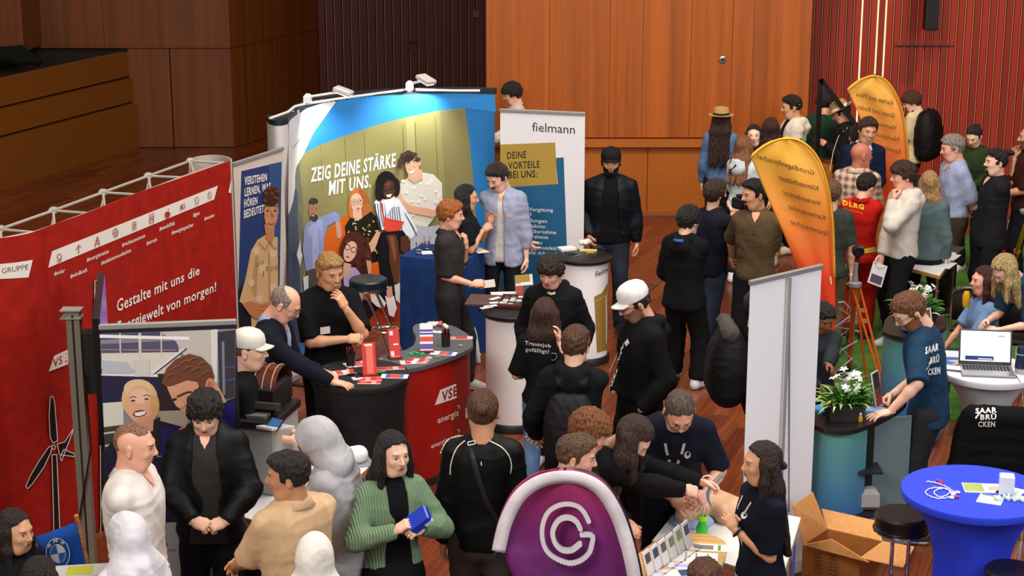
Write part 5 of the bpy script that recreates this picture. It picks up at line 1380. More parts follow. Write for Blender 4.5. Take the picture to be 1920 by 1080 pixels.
# things on the second counter
zc = 1.0
sheet('paper_sheet', 'crumpled white papers on the counter with the gold panel', 'paper', 1063, 468, zc + .002, .15, .12, 20, PAPER, th=.02); sheet('paper_sheet', 'yellow paper strips on the counter with the gold panel', 'paper', 1103, 471, zc + .002, .16, .05, -5, mat('dcc878', .6), th=.015)
F = Field((-.08, -.06, -.01), (.08, .06, .06), .006); F.cap((-.04, 0, .02), (.04, .01, .02), .025, .018, .02).cap((0, -.02, .02), (.02, .02, .03), .02, .02, .02); P, Q = F.mesh(); P = folds(P, Q, .012, 4, 30); o = qobj('paper_bag', P, Q, mat('efe9e2', .7), None); o.location = tuple(at(1098, 461, zc) + (0, 0, .012)); tag(o, 'scrunched white paper bag between the holders on the gold-panel counter', 'bag')
o = MB().box((0, 0, .06), (.04, .06, .012), M=Matrix.Rotation(R(75), 4, 'X') @ Matrix.Rotation(0, 4, 'Z')).build('x', GLASS); bpy.data.objects.remove(o)
def acrylic(label, px, py, z, w_, h_, rot, front=None, name='brochure_holder', tilt=12):
    p = at(px, py, z); t = thing(name, label, 'brochure holder', tuple(p), R(rot)); M = Matrix.Rotation(R(-tilt), 4, 'X')
    MB().box((0, 0, h_ / 2), (w_, .004, h_), M=Matrix.Identity(4)).build('back_sheet', GLASS, t, smooth=False, rot=(R(-tilt), 0, 0)); MB().box((0, -.03, .012), (w_, .07, .006)).build('foot', GLASS, t, smooth=False)
    if front is not None:
        mb = MB(); mb.box((0, -.006, h_ * .5), (w_ * .92, .008, h_ * .94), m=0)
        for i, (c_, z0, z1, x0, x1) in enumerate(front[1]): mb.box(((x0 + x1) / 2 * w_, -.011 - i * .0004, (z0 + z1) / 2 * h_), ((x1 - x0) * w_, .001, (z1 - z0) * h_), m=i + 1)
        mb.build('brochure', [mat(front[0], .5)] + [mat(c_[0], .5) for c_ in front[1]], t, smooth=False, rot=(R(-tilt), 0, 0))
    return t
acrylic('clear upright card holder leaning on the counter with the gold panel', 1112, 464, zc, .07, .14, 70); acrylic('smaller clear card holder at the edge of the gold-panel counter', 1120, 468, zc, .05, .11, 80)
for i, (x, y, r_) in enumerate(((1075, 478, 20), (1083, 480, 50), (1068, 476, -10))):
    o = MB().tube([(-.05, 0, .006), (.05, 0, .006)], .004, 6).build('pen', BLACKP if i != 1 else GREYM, None, loc=tuple(at(x, y, zc)), rot=R(r_)); tag(o, ('black pen lying by the crumpled papers', 'grey pen lying between two black pens', 'black pen at the rim of the gold-panel counter')[i], 'pen')
o = MB().tube([(math.cos(a_ / 3) * .03, math.sin(a_ / 3) * .03, .006) for a_ in range(12)], .004, 6).build('lanyard', mat('e0b820', .5), None, loc=tuple(at(1107, 476, zc))); tag(o, 'small yellow loop lying on the gold-panel counter', 'cord')
# sample trays on the first counter
p = at(912, 572, zc + .02); t = thing('sample_tray', 'open brown sample case with rows of small silver frames on the white counter', 'tray', tuple(at(935, 568, zc + .004)), R(-8))
MB().box((-.13, .02, .012), (.27, .30, .022), bev=.004).build('lid', mat('5a4038', .5), t, smooth=False); MB().box((.17, 0, .010), (.31, .32, .018)).build('tray_base', mat('3a2420', .5), t, smooth=False)
for x in (.018, .322): MB().box((x, 0, .022), (.008, .32, .03)).build('rim', mat('5c382c', .5), t, smooth=False)
for y in (-.156, .156): MB().box((.17, y, .022), (.31, .008, .03)).build('rim', mat('6c3028', .5), t, smooth=False)
random.seed(5)
for i in range(5):
    for j in range(5):
        mb = MB(); x, y = .06 + i * .055, -.12 + j * .06
        mb.box((x, y, .026), (.046, .044, .010), bev=.003); o = mb.build('lens_sample', mat(random.choice(('d8d4cc', '2a2624', 'b8b0a0', '34302c')), .3, metal=.3), t, smooth=False)
for k in range(4): sheet('paper_slip', ('folded white slip on the lid of the sample case, nearest the hinge', 'white slip lying across the sample case lid', 'loose white slip at the outer edge of the sample case lid', 'long white slip along the back of the sample case')[k], 'paper', (930, 920, 912, 928)[k], (568, 574, 577, 560)[k], zc + .032, .11, .04, 10 + k * 12, PAPER)
sheet('leaflet', 'white leaflets fanned behind the sample case', 'leaflet', 945, 553, zc + .004, .22, .12, 5, PAPER, th=.012)
acrylic('clear acrylic holder with a gold and red photo brochure behind the sample case', 984, 556, zc, .17, .19, 20, ('d8d4d0', (('a8842c', .62, .97, -.46, .3), ('b04040', .05, .5, -.46, -.1), ('3a4a50', .05, .6, -.1, .44), ('e8e4e0', .5, .64, -.2, .44))))
# --- stretch-cover tables
def cocktail(label, px, py, r, color, z=1.1, rough=.7, waist=.42, group=None):
    c = at(px, py, z); t = thing('high_table', label, 'table', (c[0], c[1], 0))
    prof = [(.012, z), (r, z), (r + .004, z - .012), (r - .004, z - .045)]; N = 22
    for k in range(N + 1):
        u = k / N; q = (1 - u) * (z - .05) + .02; wv = waist + (1 - waist) * abs(2 * u - .95) ** 2.4 * (1.0 if u < .5 else .72); prof.append((max(.05, r * min(.97, wv)), q))
    mb = MB(); n = 72; vs = []; fs = []
    for i, (rr, zz) in enumerate(prof):
        for k in range(n):
            a_ = 2 * math.pi * k / n; amp = max(0, (i - 3) / N) * .05 * math.cos(4 * a_ + .6) if i > 8 else 0; rk = rr * (1 + amp * 2.2) * (1 + (.012 * math.sin(k * 1.7 + i * .4) if 5 < i else 0)); vs.append((rk * math.cos(a_), rk * math.sin(a_), zz))
    for i in range(len(prof) - 1):
        for k in range(n): fs.append((i * n + k, i * n + (k + 1) % n, (i + 1) * n + (k + 1) % n, (i + 1) * n + k))
    mb.add(vs, fs).build('stretch_cover', mat(color, rough), t); MB().lathe([(.3, 0), (.3, .02), (.03, .05)], 30).build('foot_plate', BLACKM, t); MB().tube([(0, 0, .03), (0, 0, z - .06)], .03, 10).build('stem', BLACKM, t); return t, c
tb, CB = cocktail('high round table under a tight black cloth full of flyers', 675, 701, .35, '0b0a0b', waist=.86)
tblu, CBL = cocktail('high round table under a bright blue stretch cloth', 1830, 920, .43, '2440e0', waist=.48)
twh, CWH = cocktail('high round table under a white stretch cloth holding the laptop', 1853, 692, .35, 'dcdade', waist=.36)
# --- red counter with grey top
z = .97
kt = smooth_plan(plan([(715, 677), (722, 687), (745, 693), (765, 692), (795, 686), (827, 676), (860, 664), (882, 652), (887, 642), (880, 629), (862, 617), (845, 610), (820, 606), (795, 606), (778, 609), (774, 618), (780, 632), (776, 646), (760, 656), (738, 661), (720, 667), (715, 677)], z), 4)[:-1]
t = thing('red_counter', 'red promotion counter with kidney-shaped grey top beside the black cloth table', 'counter', tuple(np.mean(kt, 0)) + (0,)); TL = np.mean(kt, 0)
MB().prism([tuple(p - TL) for p in kt], z - .03, z).build('counter_top', mat('55585c', .45), t)
MB().prism([tuple((p - TL) * .93) for p in kt], .05, z - .03).build('body', mat('8a1a12', .6), t); MB().prism([tuple((p - TL) * .97) for p in kt], 0, .06).build('plinth', BLACKM, t)
pp = smooth_plan(plan([(722, 692), (745, 697), (765, 697), (795, 691), (827, 681), (855, 670), (873, 660)], z - .03), 5); ribbon(pp, .05, z - .03, 'front_panel', mat('ae1810', .35), t)
a = Art(Surf(pp), 10, base=.002); a.poly('a8160f', [(868, 690), (868, 720), (790, 900), (770, 900), (800, 850)]); a.poly('ece6e2', [(815, 760), (825, 731), (863, 716), (859, 745)]); a.text('9c1a14', 'VSE', 828, 753, 857, 740, 18, 17, bold=.03)
a.text('ece2dc', 'energis', 820, 794, 859, 779, 12, bold=.012); a.text('ece2dc', 'energienetze', 808, 841, 864, 818, 9, bold=.012); a.line('e8dcd8', [(857, 761), (860, 760), (860, 766)], 1.4); a.line('e8dcd8', [(857, 806), (860, 805), (860, 811)], 1.4); a.build('printed_logo', t)
# flyers, stands, pens on both
RED = mat('c8281c', .5); RW = mat('d84a40', .5)
def flyer_stand(label, px, py, z, w_, h_, rot, cols, tilt=-20):
    p = at(px, py, z); t = thing('flyer_stand', label, 'flyer stand', tuple(p), R(rot)); mb = MB(); mb.box((0, 0, h_ / 2), (w_, .008, h_))
    for i, (c_, z0, z1, x0, x1) in enumerate(cols): mb.box(((x0 + x1) / 2 * w_, -.005 - i * .0003, (z0 + z1) / 2 * h_), ((x1 - x0) * w_, .001, (z1 - z0) * h_), m=i + 1)
    o = mb.build('flyer', [RED] + [mat(c_[0], .5) for c_ in cols], t, smooth=False, rot=(R(tilt), 0, 0)); MB().box((0, .03, .01), (w_ * 1.1, .10, .014)).build('stand_foot', mat('8c1812', .5), t, smooth=False)
flyer_stand('red folded flyer tower leaning on the black cloth table', 694, 706, 1.1, .095, .24, 12, (('e06a58', .08, .9, -.2, .3), ('f0dcd4', .90, .96, -.3, .3)))
flyer_stand('red flyer stand with a white turbine drawing on the grey counter top', 742, 673, z, .085, .23, 18, (('ecdcd8', .78, .92, -.35, -.05), ('ecdcd8', .1, .26, -.4, -.1), ('ecdcd8', .45, .5, -.1, .35), ('ecdcd8', .05, .08, -.3, .4)))
flyer_stand('white, purple and red striped flyer stand in the middle of the grey counter top', 800, 661, z, .10, .22, 4, (('f0ecec', 0, 1, -.5, .5), ('5a489c', .72, .80, -.5, .5), ('4838a0', .62, .68, -.5, .5), ('d84838', .38, .55, -.5, .5), ('5a50a8', .12, .3, -.5, .5)))
def striped(label, px, py, zz, w_, l_, rot, cs):
    p = at(px, py, zz); mb = MB(); mb.box((0, 0, .0015), (w_, l_, .003)); n = len(cs)
    for i, c_ in enumerate(cs): mb.box((-w_ / 2 + (i + .5) * w_ / n, 0, .0034), (w_ / n, l_ * .9, .0008), m=i + 1)
    o = mb.build('flyer', [PAPER] + [mat(c_, .5) for c_ in cs], None, smooth=False, loc=tuple(p), rot=R(rot)); tag(o, label, 'flyer')
striped('white flyer with purple and red bands at the rim of the black table', 740, 706, 1.1, .19, .09, -4, ('f0ecec', '5a50a8', 'd84838', 'd84838', '6a60b0', 'eceaf0'))
striped('white flyer with red and purple bands on the grey counter top', 832, 663, z, .20, .09, -12, ('f0ecec', 'f0ecec', 'd84838', 'd06060', '6a60b0', 'e8e8f0'))
striped('long red leaflet behind the flyer tower on the black table', 731, 691, 1.1, .21, .07, 8, ('c8281c', 'c8281c', 'd04030', 'd8a8a0', 'c8281c')); striped('stack of red cards at the front rim of the black table', 693, 716, 1.1, .16, .10, -2, ('c8281c', 'd84a40', 'c8281c', 'e0a0a0', 'c83c30')); striped('second red card lying on the stack at the rim of the black table', 695, 711, 1.106, .15, .09, 8, ('c8281c', 'e09090', 'c8281c', 'd84a40'))
striped('fan of red and white leaflets at the front of the grey counter top', 775, 679, z, .20, .09, 10, ('e8c8c4', 'c8281c', 'ecdcd8', 'd05048', 'c8281c')); striped('second red leaflet spread beside the fan on the grey counter top', 785, 676, z + .004, .16, .08, -14, ('c8281c', 'ecdcd8', 'c8281c', 'd88080'))
striped('long red leaflet lying behind the pen cup on the grey counter', 860, 634, z, .22, .07, 4, ('c8281c', 'd88880', 'c8281c', 'c8281c', 'e0c0bc')); striped('red leaflet under the man\'s hands on the black table', 642, 699, 1.1, .18, .10, 20, ('ecdcd8', 'd84a40', 'ecdcd8', 'd84a40'))
striped('white and red booklets behind the flyer tower on the black table', 672, 683, 1.1, .20, .12, 25, ('ece4e0', 'd86058', 'ece4e0'))
def pen_cup(label, px, py, zz):
    t = thing('pen_cup', label, 'pen cup', tuple(at(px, py, zz))); MB().lathe([(.032, 0), (.036, .10), (.034, .10), (.030, .004), (.002, .004)], 16).build('cup', mat('201c1c', .4), t); random.seed(px)
    for k in range(11):
        a_ = k * 2.4; r_ = .022 * math.sqrt(k / 11); MB().tube([(r_ * math.cos(a_) * .5, r_ * math.sin(a_) * .5, .01), (r_ * 1.5 * math.cos(a_), r_ * 1.5 * math.sin(a_), .135 + random.uniform(-.01, .01))], .0042, 6).build('pen', mat(random.choice(('1a1416', '8c2420', '2a1a1c', 'b83830')), .3), t)
pen_cup('black cup full of red and black pens on the black cloth table', 658, 686, 1.1); pen_cup('black cup full of red and black pens on the grey counter', 836, 649, z)
c = at(658, 702, 1.1); o = MB().lathe([(.03, 0), (.03, .05), (.027, .05), (.024, .004), (.002, .004)], 16).build('bowl', GLASS, None, loc=tuple(c)); tag(o, 'small clear bowl in front of the pen cup on the black table', 'bowl')
def rings(label, px, py, zz, col, n, sp, seed):
    random.seed(seed); t = thing('clip_heap', label, 'clips', tuple(at(px, py, zz)))
    for k in range(n):
        x, y = random.uniform(-sp, sp), random.uniform(-sp * .5, sp * .5); MB().tube([(x + .016 * math.cos(a_ * R(45)), y + .010 * math.sin(a_ * R(45)), .004 + .003 * (k % 3)) for a_ in range(8)], .0032, 5, closed=True).build('clip', mat(col, .4), t)
rings('heap of green paper clips by the striped flyer stand', 783, 664, z, '1c9c48', 11, .055, 1); rings('single green clips near the rim of the grey counter', 821, 671, z, '1c9c48', 2, .01, 2); rings('green clips by the flyer tower on the black table', 708, 699, 1.1, '1c9c48', 8, .04, 3); rings('white plastic clips on the black table', 675, 711, 1.1, 'e8e4e0', 7, .05, 4); rings('white plastic clips behind the pen cup on the grey counter', 817, 624, z, 'e8e4e0', 14, .05, 6); rings('pale clips in front of the green heap on the grey counter', 804, 672, z, 'd8d0c4', 3, .03, 7); rings('single brass-coloured clip near the counter rim', 865, 649, z, 'b0a080', 2, .008, 8)
for i, (x, y) in enumerate(((797, 614), (808, 611), (817, 612), (826, 611), (835, 616))):
    F = Field((-.06, -.04, 0), (.06, .04, .05), .006); F.cap((-.025, 0, .016), (.025, .0, .018), .016, .014, .01); P, Q = F.mesh(); P = folds(P, Q, .008, i, 30); o = qobj('sweet_bag', P, Q, mat(('e4d8cc', 'c8b8a8', 'ecdcd4', 'd06058', 'ece4dc')[i], .35), None); o.location = tuple(at(x, y, z) + (0, 0, .004)); o.rotation_euler = (0, 0, i * .5); tag(o, ('cream sweet bag at the outer end of the bag row on the grey counter', 'dull beige sweet bag second in the row on the grey counter', 'pinkish white sweet bag in the middle of the row on the counter', 'red sweet bag in the row on the grey counter', 'ivory sweet bag nearest the pen cup on the grey counter')[i], 'sweets', 'sweet bags on the grey counter')
# --- bar stools
def stool(label, px, py, z=.80, r=.18, seat='101214', slant=None, thick=.085):
    c = at(px, py, z); t = thing('bar_stool', label, 'stool', (c[0], c[1], 0))
    MB().lathe([(.01, z - thick), (r - .006, z - thick), (r, z - thick + .01), (r, z - .014), (r - .012, z), (.01, z + .002)], 40).build('seat', mat(seat, .35), t); MB().lathe([(r + .008, z - thick - .012), (r + .010, z - thick), (r - .01, z - thick + .002)], 40).build('seat_ring', CHROME, t)
    sx = slant or 0
    for dx in (-.05, .05): MB().tube([(dx - .0, 0, z - thick), (dx + sx * .5, 0, z * .5), (dx * 1.6 + sx, -.0, .03)], .013, 10).build('leg', CHROME, t)
    MB().tube([(sx * .62 + .13 * math.cos(R(k * 20)), -.09 + .10 * math.sin(R(k * 20)), z * .42) for k in range(18)], .009, 8, closed=True).build('footrest', CHROME, t)
    MB().lathe([(.20, 0), (.20, .012), (.05, .03), (.01, .03)], 36, (sx, 0, 0)).build('base', CHROME, t); return t
stool('bar stool with blue-black round seat and slanted chrome legs before the pop-up wall', 690, 522, .80, .175, '16242c', slant=.26)
stool('black round bar stool with two chrome legs between the carton and the blue table', 1692, 962, .80, .165, '141010', thick=.10); stool('black round bar stool under the edge of the blue table', 1897, 1066, .80, .15, '181414', thick=.10)
# ------------------------------------------------------------------ machine table at the left
z = .75
def table(label, q, z, top, edge, legs=True, th=.035, name='table'):
    c = sum(q) / 4; t = thing(name, label, 'table', (c[0], c[1], 0)); Q = [tuple((p - c)[:2]) for p in q]
    MB().prism(Q, z - th, z - .004).build('edge_band', edge, t, smooth=False); MB().prism([(x * .994, y * .994) for x, y in Q], z - .005, z).build('table_top', top, t, smooth=False)
    if legs:
        for x, y in Q: MB().tube([(x * .9, y * .9, 0), (x * .9, y * .9, z - th)], .016, 8).build('leg', CHROME, t)
    return t
WED = mat('c08848', .5, 'grain'); WTOP = mat('e6e2de', .4)
A, B, C = at(451, 968, z), at(561, 1001, z), at(696, 871, z); A = B + (A - B) * 1.9; D = A + C - B
table('white table with beech edge carrying the grey machine and a white plastic robot', [A, B, C, D], z, WTOP, WED)
c = at(468, 925, z); t = thing('sample_machine', 'grey and black desktop machine with a brown see-through drum cover', 'machine', (c[0], c[1], z), R(-14))
k = FPX / 10.9
MB().box((.02, .22, .22), (.30, .46, .44), bev=.012).build('housing', mat('a4a09c', .4), t, smooth=False); MB().box((.02, .22, .47), (.33, .50, .06), bev=.01).build('upper_deck', mat('1a1a1e', .35), t, smooth=False)
MB().box((-.02, .30, .58), (.30, .34, .18), bev=.02).build('drum_housing', mat('1c1816', .4), t, smooth=False)
mb = MB(); rows = []
for i in range(9):
    a_ = R(10 + i * 20); rows.append([(x, .30 - .16 * math.cos(a_), .62 + .15 * math.sin(a_)) for x in (-.16, -.08, 0, .08, .14)])
mb.sheet(rows).build('drum_cover', mat('5a2c1c', .15), t)
for x in (-.13, -.07, -.01, .05, .11): MB().tube([(x, .30 - .164 * math.cos(R(10 + i * 20)), .62 + .154 * math.sin(R(10 + i * 20))) for i in range(9)], .0035, 5).build('drum_rib', mat('c8a890', .3), t)
MB().box((.02, .10, .56), (.32, .07, .05), M=Matrix.Rotation(R(-20), 4, 'X'), bev=.008).build('front_bar', mat('3a332f', .4), t)
MB().box((.04, .06, .51), (.16, .10, .03), bev=.005).build('tray', mat('6c6866', .4), t)
MB().box((.20, -.02, .47), (.14, .20, .02), M=Matrix.Rotation(R(-12), 4, 'X') @ Matrix.Rotation(R(-25), 4, 'Z'), bev=.004).build('control_shelf', mat('cac6c4', .4), t)
o = MB().box((0, 0, 0), (.10, .09, .012), bev=.004).build('touch_panel', BLACKP, t, loc=(.21, -.05, .50)); o.rotation_euler = (R(35), 0, R(-20)); o2 = MB().box((0, 0, .007), (.086, .075, .002)).build('screen', mat('28507c', .2, 'emit', scale=.5), o)
t = thing('plastic_robot', 'rounded white plastic robot lying on a grey plate at the end of the white table', 'robot', tuple(at(661, 868, z)), R(20))
F = Field((-.13, -.12, 0), (.13, .12, .16), .007); F.cap((-.045, 0, .055), (.045, 0, .055), .058, .062, .02).plane((0, 0, .004), (0, 0, -1)); P, Q = F.mesh(); P = smooth_mesh(P, Q, 1); qobj('shell', P, Q, WHITEP, t)
for x, z_ in ((-.03, .04), (.01, .035), (.06, .05)): MB().lathe([(.009, 0), (.006, .004), (.001, .002)], 12, (x, -.052 if x < .05 else -.03, z_), M=Matrix.Rotation(R(90), 4, 'X')).build('socket', mat('4a4846', .5), t)
MB().box((0, 0, .002), (.26, .22, .006)).build('base_plate', mat('8c9094', .35), t, smooth=False)
for i, (x, y) in enumerate(((622, 866), (630, 858))):
    o = MB().box((0, 0, .025), (.028, .03, .05), bev=.006).lathe([(.008, 0), (.006, .004), (.001, .002)], 10, (0, -.016, .03), M=Matrix.Rotation(R(90), 4, 'X')).build('plastic_block', WHITEP, None, loc=tuple(at(x, y, z)), rot=R(20)); tag(o, ('small white plastic block with a hole nearer the hooded person', 'small white plastic block behind the other one, beside the robot')[i], 'block')
p = at(610, 862, z); o = MB().box((0, 0, .002), (.30, .20, .004)).build('grey_sheet', mat('96968e', .4), None, smooth=False, loc=tuple(p - (0, 0, 0)), rot=R(12)); tag(o, 'thin grey plastic sheet on the white table behind the blocks', 'sheet')
for i, (x, y) in enumerate(((612, 884), (624, 880))):
    o = MB().tube([(-.05, 0, .006), (.0, .0, .006), (.06, .01, .006)], .005, 6).build('pen', GREYM, None, loc=tuple(at(x, y, z)), rot=R(-10 + i * 30)); tag(o, ('grey pen on the white table nearer the hood', 'grey pen crossing behind the first on the white table')[i], 'pen')
# director's chair
t = thing('directors_chair', 'wooden folding chair with blue cloth back bearing a round white and blue emblem', 'chair', tuple(at(112, 1075, .85)[:2]) + (0,), 0)
pa, pb = at(62, 1005, 1.0), at(150, 972, 1.0); Y0 = (pa + pb) / 2
sf = Surf([pa, pb]); mb = MB(); rows = []
for i in range(6):
    v = i / 5; rows.append([Vector(sf.hit(62 + (148 - 62) * u + v * (44 - 16 * u), 1008 + (976 - 1008) * u + v * 108 + 4 * math.sin(u * 3.1), -.02 * math.sin(u * 3.14))) for u in [j / 8 for j in range(9)]])
mb.sheet(rows); o = mb.build('back_cloth', mat('1a4c9c', .85, 'cloth'), t, world=True); sd = o.modifiers.new('thickness', 'SOLIDIFY'); sd.thickness = .008
a = Art(sf, base=.012); cx, cy = 106, 1036
a.ell('e8e4e0', cx, cy, 22.5, 28.5, -12, n=40); a.ell('1a4c9c', cx, cy, 21, 27, -12, n=40); a.ell('e8e4e0', cx, cy + 1, 14.5, 18, -12, n=32)
a.ell('2a68b8', cx, cy + 1, 13.5, 17, -12, n=32)
for a0 in (-12, 168):
    q = [(cx, cy + 1)] + [(cx + 13.5 * math.cos(R(b_)) * math.cos(R(-12)) - 17 * math.sin(R(b_)) * math.sin(R(-12)), cy + 1 + 13.5 * math.cos(R(b_)) * math.sin(R(-12)) + 17 * math.sin(R(b_)) * math.cos(R(-12))) for b_ in [a0 + 12 - 90 + k * 9 for k in range(11)]]
    a.poly('e8e4e0', q)
a.text('e8e4e0', 'B', 87, 1026, 93, 1023, 6, bold=.04); a.text('e8e4e0', 'M', 97, 1017, 105, 1015, 6.5, bold=.04); a.text('e8e4e0', 'W', 110, 1019, 118, 1020, 6, bold=.04); a.build('printed_emblem', t)
for x0, y0, x1, y1 in ((143, 966, 168, 1075), (58, 1002, 100, 1110)): MB().tube([sf.hit(x0, y0, .0), sf.hit(x1, y1, 0)], .014, 8).build('post', mat('b8783c', .5, 'grain'), t, world=True)
for sg in (-1, 1):
    MB().box((sg * .24, .12, .70), (.05, .42, .025)).build('armrest', mat('b8783c', .5, 'grain'), t, smooth=False); MB().tube([(sg * .24, -.1, .0), (-sg * .24, .2, .60)], .014, 8).build('leg', mat('b8783c', .5, 'grain'), t)
MB().box((0, .12, .6), (.46, .38, .012)).build('seat', mat('1a4c9c', .85, 'cloth'), t, smooth=False)
p = at(150, 1072, .95); o = MB().box((0, 0, .004), (.30, .16, .008)).build('leaflet', mat('b8b8b4', .4), None, smooth=False, loc=tuple(p), rot=R(8)); tag(o, 'grey edged brochure with a yellow and green picture at the blue chair', 'brochure')
o2 = MB().box((0, 0, .0088), (.14, .12, .001)).build('picture', mat('b0b030', .5), o, smooth=False)
# ------------------------------------------------------------------ sail flags
def sail(label, outline, px0, Yd, cb, ct, border=None, zb=.35, off=0):
    pts = [atY(x, y, Yd) for x, y in outline]; zs_ = [p[2] for p in pts]; c = pts[0]
    t = thing('sail_flag', label, 'flag', (px0, Yd, 0)); zt_ = max(zs_)
    pl = [Vector((p[0] - px0, p[2], 0)) for p in pts]; tr = tessellate_polygon([pl]); mb = MB()
    n = 26; x0 = min(p.x for p in pl); x1 = max(p.x for p in pl)
    # fill as horizontal rows so that the cloth can billow
    rows = []; zz0 = min(zs_)
    N = 60
    for i in range(N + 1):
        zq = zz0 + (zt_ - zz0) * (1 - (i / N)) * .9995 + .0002; xs = []
        for j in range(len(pl)):
            a_, b_ = pl[j], pl[(j + 1) % len(pl)]
            if (a_.y - zq) * (b_.y - zq) < 0: xs.append(a_.x + (b_.x - a_.x) * (zq - a_.y) / (b_.y - a_.y))
        if len(xs) < 2: continue
        lo, hi = min(xs), max(xs); r_ = []
        for k in range(n + 1):
            u = k / n; x = lo + (hi - lo) * u; r_.append((x, .018 * math.sin(u * 9 + zq * 3) * math.sin(u * 3.14) + .012 * math.sin(zq * 7 + u * 5), zq))
        rows.append(r_)
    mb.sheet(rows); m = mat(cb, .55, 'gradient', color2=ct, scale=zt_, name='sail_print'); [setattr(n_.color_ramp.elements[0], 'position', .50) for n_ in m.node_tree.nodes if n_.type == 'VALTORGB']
    o = mb.build('sail_cloth', m, t); sd = o.modifiers.new('thickness', 'SOLIDIFY'); sd.thickness = .004
    if border:
        bc, wd, seg = border; bp = [(atY(x, y, Yd)[0] - px0, .0, atY(x, y, Yd)[2]) for x, y in seg]; bp = bezier_pts(bp)
        mb = MB(); g = []
        for i, p in enumerate(bp):
            p = Vector(p); tt = (Vector(bp[min(i + 1, len(bp) - 1)]) - Vector(bp[max(i - 1, 0)])).normalized(); nn = Vector((tt.z, 0, -tt.x)); g.append([p + Vector((0, -.034, 0)), p + nn * wd * .5 + Vector((0, -.042, 0)), p + nn * wd + Vector((0, -.036, 0))])
        mb.sheet(g); o = mb.build('sleeve', mat(bc, .6, 'cloth'), t); sd = o.modifiers.new('thickness', 'SOLIDIFY'); sd.thickness = .006
    return t, m
def bezier_pts(P, k=6):
    P = [np.array(p, float) for p in P]; out = []
    for i in range(len(P) - 1):
        p0, p1, p2, p3 = P[max(i - 1, 0)], P[i], P[i + 1], P[min(i + 2, len(P) - 1)]
        for j in range(k):
            t = j / k; out.append(.5 * ((2 * p1) + (-p0 + p2) * t + (2 * p0 - 5 * p1 + 4 * p2 - p3) * t * t + (-p0 + 3 * p1 - 3 * p2 + p3) * t ** 3))
    return out + [P[-1]]
def cpix(P, k=6): return [tuple(q) for q in bezier_pts(P, k)]
def pole_foot(t, seg, Yd, foot):
    px0 = t.location.x; q = bezier_pts([(atY(x, y, Yd)[0] - px0, .012, atY(x, y, Yd)[2]) for x, y in seg]); q.append(np.array((q[-1][0], .012, .04))); MB().tube(q, .009, 8).build('flexible_pole', mat('202022', .4), t)
    for k in range(4): a_ = R(45 + 90 * k); MB().tube([(q[-1][0], .012, .05), (q[-1][0] + .28 * math.cos(a_), .012 + .28 * math.sin(a_), .015)], .012, 6).build('foot', BLACKM, t)
Y1 = 14.4
arc = cpix([(1406, 291), (1432, 270), (1465, 257), (1500, 261), (1530, 288), (1550, 335), (1562, 410), (1566, 520), (1562, 640), (1545, 690)])
ol = arc + [(1520, 640), (1508, 560), (1497, 506), (1470, 440), (1440, 372)]
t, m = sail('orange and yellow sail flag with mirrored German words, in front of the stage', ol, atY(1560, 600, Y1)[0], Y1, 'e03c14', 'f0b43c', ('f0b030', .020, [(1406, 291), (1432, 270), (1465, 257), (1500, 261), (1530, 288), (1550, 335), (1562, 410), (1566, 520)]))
a = Art(Surf([(1, Y1 - .045), (4, Y1 - .045)]), base=.0)
for s_, x0, y0, x1, y1 in (('Grundlagenforscher', 1418, 296, 1527, 329), ('Klimaschützer', 1458, 336, 1534, 358), ('Vorausdenker', 1467, 364, 1539, 386), ('Kartenspieler', 1477, 391, 1547, 413), ('Spurensucher', 1481, 419, 1553, 442)): a.text('5a4020', s_, x0, y0, x1, y1, 9, bold=.01, mirror=True)
a.poly('f0b090', [(1555, 519), (1559, 518), (1560, 533), (1557, 533)]); a.build('printed_words', t); pole_foot(t, [(1500, 261), (1530, 288), (1550, 335), (1562, 410), (1566, 520), (1562, 640)], Y1, 0)
Y2 = 18.75
arc = cpix([(1588, 166), (1612, 148), (1640, 140), (1665, 152), (1685, 185), (1697, 230), (1704, 300), (1705, 380), (1700, 460)])
ol = arc + [(1672, 460), (1664, 400), (1650, 330), (1625, 250), (1604, 200)]
t, m = sail('second orange sail flag with mirrored words, before the red slatted wall', ol, atY(1700, 460, Y2)[0], Y2, 'e04a18', 'ecb048', ('f0a830', .022, [(1588, 166), (1612, 148), (1640, 140), (1665, 152), (1685, 185), (1697, 230), (1704, 300), (1705, 380)]))
a = Art(Surf([(1, Y2 - .045), (6, Y2 - .045)]), base=.0)
for s_, x0, y0, x1, y1 in (('Karten und Pläne', 1605, 180, 1674, 197), ('Grund und Boden', 1608, 204, 1678, 221), ('Vermessung', 1625, 231, 1681, 244), ('Navigation', 1634, 253, 1686, 266), ('Satelliten', 1640, 276, 1689, 289)): a.text('5a4020', s_, x0, y0, x1, y1, 8.5, bold=.01, mirror=True)
a.build('printed_words', t); pole_foot(t, [(1640, 140), (1665, 152), (1685, 185), (1697, 230), (1704, 300), (1705, 380)], Y2, 0)
Y3 = 7.6
rim = [(922, 1026), (936, 970), (962, 920), (1000, 890), (1045, 878), (1095, 882), (1135, 905), (1165, 950), (1185, 1005), (1198, 1060), (1208, 1130), (1214, 1230), (1216, 1340)]
ol = cpix(rim) + [(1150, 1400), (1060, 1380), (990, 1200), (962, 1080), (945, 1035)]
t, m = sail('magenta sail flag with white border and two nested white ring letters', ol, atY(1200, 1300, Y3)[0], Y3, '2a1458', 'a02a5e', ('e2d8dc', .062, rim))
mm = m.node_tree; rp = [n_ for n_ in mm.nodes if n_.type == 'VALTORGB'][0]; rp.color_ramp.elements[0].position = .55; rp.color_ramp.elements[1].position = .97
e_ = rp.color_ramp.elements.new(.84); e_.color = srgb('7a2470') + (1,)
a = Art(Surf([(-2, Y3 - .045), (3, Y3 - .045)]), base=.0); WL = 'e0d8da'
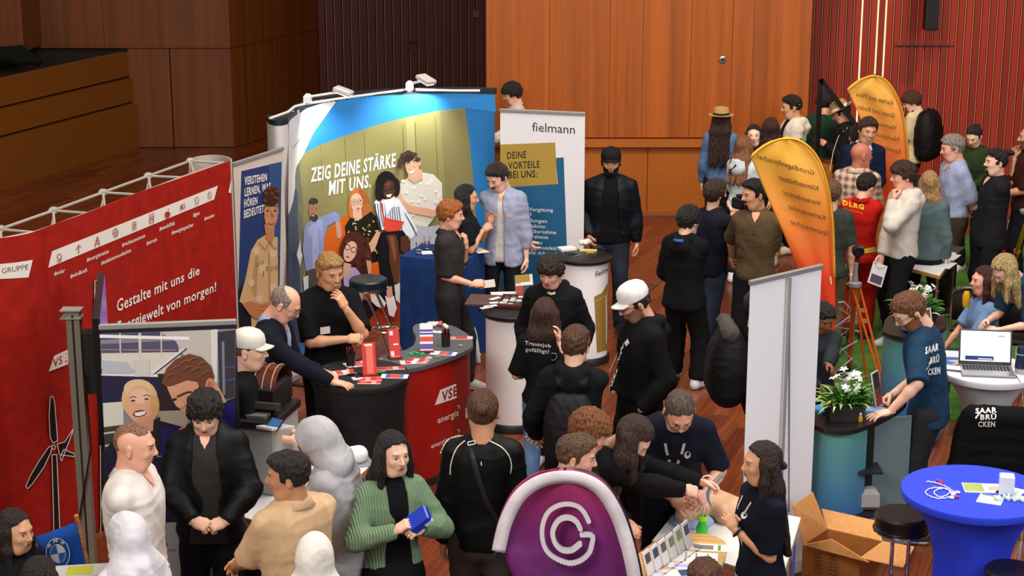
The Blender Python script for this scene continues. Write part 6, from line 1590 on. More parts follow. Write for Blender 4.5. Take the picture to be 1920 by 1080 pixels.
g1 = cpix([(1104, 978), (1096, 962), (1084, 950), (1066, 945), (1046, 948), (1028, 960), (1018, 982), (1017, 1008), (1024, 1030), (1040, 1045), (1066, 1055), (1088, 1050), (1104, 1036), (1110, 1018), (1110, 1003), (1091, 1001)], 4)
a.line(WL, g1, 9); g2 = cpix([(1088, 990), (1080, 976), (1066, 969), (1050, 972), (1040, 984), (1036, 1000), (1042, 1018), (1055, 1029), (1072, 1029), (1087, 1018)], 4); a.line(WL, g2, 9)
for x, y in ((1104, 978), (1091, 1001), (1088, 990), (1087, 1018)): a.ell(WL, x, y, 4.5, 4.5, n=12)
for g_ in (g1, g2):
    for x, y in g_: a.ell(WL, x, y, 4.5, 4.5, n=8)
a.text(WL, 'con', 1000, 1090, 1054, 1091, 18, bold=.03); a.build('printed_emblem', t); pole_foot(t, [(1045, 880), (1095, 884), (1135, 907), (1165, 952), (1185, 1007), (1205, 1100), (1214, 1230), (1216, 1340)], Y3, 0)
o = MB().tube([atY(931, 1035, Y3 + .01), atY(945, 1048, Y3 + .01)], .018, 8).build('pole_sock', BLACKM, t, world=True)
# ------------------------------------------------------------------ white roll-up seen from behind
t, S = rollup('tall white roll-up banner seen from behind with a grey support pole', (1407, 534), (1540, 503), 2.1, mat('f6f4f6', .5), back=True)
a = Art(S); a.poly('7e848c', [(1477, 518), (1482, 517), (1480, 960), (1477, 960)]); a.build('pole_channel', t, label='grey centre line of the banner back')
# ------------------------------------------------------------------ green counters
z = 1.0
def oval_counter(label, pts, front, z, dark_from=None):
    tp_ = smooth_plan(plan(pts + [pts[0]], z), 5)[:-1]; c = np.mean(tp_, 0); t = thing('info_counter', label, 'counter', (c[0], c[1], 0))
    MB().prism([tuple(p - c) for p in tp_], z - .03, z).build('counter_top', mat('1e1a1a', .35), t); fp = smooth_plan(plan(front, z - .03), 6)
    ribbon(fp, .03, z - .03, 'front_panel', mat('2458b0', .45, 'gradient', color2='5c9c94', scale=1.0), t); MB().prism([tuple((p - c) * .86) for p in tp_], 0, .04).build('base_board', BLACKM, t)
    MB().prism([tuple((p - c) * .80 + np.array((0, .04))) for p in tp_], .04, z - .03).build('inner_body', mat('0e0e10', .7), t); return t, c, fp
t, c1, fp = oval_counter('blue-green counter with dark oval top carrying the potted flowers', [(1505, 782), (1528, 797), (1555, 806), (1592, 807), (1622, 799), (1655, 786), (1690, 765), (1700, 748), (1680, 738), (1630, 742), (1560, 752), (1515, 768)], [(1505, 786), (1528, 800), (1555, 809), (1592, 810), (1627, 799)], z)
p, q = at(1655, 784, z), at(1690, 767, z); MB().box(tuple((p[:2] + q[:2]) / 2) + (.5,), (.02, .30, .94), math.atan2(*(q - p)[:2][::-1]) + R(60)).build('side_panel', mat('66787a', .5), t, smooth=False, world=True)
for zz in (.35, .66): p = at(1640, 800, z); MB().box((p[0], p[1] + .14, zz), (.16, .24, .015)).build('shelf', mat('202024', .5), t, smooth=False, world=True)
t2, c2, fp2 = oval_counter('grey-green counter behind the young man in the petrol blue shirt', [(1655, 622), (1680, 630), (1715, 633), (1750, 626), (1775, 610), (1765, 590), (1730, 582), (1690, 584), (1662, 596)], [(1657, 608), (1662, 626), (1690, 634), (1720, 636), (1752, 629), (1774, 614)], z)
a = Art(Surf(fp2), 8, base=.004); a.text('b8c4c0', 'Land', 1662, 708, 1668, 690, 5); a.text('b8c4c0', 'Karte', 1663, 732, 1669, 712, 5); a.build('printed_words', t2)
def flower_pot(label, px, py, z, r, rot, seed, box):
    random.seed(seed); c = at(px, py, z); t = thing('potted_flowers', label, 'potted plant', tuple(c), R(rot)); bx, by, bz = box
    mb = MB(); vs = []
    for zz, s_ in ((0, .82), (bz, 1.0), (bz, .94), (bz * .2, .8)): vs.append([(x * s_, y * s_, zz) for x, y in [(bx * (abs(math.cos(a_)) ** .6) * math.copysign(1, math.cos(a_)), by * (abs(math.sin(a_)) ** .6) * math.copysign(1, math.sin(a_))) for a_ in [2 * math.pi * k / 24 for k in range(24)]]])
    vs.insert(0, [(0, 0, 0)] * 24); vs.append([(0, 0, bz * .2)] * 24); mb.sheet([v + [v[0]] for v in vs]); mb.build('planter', mat('2c2a2a', .35), t)
    MB().lathe([(bx * .93, bz * .85), (.005, bz * .9)], 20, sy=by / bx).build('soil', mat('2a1a10', .9), t)
    def leafmesh(l, w_, up, droop):
        v = []; f = []; n = 5
        for i in range(n + 1):
            u = i / n; ww = w_ * math.sin(math.pi * min(1, u * .9 + .08)); y = l * u * math.cos(up) ; zz = l * (u * math.sin(up) - droop * u * u); v += [(-ww, y, zz + ww * .25), (0, y, zz), (ww, y, zz + ww * .25)]
        for i in range(n): f += [(3 * i, 3 * i + 1, 3 * i + 4, 3 * i + 3), (3 * i + 1, 3 * i + 2, 3 * i + 5, 3 * i + 4)]
        return v, f
    for kind, n, cols, L, W in (('leaf', 70, ('3c7824', '2c6420', '4c8c30'), (.09, .14), .024), ('blade', 46, ('a8bc60', '88a848', 'c8d088'), (.16, .24), .008)):
        ms = []
        for c_ in cols: v, f = leafmesh(1.0, W / .12 if kind == 'leaf' else W / .2, .7, .5 if kind == 'leaf' else .55); ms.append((v, f, mat(c_, .5)))
        obs = []
        for k in range(n):
            v, f, m_ = ms[k % 3]
            if k < 3: o = MB().add(v, f).build('leaf', m_, t); obs.append(o)
            else: o = obs[k % 3].copy(); COL.objects.link(o); o.parent = t
            side = (random.random() < .75) if kind == 'blade' else (random.random() < .3)
            x = (random.uniform(-.95, -.2) if side else random.uniform(-.3, .95)) * bx; y = random.uniform(-.9, .9) * by; s_ = random.uniform(*L); o.location = (x * .8, y * .8, bz * .8 + random.uniform(0, .10 if kind == 'leaf' else .04)); o.scale = (s_,) * 3
            o.rotation_euler = (random.uniform(-.2, .5), random.uniform(-.3, .3), math.atan2(-x, y if abs(y) > 1e-3 else 1e-3) + random.uniform(-1.1, 1.1))
    pet = MB()
    for k in range(5):
        a_ = 2 * math.pi * k / 5; pet.add([(0, 0, 0), (.016 * math.cos(a_ - .5), .016 * math.sin(a_ - .5), .006), (.028 * math.cos(a_), .028 * math.sin(a_), .004), (.016 * math.cos(a_ + .5), .016 * math.sin(a_ + .5), .006)], [(0, 1, 2, 3)])
    fo = None
    for k in range(34):
        if fo is None: o = fo = pet.build('blossom', mat('f2f0e8', .5), t)
        else: o = fo.copy(); COL.objects.link(o); o.parent = t
        g = k % 3; cx_, cz = ((-.28, .20), (.45, .22), (.1, .13))[g]; o.location = (cx_ * bx + random.gauss(0, .035), random.gauss(-.02, .035), bz + cz * r / .2 + random.gauss(0, .022)); s_ = random.uniform(.8, 1.25); o.scale = (s_,) * 3; o.rotation_euler = (random.uniform(.1, 1.1), random.uniform(-.5, .5), random.random() * 6)
    for k in range(12):
        cx_ = (-.28, .45, .1)[k % 3]; MB().tube([(cx_ * bx * .5, 0, bz * .8), (cx_ * bx + random.gauss(0, .025), random.gauss(-.02, .03), bz + .18 * r / .2)], .0028, 5).build('stem', mat('6c9838', .5), t)
    return t
flower_pot('white flowers and striped grass in a dark oval planter on the blue-green counter', 1583, 785, z, .17, 6, 3, (.15, .075, .11)); flower_pot('bushy white flowers in a dark planter on the grey-green counter', 1722, 606, z, .19, -5, 8, (.15, .08, .09))
acrylic('white card holder with a photo leaflet leaning on the blue-green counter', 1648, 767, z, .12, .27, 55, ('e4e0e0', (('302c34', .55, .95, -.4, .4), ('b03a30', .1, .35, -.4, .4), ('7a4040', .35, .55, -.4, .4))))
acrylic('small upright photo card holder on the grey-green counter', 1738, 617, z, .11, .17, 30, ('e4e4ec', (('7a5048', .1, .9, -.35, .35), ('303a50', .6, .95, -.35, .0))))
sheet('flyer_stack', 'pale blue flyers under the card holder on the blue-green counter', 'flyers', 1640, 772, z, .13, .10, -8, mat('7ab0d8', .4), th=.02)
sheet('flyer_stack', 'crumpled blue foil packs beside the flower planter', 'flyers', 1542, 770, z, .12, .14, 30, mat('4a9ac8', .3), th=.02)
for k in range(3): sheet('booklet', ('bottom blue booklet of the stack on the grey-green counter', 'middle blue booklet of the stack on the grey-green counter', 'top blue booklet of the stack on the grey-green counter')[k], 'booklet', 1716, 618, z + k * .012, .17, .12, 8 + k * 9, mat(('2456a0', '2c6cc0', '3a80d8')[k], .4), th=.011)
t = thing('toy_duck', 'tiny yellow bottle figure beside the dark planter', 'figurine', tuple(at(1613, 790, z))); MB().lathe([(.014, 0), (.017, .02), (.010, .04), (.006, .045)], 14).build('body', mat('c89828', .4), t); MB().lathe([(.008, .044), (.010, .052), (.004, .062)], 12).build('head', mat('d8d8d8', .4), t)
o = MB().box((0, 0, .08), (.16, .12, .15), bev=.03).build('plastic_bag', mat('b0a8a0', .3), None, loc=tuple(at(1640, 800, z)[:2] + np.array((0, .14))) + (.36,)); tag(o, 'clear plastic bag on the shelf inside the blue-green counter', 'bag')
# ------------------------------------------------------------------ surveying tripod, brochure rack
t = thing('survey_tripod', 'orange surveying tripod with a black dial head on the green turf', 'tripod', tuple(at(1615, 690, 0)[:2]) + (0,)); OR = mat('d8601c', .4)
top = at(1603, 532, .97); fe = (at(1592, 703, 0), at(1624, 722, 0), at(1660, 738, 0), at(1588, 640, 0))
for i, f_ in enumerate((fe[0], fe[2], fe[3])):
    d = (top - f_); MB().tube([f_ + (0, 0, .01), f_ + d * .12], [.004, .018], 8).build('spike', BLACKM, t, world=True)
    for s_ in ((-1, 1) if i else (0,)): MB().tube([f_ + d * .10 + (s_ * .012, 0, 0), top + (s_ * .035, 0, 0)], .024 if i == 0 else .011, 8).build('leg', OR, t, world=True)
MB().tube([at(1624, 722, 0) + (0, 0, .05), top], .012, 8).build('strut', OR, t, world=True)
MB().lathe([(.03, .93), (.06, .95), (.06, .98), (.03, .99), (.02, 1.08), (.02, 1.16)], 18, (top[0] , top[1], 0)).build('head_plate', GREYM, t, world=True); MB().tube([(top[0], top[1], 1.0), (top[0] + .01, top[1], 1.22)], .016, 10).build('centre_post', GREYM, t, world=True)
q = at(1609, 470, 1.30); MB().lathe([(.05, -.03), (.055, 0), (.05, .03), (.035, .035), (.03, .01), (.002, .01)], 24, tuple(q), M=Matrix.Rotation(R(90), 4, 'X')).build('dial', BLACKP, t, world=True); MB().tube([q + (0, 0, -.10), q + (0, 0, -.05)], .02, 8).build('yoke', BLACKM, t, world=True)
t = thing('brochure_rack', 'zigzag silver brochure rack folding up beside the orange sail flag', 'rack', tuple(at(1588, 706, 0)[:2]) + (0,)); AL2 = mat('c4c4cc', .3, metal=.6); Yr = at(1588, 706, 0)[1]
def ay(x, y, dy=0): return atY(x, y, Yr + dy)
zz = [(1578, 567), (1612, 600), (1572, 640), (1614, 618), (1570, 690), (1612, 655), (1566, 715), (1610, 690)]
for dy in (-.13, .13):
    MB().tube([ay(1572, 568, dy), ay(1582, 566, dy), ay(1610, 594, dy), ay(1566, 612, dy), ay(1612, 622, dy)], .010, 6).build('frame', AL2, t, world=True); MB().tube([ay(1574, 578, dy), ay(1610, 602, dy), ay(1564, 640, dy), ay(1612, 688, dy), ay(1566, 712, dy)], .008, 6).build('frame', AL2, t, world=True)
for (x0, y0, x1, y1) in ((1562, 618, 1600, 590), (1566, 665, 1608, 640), (1566, 700, 1600, 672)):
    mb = MB(); mb.sheet([[ay(x0, y0, -.14), ay(x0, y0, .14)], [ay(x1, y1, -.14), ay(x1, y1, .14)]]); o = mb.build('tray', mat('b4b8bc', .3), t, world=True); sd = o.modifiers.new('thickness', 'SOLIDIFY'); sd.thickness = .012
mb = MB(); mb.sheet([[ay(1570, 660, -.10) + (0, 0, .02), ay(1570, 660, .10) + (0, 0, .02)], [ay(1602, 641, -.10) + (0, 0, .02), ay(1602, 641, .10) + (0, 0, .02)]]); o = mb.build('magazine', mat('302c34', .4), t, world=True); sd = o.modifiers.new('thickness', 'SOLIDIFY'); sd.thickness = .01
# ------------------------------------------------------------------ tables and things at the back right
z = .75; A, B, C = at(1650, 488, z), at(1762, 517, z), at(1801, 464, z); table('white table with a beech edge standing on the turf behind the youth in cream hoodie', [A, B, C, A + C - B], z, WTOP, WED)
for i, (x, y, c_) in enumerate(((1787, 467, '4a4440'), (1778, 482, 'e8e4e0'), (1770, 497, 'd0d8e0'))): sheet('print_sheet', ('dark photo print at the far corner of the white turf table', 'white leaflet in the middle of the white turf table', 'pale blue leaflet near the front of the white turf table')[i], 'leaflet', x, y, z, .18, .26, -30, mat(c_, .5))
t = thing('traffic_cone', 'red and white traffic cone behind the yellow tripod legs', 'cone', tuple(at(1893, 488, 0)[:2]) + (0,))
MB().box((0, 0, .02), (.34, .34, .035), bev=.01).build('base', BLACKM, t, smooth=False)
for i in range(5): r0, r1 = .12 - .02 * i, .12 - .02 * (i + 1); MB().lathe([(r0, .035 + .11 * i), (r1, .035 + .11 * (i + 1))], 24).build('band', mat(('c8241c', 'ece8e4')[i % 2], .4), t)
t = thing('yellow_tripod', 'yellow wooden surveying tripod at the edge of the turf', 'tripod', tuple(at(1912, 530, 0)[:2]) + (0,)); tp3 = at(1930, 400, 1.35)
for f_ in ((1886, 535), (1950, 560), (1960, 520)):
    b_ = at(*f_, 0); MB().tube([b_, tp3], .022, 8).build('leg', mat('d8a418', .45), t, world=True); d = tp3 - b_; MB().tube([b_ + d * .03, b_ + d * .09], .034, 8).build('clamp', mat('d85a20', .4), t, world=True); MB().tube([b_ + d * .45, b_ + d * .52], .034, 8).build('clamp', mat('d85a20', .4), t, world=True)
MB().lathe([(.08, 0), (.09, .03), (.03, .05)], 16, tuple(tp3)).build('head', GREYM, t, world=True)
# chrome chairs
def chair(label, x, y, rot, seat='1a1616', z=.46):
    c = at(x, y, 0); t = thing('chair', label, 'chair', (c[0], c[1], 0), R(rot))
    MB().box((0, 0, z), (.44, .44, .05), bev=.02).build('seat', mat(seat, .6, 'cloth'), t); rows = [[(u * .21, .20 - .03 * (1 - u * u) + .03 * v, .56 + .30 * v) for u in (-1, -.5, 0, .5, 1)] for v in (0, .5, 1)]
    o = MB().sheet(rows).build('backrest', mat(seat, .6, 'cloth'), t); sd = o.modifiers.new('thickness', 'SOLIDIFY'); sd.thickness = .02
    for sg in (-1, 1): MB().tube([(sg * .22, -.20, .0), (sg * .22, -.20, z), (sg * .22, .18, z)], .012, 8).build('leg', CHROME, t); MB().tube([(sg * .22, .24, 0), (sg * .22, .20, z), (sg * .21, .24, .80)], .012, 8).build('leg', CHROME, t)
    MB().tube([(.21 * math.cos(R(a_)), .24, .80 + .08 * math.sin(R(a_))) for a_ in range(0, 181, 15)], .013, 8).build('back_frame', CHROME, t); return t
chair('empty chrome-framed chair with brown-black seat between counter and seated woman', 1832, 705, 150, '2a2220'); chair('chrome chair under the seated woman in the light blue shirt', 1868, 722, 165)
# chair with hoodie
t = chair('black chair behind the blue table with a dark hoodie hung over its back', 1848, 985, 172, '101012')
F = Field((-.34, .05, .10), (.34, .42, 1.05), .012); F.cap((-.17, .24, .90), (.17, .24, .90), .080, .080, .03)
for z_ in (.78, .68, .58, .48, .38): F.cap((-.22, .25, z_), (.22, .25, z_), .055, .055, .05)
for sg in (-1, 1): F.cap((sg * .22, .24, .84), (sg * .27, .27, .55), .06, .055, .04); F.cap((sg * .27, .27, .55), (sg * .26, .29, .22), .052, .042, .03)
P, Q = F.mesh(); P = smooth_mesh(P, Q, 2); P = folds(P, Q, .016, 12, 9); o = qobj('hoodie', P, Q, mat('0c0c0e', .9, 'cloth'), None); o.matrix_basis = t.matrix_basis.copy(); tag(o, 'black hoodie with white block letters on its back, hung over a chair', 'hoodie')
a = Art(BodySurf(o, P, Q), base=.001, dl=.0002)
for s_, x0, y0, x1, y1 in (('SAAR', 1829, 775, 1869, 773), ('BRÜ', 1838, 787, 1868, 786), ('CKEN', 1834, 800, 1866, 800)): a.text('e8e4e0', s_, x0, y0, x1, y1, 9.5, bold=.035)
a.poly('e8e4e0', [(1828, 783), (1836, 773), (1838, 775), (1830, 786)]); a.build('printed_letters', o, m=VCOLM)
# laptop and papers on the white table
z = 1.1; p = at(1850, 698, z); t = thing('laptop', 'open silver laptop with a bright white and navy screen on the white table', 'laptop', tuple(p), R(-8)); s_ = .38 / 2
MB().box((0, 0, .010), (.37, .26, .018), bev=.005).build('keyboard_base', mat('8c8a8c', .3, metal=.5), t, smooth=False)
for r_ in range(5):
    for k in range(14): MB().box((-.155 + k * .0235, .085 - r_ * .022, .0205), (.018, .017, .003)).build('key', BLACKM, t, smooth=False)
lid = MB().box((0, 0, .125), (.37, .010, .25), bev=.004).build('lid', mat('3a3a3c', .4), t, smooth=False, loc=(0, .128, .018)); lid.rotation_euler = (R(-18), 0, 0)
MB().box((0, -.0062, .130), (.345, .002, .215)).build('screen', mat('f2f4fa', .2, 'emit', scale=.95), lid, smooth=False); MB().box((-.04, -.0078, .045), (.20, .001, .03)).build('banner', mat('1c2c58', .3, 'emit', scale=.8), lid, smooth=False); MB().box((.11, -.0078, .205), (.05, .001, .006)).build('logo', mat('405070', .3, 'emit', scale=.8), lid, smooth=False); MB().box((-.0, -.0088, .040), (.10, .001, .005)).build('caption', mat('f0f0f0', .3, 'emit', scale=.9), lid, smooth=False)
for i, (x, y, c_, r_, w_, l_) in enumerate(((1783, 672, '3a6ac8', 20, .20, .12), (1777, 664, 'e4e0e4', -10, .22, .16), (1784, 680, 'e0ccb4', 5, .16, .10), (1772, 682, '5070c0', 40, .14, .08), (1790, 690, 'dcdce0', -20, .16, .10))): sheet('leaflet', ('blue leaflet in the heap beside the laptop', 'white leaflet at the back of the heap beside the laptop', 'leaflet with a tan picture beside the laptop', 'small blue leaflet at the rim of the white table', 'white leaflet touching the laptop corner')[i], 'leaflet', x, y, z + .002 + i * .003, w_, l_, r_, mat(c_, .5))
t = thing('thermos_cup', 'tall dark drinking bottle with pale band at the edge of the white table', 'bottle', tuple(at(1913, 700, z))); MB().lathe([(.038, 0), (.042, .04), (.042, .045)], 20).build('foot', mat('a8a8b0', .3), t); MB().lathe([(.042, .04), (.042, .19), (.038, .20), (.002, .20)], 20).build('body', mat('1a2a40', .3), t); MB().lathe([(.043, .145), (.043, .15)], 20).build('band', mat('c8d8e8', .3), t)
o = MB().tube([at(1895, 700, z) + (0, 0, .006), at(1905, 706, z) + (0, 0, .006), at(1912, 716, z) + (0, -.02, .0), at(1912, 740, .9), at(1906, 770, .7), at(1900, 800, .5)], .004, 6).build('cable', BLACKP, None, world=False); tag(o, 'thin black cable hanging down from the laptop over the white cloth', 'cable')
# things on the blue table
z = 1.1; q = [(1737, 905), (1752, 907), (1768, 912), (1782, 920), (1790, 928), (1780, 934), (1760, 937), (1742, 932), (1735, 925), (1745, 918), (1765, 917), (1780, 922), (1776, 930), (1762, 934), (1752, 928), (1754, 922), (1770, 918), (1786, 926)]
t = thing('suction_tube', 'coiled white medical tubing with a red connector on the blue table', 'tubing', tuple(at(1765, 925, z))); MB().tube([at(x, y, z) + (0, 0, .006 + .002 * (i % 3)) for i, (x, y) in enumerate(cpix(q, 5))], .0042, 6).build('tube', mat('dcdcec', .3), t, world=True); MB().tube([at(1757, 903, z) + (0, 0, .008), at(1769, 909, z) + (0, 0, .008)], .008, 8).build('connector', mat('c8304c', .4), t, world=True)
for x, y, c_ in ((1787, 929, 'e8e4ec'), (1793, 934, 'b05070'), (1784, 936, 'f0ecf4'), (1795, 926, 'e0e0ec')): MB().box(at(x, y, z) + (0, 0, .01), (.03, .02, .014), R(x), bev=.004).build('fitting', mat(c_, .4), t, world=True)
def mb_flyer(label, px, py, w_, l_, rot, base, cols, zz=z):
    p = at(px, py, zz); mb = MB(); mb.box((0, 0, .0015), (w_, l_, .003))
    for i, (c_, x0, x1, y0, y1) in enumerate(cols): mb.box(((x0 + x1) / 2 * w_, (y0 + y1) / 2 * l_, .0034), ((x1 - x0) * w_, (y1 - y0) * l_, .0008), m=i + 1)
    o = mb.build('flyer', [mat(base, .5)] + [mat(c_[0], .5) for c_ in cols], None, smooth=False, loc=tuple(p), rot=R(rot)); tag(o, label, 'flyer'); return o
mb_flyer('landscape flyer with a pale green field under the white box', 1853, 916, .29, .15, -6, 'ece8e4', (('a8c068', -.48, -.1, -.4, .45), ('c8c4c0', .0, .35, -.2, .2))); mb_flyer('plain white square flyer at the front of the blue table', 1857, 937, .14, .14, -25, 'e8e4e4', (('7a6a90', -.4, .4, .36, .46),)); mb_flyer('pale flyer behind the white box on the blue table', 1895, 922, .14, .14, -35, 'e4e8e0', (('c8dcc0', -.3, .3, -.3, .3),))
t = thing('white_box', 'small white cube-shaped adapter box standing on the blue table', 'box', tuple(at(1886, 926, z)), R(-12)); MB().box((0, 0, .06), (.085, .075, .12), bev=.008).build('housing', mat('e8eaf0', .35), t, smooth=False)
F = Field((-.12, -.05, 0), (.12, .05, .06), .006)
random.seed(9)
for k in range(9): x = random.uniform(-.09, .09); y = random.uniform(-.03, .03); F.cap((x, y, .01), (x + random.uniform(-.03, .03), y + .02, .02), .012, .010, .003)
P, Q = F.mesh(); P = folds(P, Q, .008, 2, 40); o = qobj('crumpled_film', P, Q, mat('c4dccc', .2), None); o.location = tuple(at(1893, 938, z)); tag(o, 'crumpled pale green foil heap in front of the white box', 'foil')
# ------------------------------------------------------------------ cartons and bottle
CB1 = mat('b87838', .8, 'card'); CB2 = mat('d89858', .8, 'card')
zc_ = .42; A, B, C = at(1506, 1022, zc_), at(1612, 1047, zc_), at(1655, 1016, zc_); D = A + C - B; q = [A, B, C, D]; c = sum(q) / 4
t = thing('carton', 'large open cardboard box with raised flaps beside the black bar stool', 'box', (c[0], c[1], 0)); nm = ('side_panel',) * 4
for i in range(4):
    p0, p1 = q[i], q[(i + 1) % 4]; e = (p1 - p0)[:2]; L = np.linalg.norm(e); m_ = (p0 + p1) / 2; MB().box((m_[0], m_[1], zc_ / 2), (L, .008, zc_), math.atan2(e[1], e[0])).build('side_panel', CB1, t, smooth=False, world=True)
def flap(pts, name='flap'):
    mb = MB(); mb.sheet([[pts[0], pts[1]], [pts[3], pts[2]]]); o = mb.build(name, CB2, t, world=True, smooth=False); sd = o.modifiers.new('thickness', 'SOLIDIFY'); sd.thickness = .006
flap([A, B, at(1622, 1040, zc_ + .10) + (0, -.12, 0), at(1548, 1000, zc_ + .12) + (.02, -.10, 0)]); flap([B, C, C + (.20, -.02, -.03), B + (.26, -.06, -.04)]); flap([D, A, A + (-.08, .02, .26), D + (-.10, .05, .24)]); flap([C, D, D + (.0, .22, .05), C + (.0, .22, .05)])
a = Art(Surf([A, B]), base=.006)
for i, s_ in enumerate(('Typ', 'Farbe', 'G.W.', 'N.W.', 'Maß', 'Menge')): a.text('5a3818', s_, 1528, 1038 + i * 7, 1542, 1040 + i * 7, 4)
for i, s_ in enumerate(('SET', 'MODELL 2', '150 x 60', '13 KG', '10 KG', '80x40x20', '1 STK')): a.text('5a3818', s_, 1556, 1042 + i * 7, 1572, 1045 + i * 7, 4)
a.build('printed_marks', t); MB().box(tuple((A + B + C + D)[:2] / 4) + (.02,), (.3, .25, .02)).build('bottom', CB1, t, smooth=False, world=True)
zc_ = .24; A, B, C = at(1624, 940, zc_), at(1655, 955, zc_), at(1682, 938, zc_); q = [A, B, C, A + C - B]; c = sum(q) / 4; t = thing('carton', 'smaller cardboard box with a curled lid behind the green bottle', 'box', (c[0], c[1], 0))
MB().prism([tuple((p - c)[:2]) for p in q], 0, zc_).build('body', CB1, t, smooth=False); flap([A, C, C + (.05, .16, .03), A + (.05, .16, .03)], 'lid')
t = thing('water_bottle', 'green plastic water bottle standing between the counter and the bar stool', 'bottle', tuple(at(1631, 1003, 0)[:2]) + (0,)); gb = mat('2c8c6c', .1); MB().lathe([(.03, 0), (.037, .01), (.037, .06), (.033, .09), (.037, .12), (.037, .17), (.028, .21), (.013, .25), (.013, .265)], 22).build('body', gb, t); MB().lathe([(.015, .262), (.015, .285), (.002, .285)], 16).build('cap', mat('7ac0a0', .4), t); MB().lathe([(.0378, .10), (.0378, .165)], 22).build('label_band', mat('3aa07c', .4), t)
# ------------------------------------------------------------------ first-aid table in front
z = .75; A, B, C, D = at(1222, 1014, z), at(1466, 1088, z), at(1502, 970, z), at(1288, 930, z); table('white table with light wooden edge under the training manikin', [A, B, C, D], z, WTOP, mat('d8b888', .5, 'grain'))
z = .92; kp = smooth_plan(plan([(1165, 1078), (1195, 1040), (1238, 1010), (1285, 1000), (1332, 1003), (1361, 1018), (1358, 1048), (1336, 1082), (1290, 1130), (1200, 1160), (1160, 1120), (1165, 1078)], z), 5)[:-1]; c = np.mean(kp, 0)
t = thing('brochure_table', 'kidney-shaped beech table crowded with upright brochures and flyers', 'table', (c[0], c[1], 0)); MB().prism([tuple(p - c) for p in kp], z - .03, z).build('table_top', mat('d8a868', .4, 'grain'), t); MB().tube([(0, 0, .02), (0, 0, z - .03)], .04, 12).build('stem', GREYM, t); MB().lathe([(.28, 0), (.28, .02), (.03, .04)], 30).build('foot_plate', GREYM, t)
mb_flyer('white flyer with green end bands near the round edge of the beech table', 1322, 1027, .26, .10, -8, 'ece8e4', (('58b040', -.48, -.34, -.45, .45), ('4ca038', .28, .34, -.4, .4), ('807c7c', -.25, .18, -.3, .3)), z); mb_flyer('white form with grey and green lines in the middle of the beech table', 1302, 1046, .26, .15, -8, 'e8e6e8', (('6a6c80', -.2, -.17, -.4, .4), ('6a6c80', .02, .05, -.4, .4), ('78a868', .26, .30, -.4, .4)), z); mb_flyer('lilac and white flyer at the front of the beech table', 1290, 1062, .22, .07, -4, 'e4e2ec', (('b4a8d8', -.35, .1, -.3, .3),), z); mb_flyer('white and navy folder at the very front of the beech table', 1265, 1076, .26, .10, 10, 'e6e4e8', (('283c68', .1, .35, -.4, .4),), z)
for k in range(6):
    x, y = 1220 + k * 14.5, 1080 - k * 10.5; acrylic(('first', 'second', 'third', 'fourth', 'fifth', 'sixth')[k] + ' clear brochure holder from the front in the slanting row', x, y, z, .09, .15 + .01 * (k > 3), 62, (('e8e4e0', 'e4e0e4', 'e8e4e0', 'e6e2de', 'dfe4e0', 'e8e8e8')[k], ((('504858', '3a4460', '6a5860', '7a8c70', '8ca078', '5a5a6c')[k], .52, .86, -.34, .34),)), name='brochure_holder', tilt=16)
# training manikin lying on the white table
z = .75; p = at(1308, 975, z); t = thing('training_manikin', 'beige resuscitation training torso with open mouth lying on the white table', 'manikin', tuple(p), R(128)); t.scale = (.8, .8, .8); MK = mat('d8b08a', .45, 'skin')
F = Field((-.30, -.45, -.02), (.30, .25, .24), .010); F.cap((-.12, -.16, .06), (.12, -.16, .06), .085, .085, .04); F.cap((-.12, -.30, .06), (.12, -.30, .06), .085, .085, .06); F.cap((-.17, -.12, .05), (-.17, -.18, .04), .06, .06, .04); F.cap((.17, -.12, .05), (.17, -.18, .04), .06, .06, .04); F.cap((0, -.10, .06), (0, .02, .06), .052, .052, .04); F.plane((0, 0, 0), (0, 0, -1)); P, Q = F.mesh(); P = smooth_mesh(P, Q, 2)
HP, HQ = HEADS[(0, 0)]; M = np.array(Matrix.Rotation(R(-100), 3, 'X') @ Matrix.Rotation(R(0), 3, 'Z')); hp = HP[:, :] @ M.T + np.array((0, .10, .10)); qobj('torso', np.concatenate([P, hp]), np.concatenate([Q, HQ + len(P)]), MK, t)
MB().lathe([(.16, 0), (.17, .02), (.12, .05), (.01, .05)], 30, (0, .06, -.0)).build('head_cushion', mat('9cb4dc', .4), t)
t = thing('spray_bottle', 'bright green plastic bottle with lime ring top before the manikin', 'bottle', tuple(at(1316, 1006, z + .0))); MB().lathe([(.034, 0), (.036, .06), (.024, .085), (.024, .11)], 22).build('body', mat('3cc03c', .3), t); MB().lathe([(.028, .105), (.034, .115), (.034, .13), (.024, .135), (.022, .12), (.002, .118)], 24).build('ring_top', mat('a8e030', .4), t); MB().tube([(.0, 0, .12), (.01, .01, .20)], .006, 8).build('nozzle', mat('d0d8dc', .3), t)
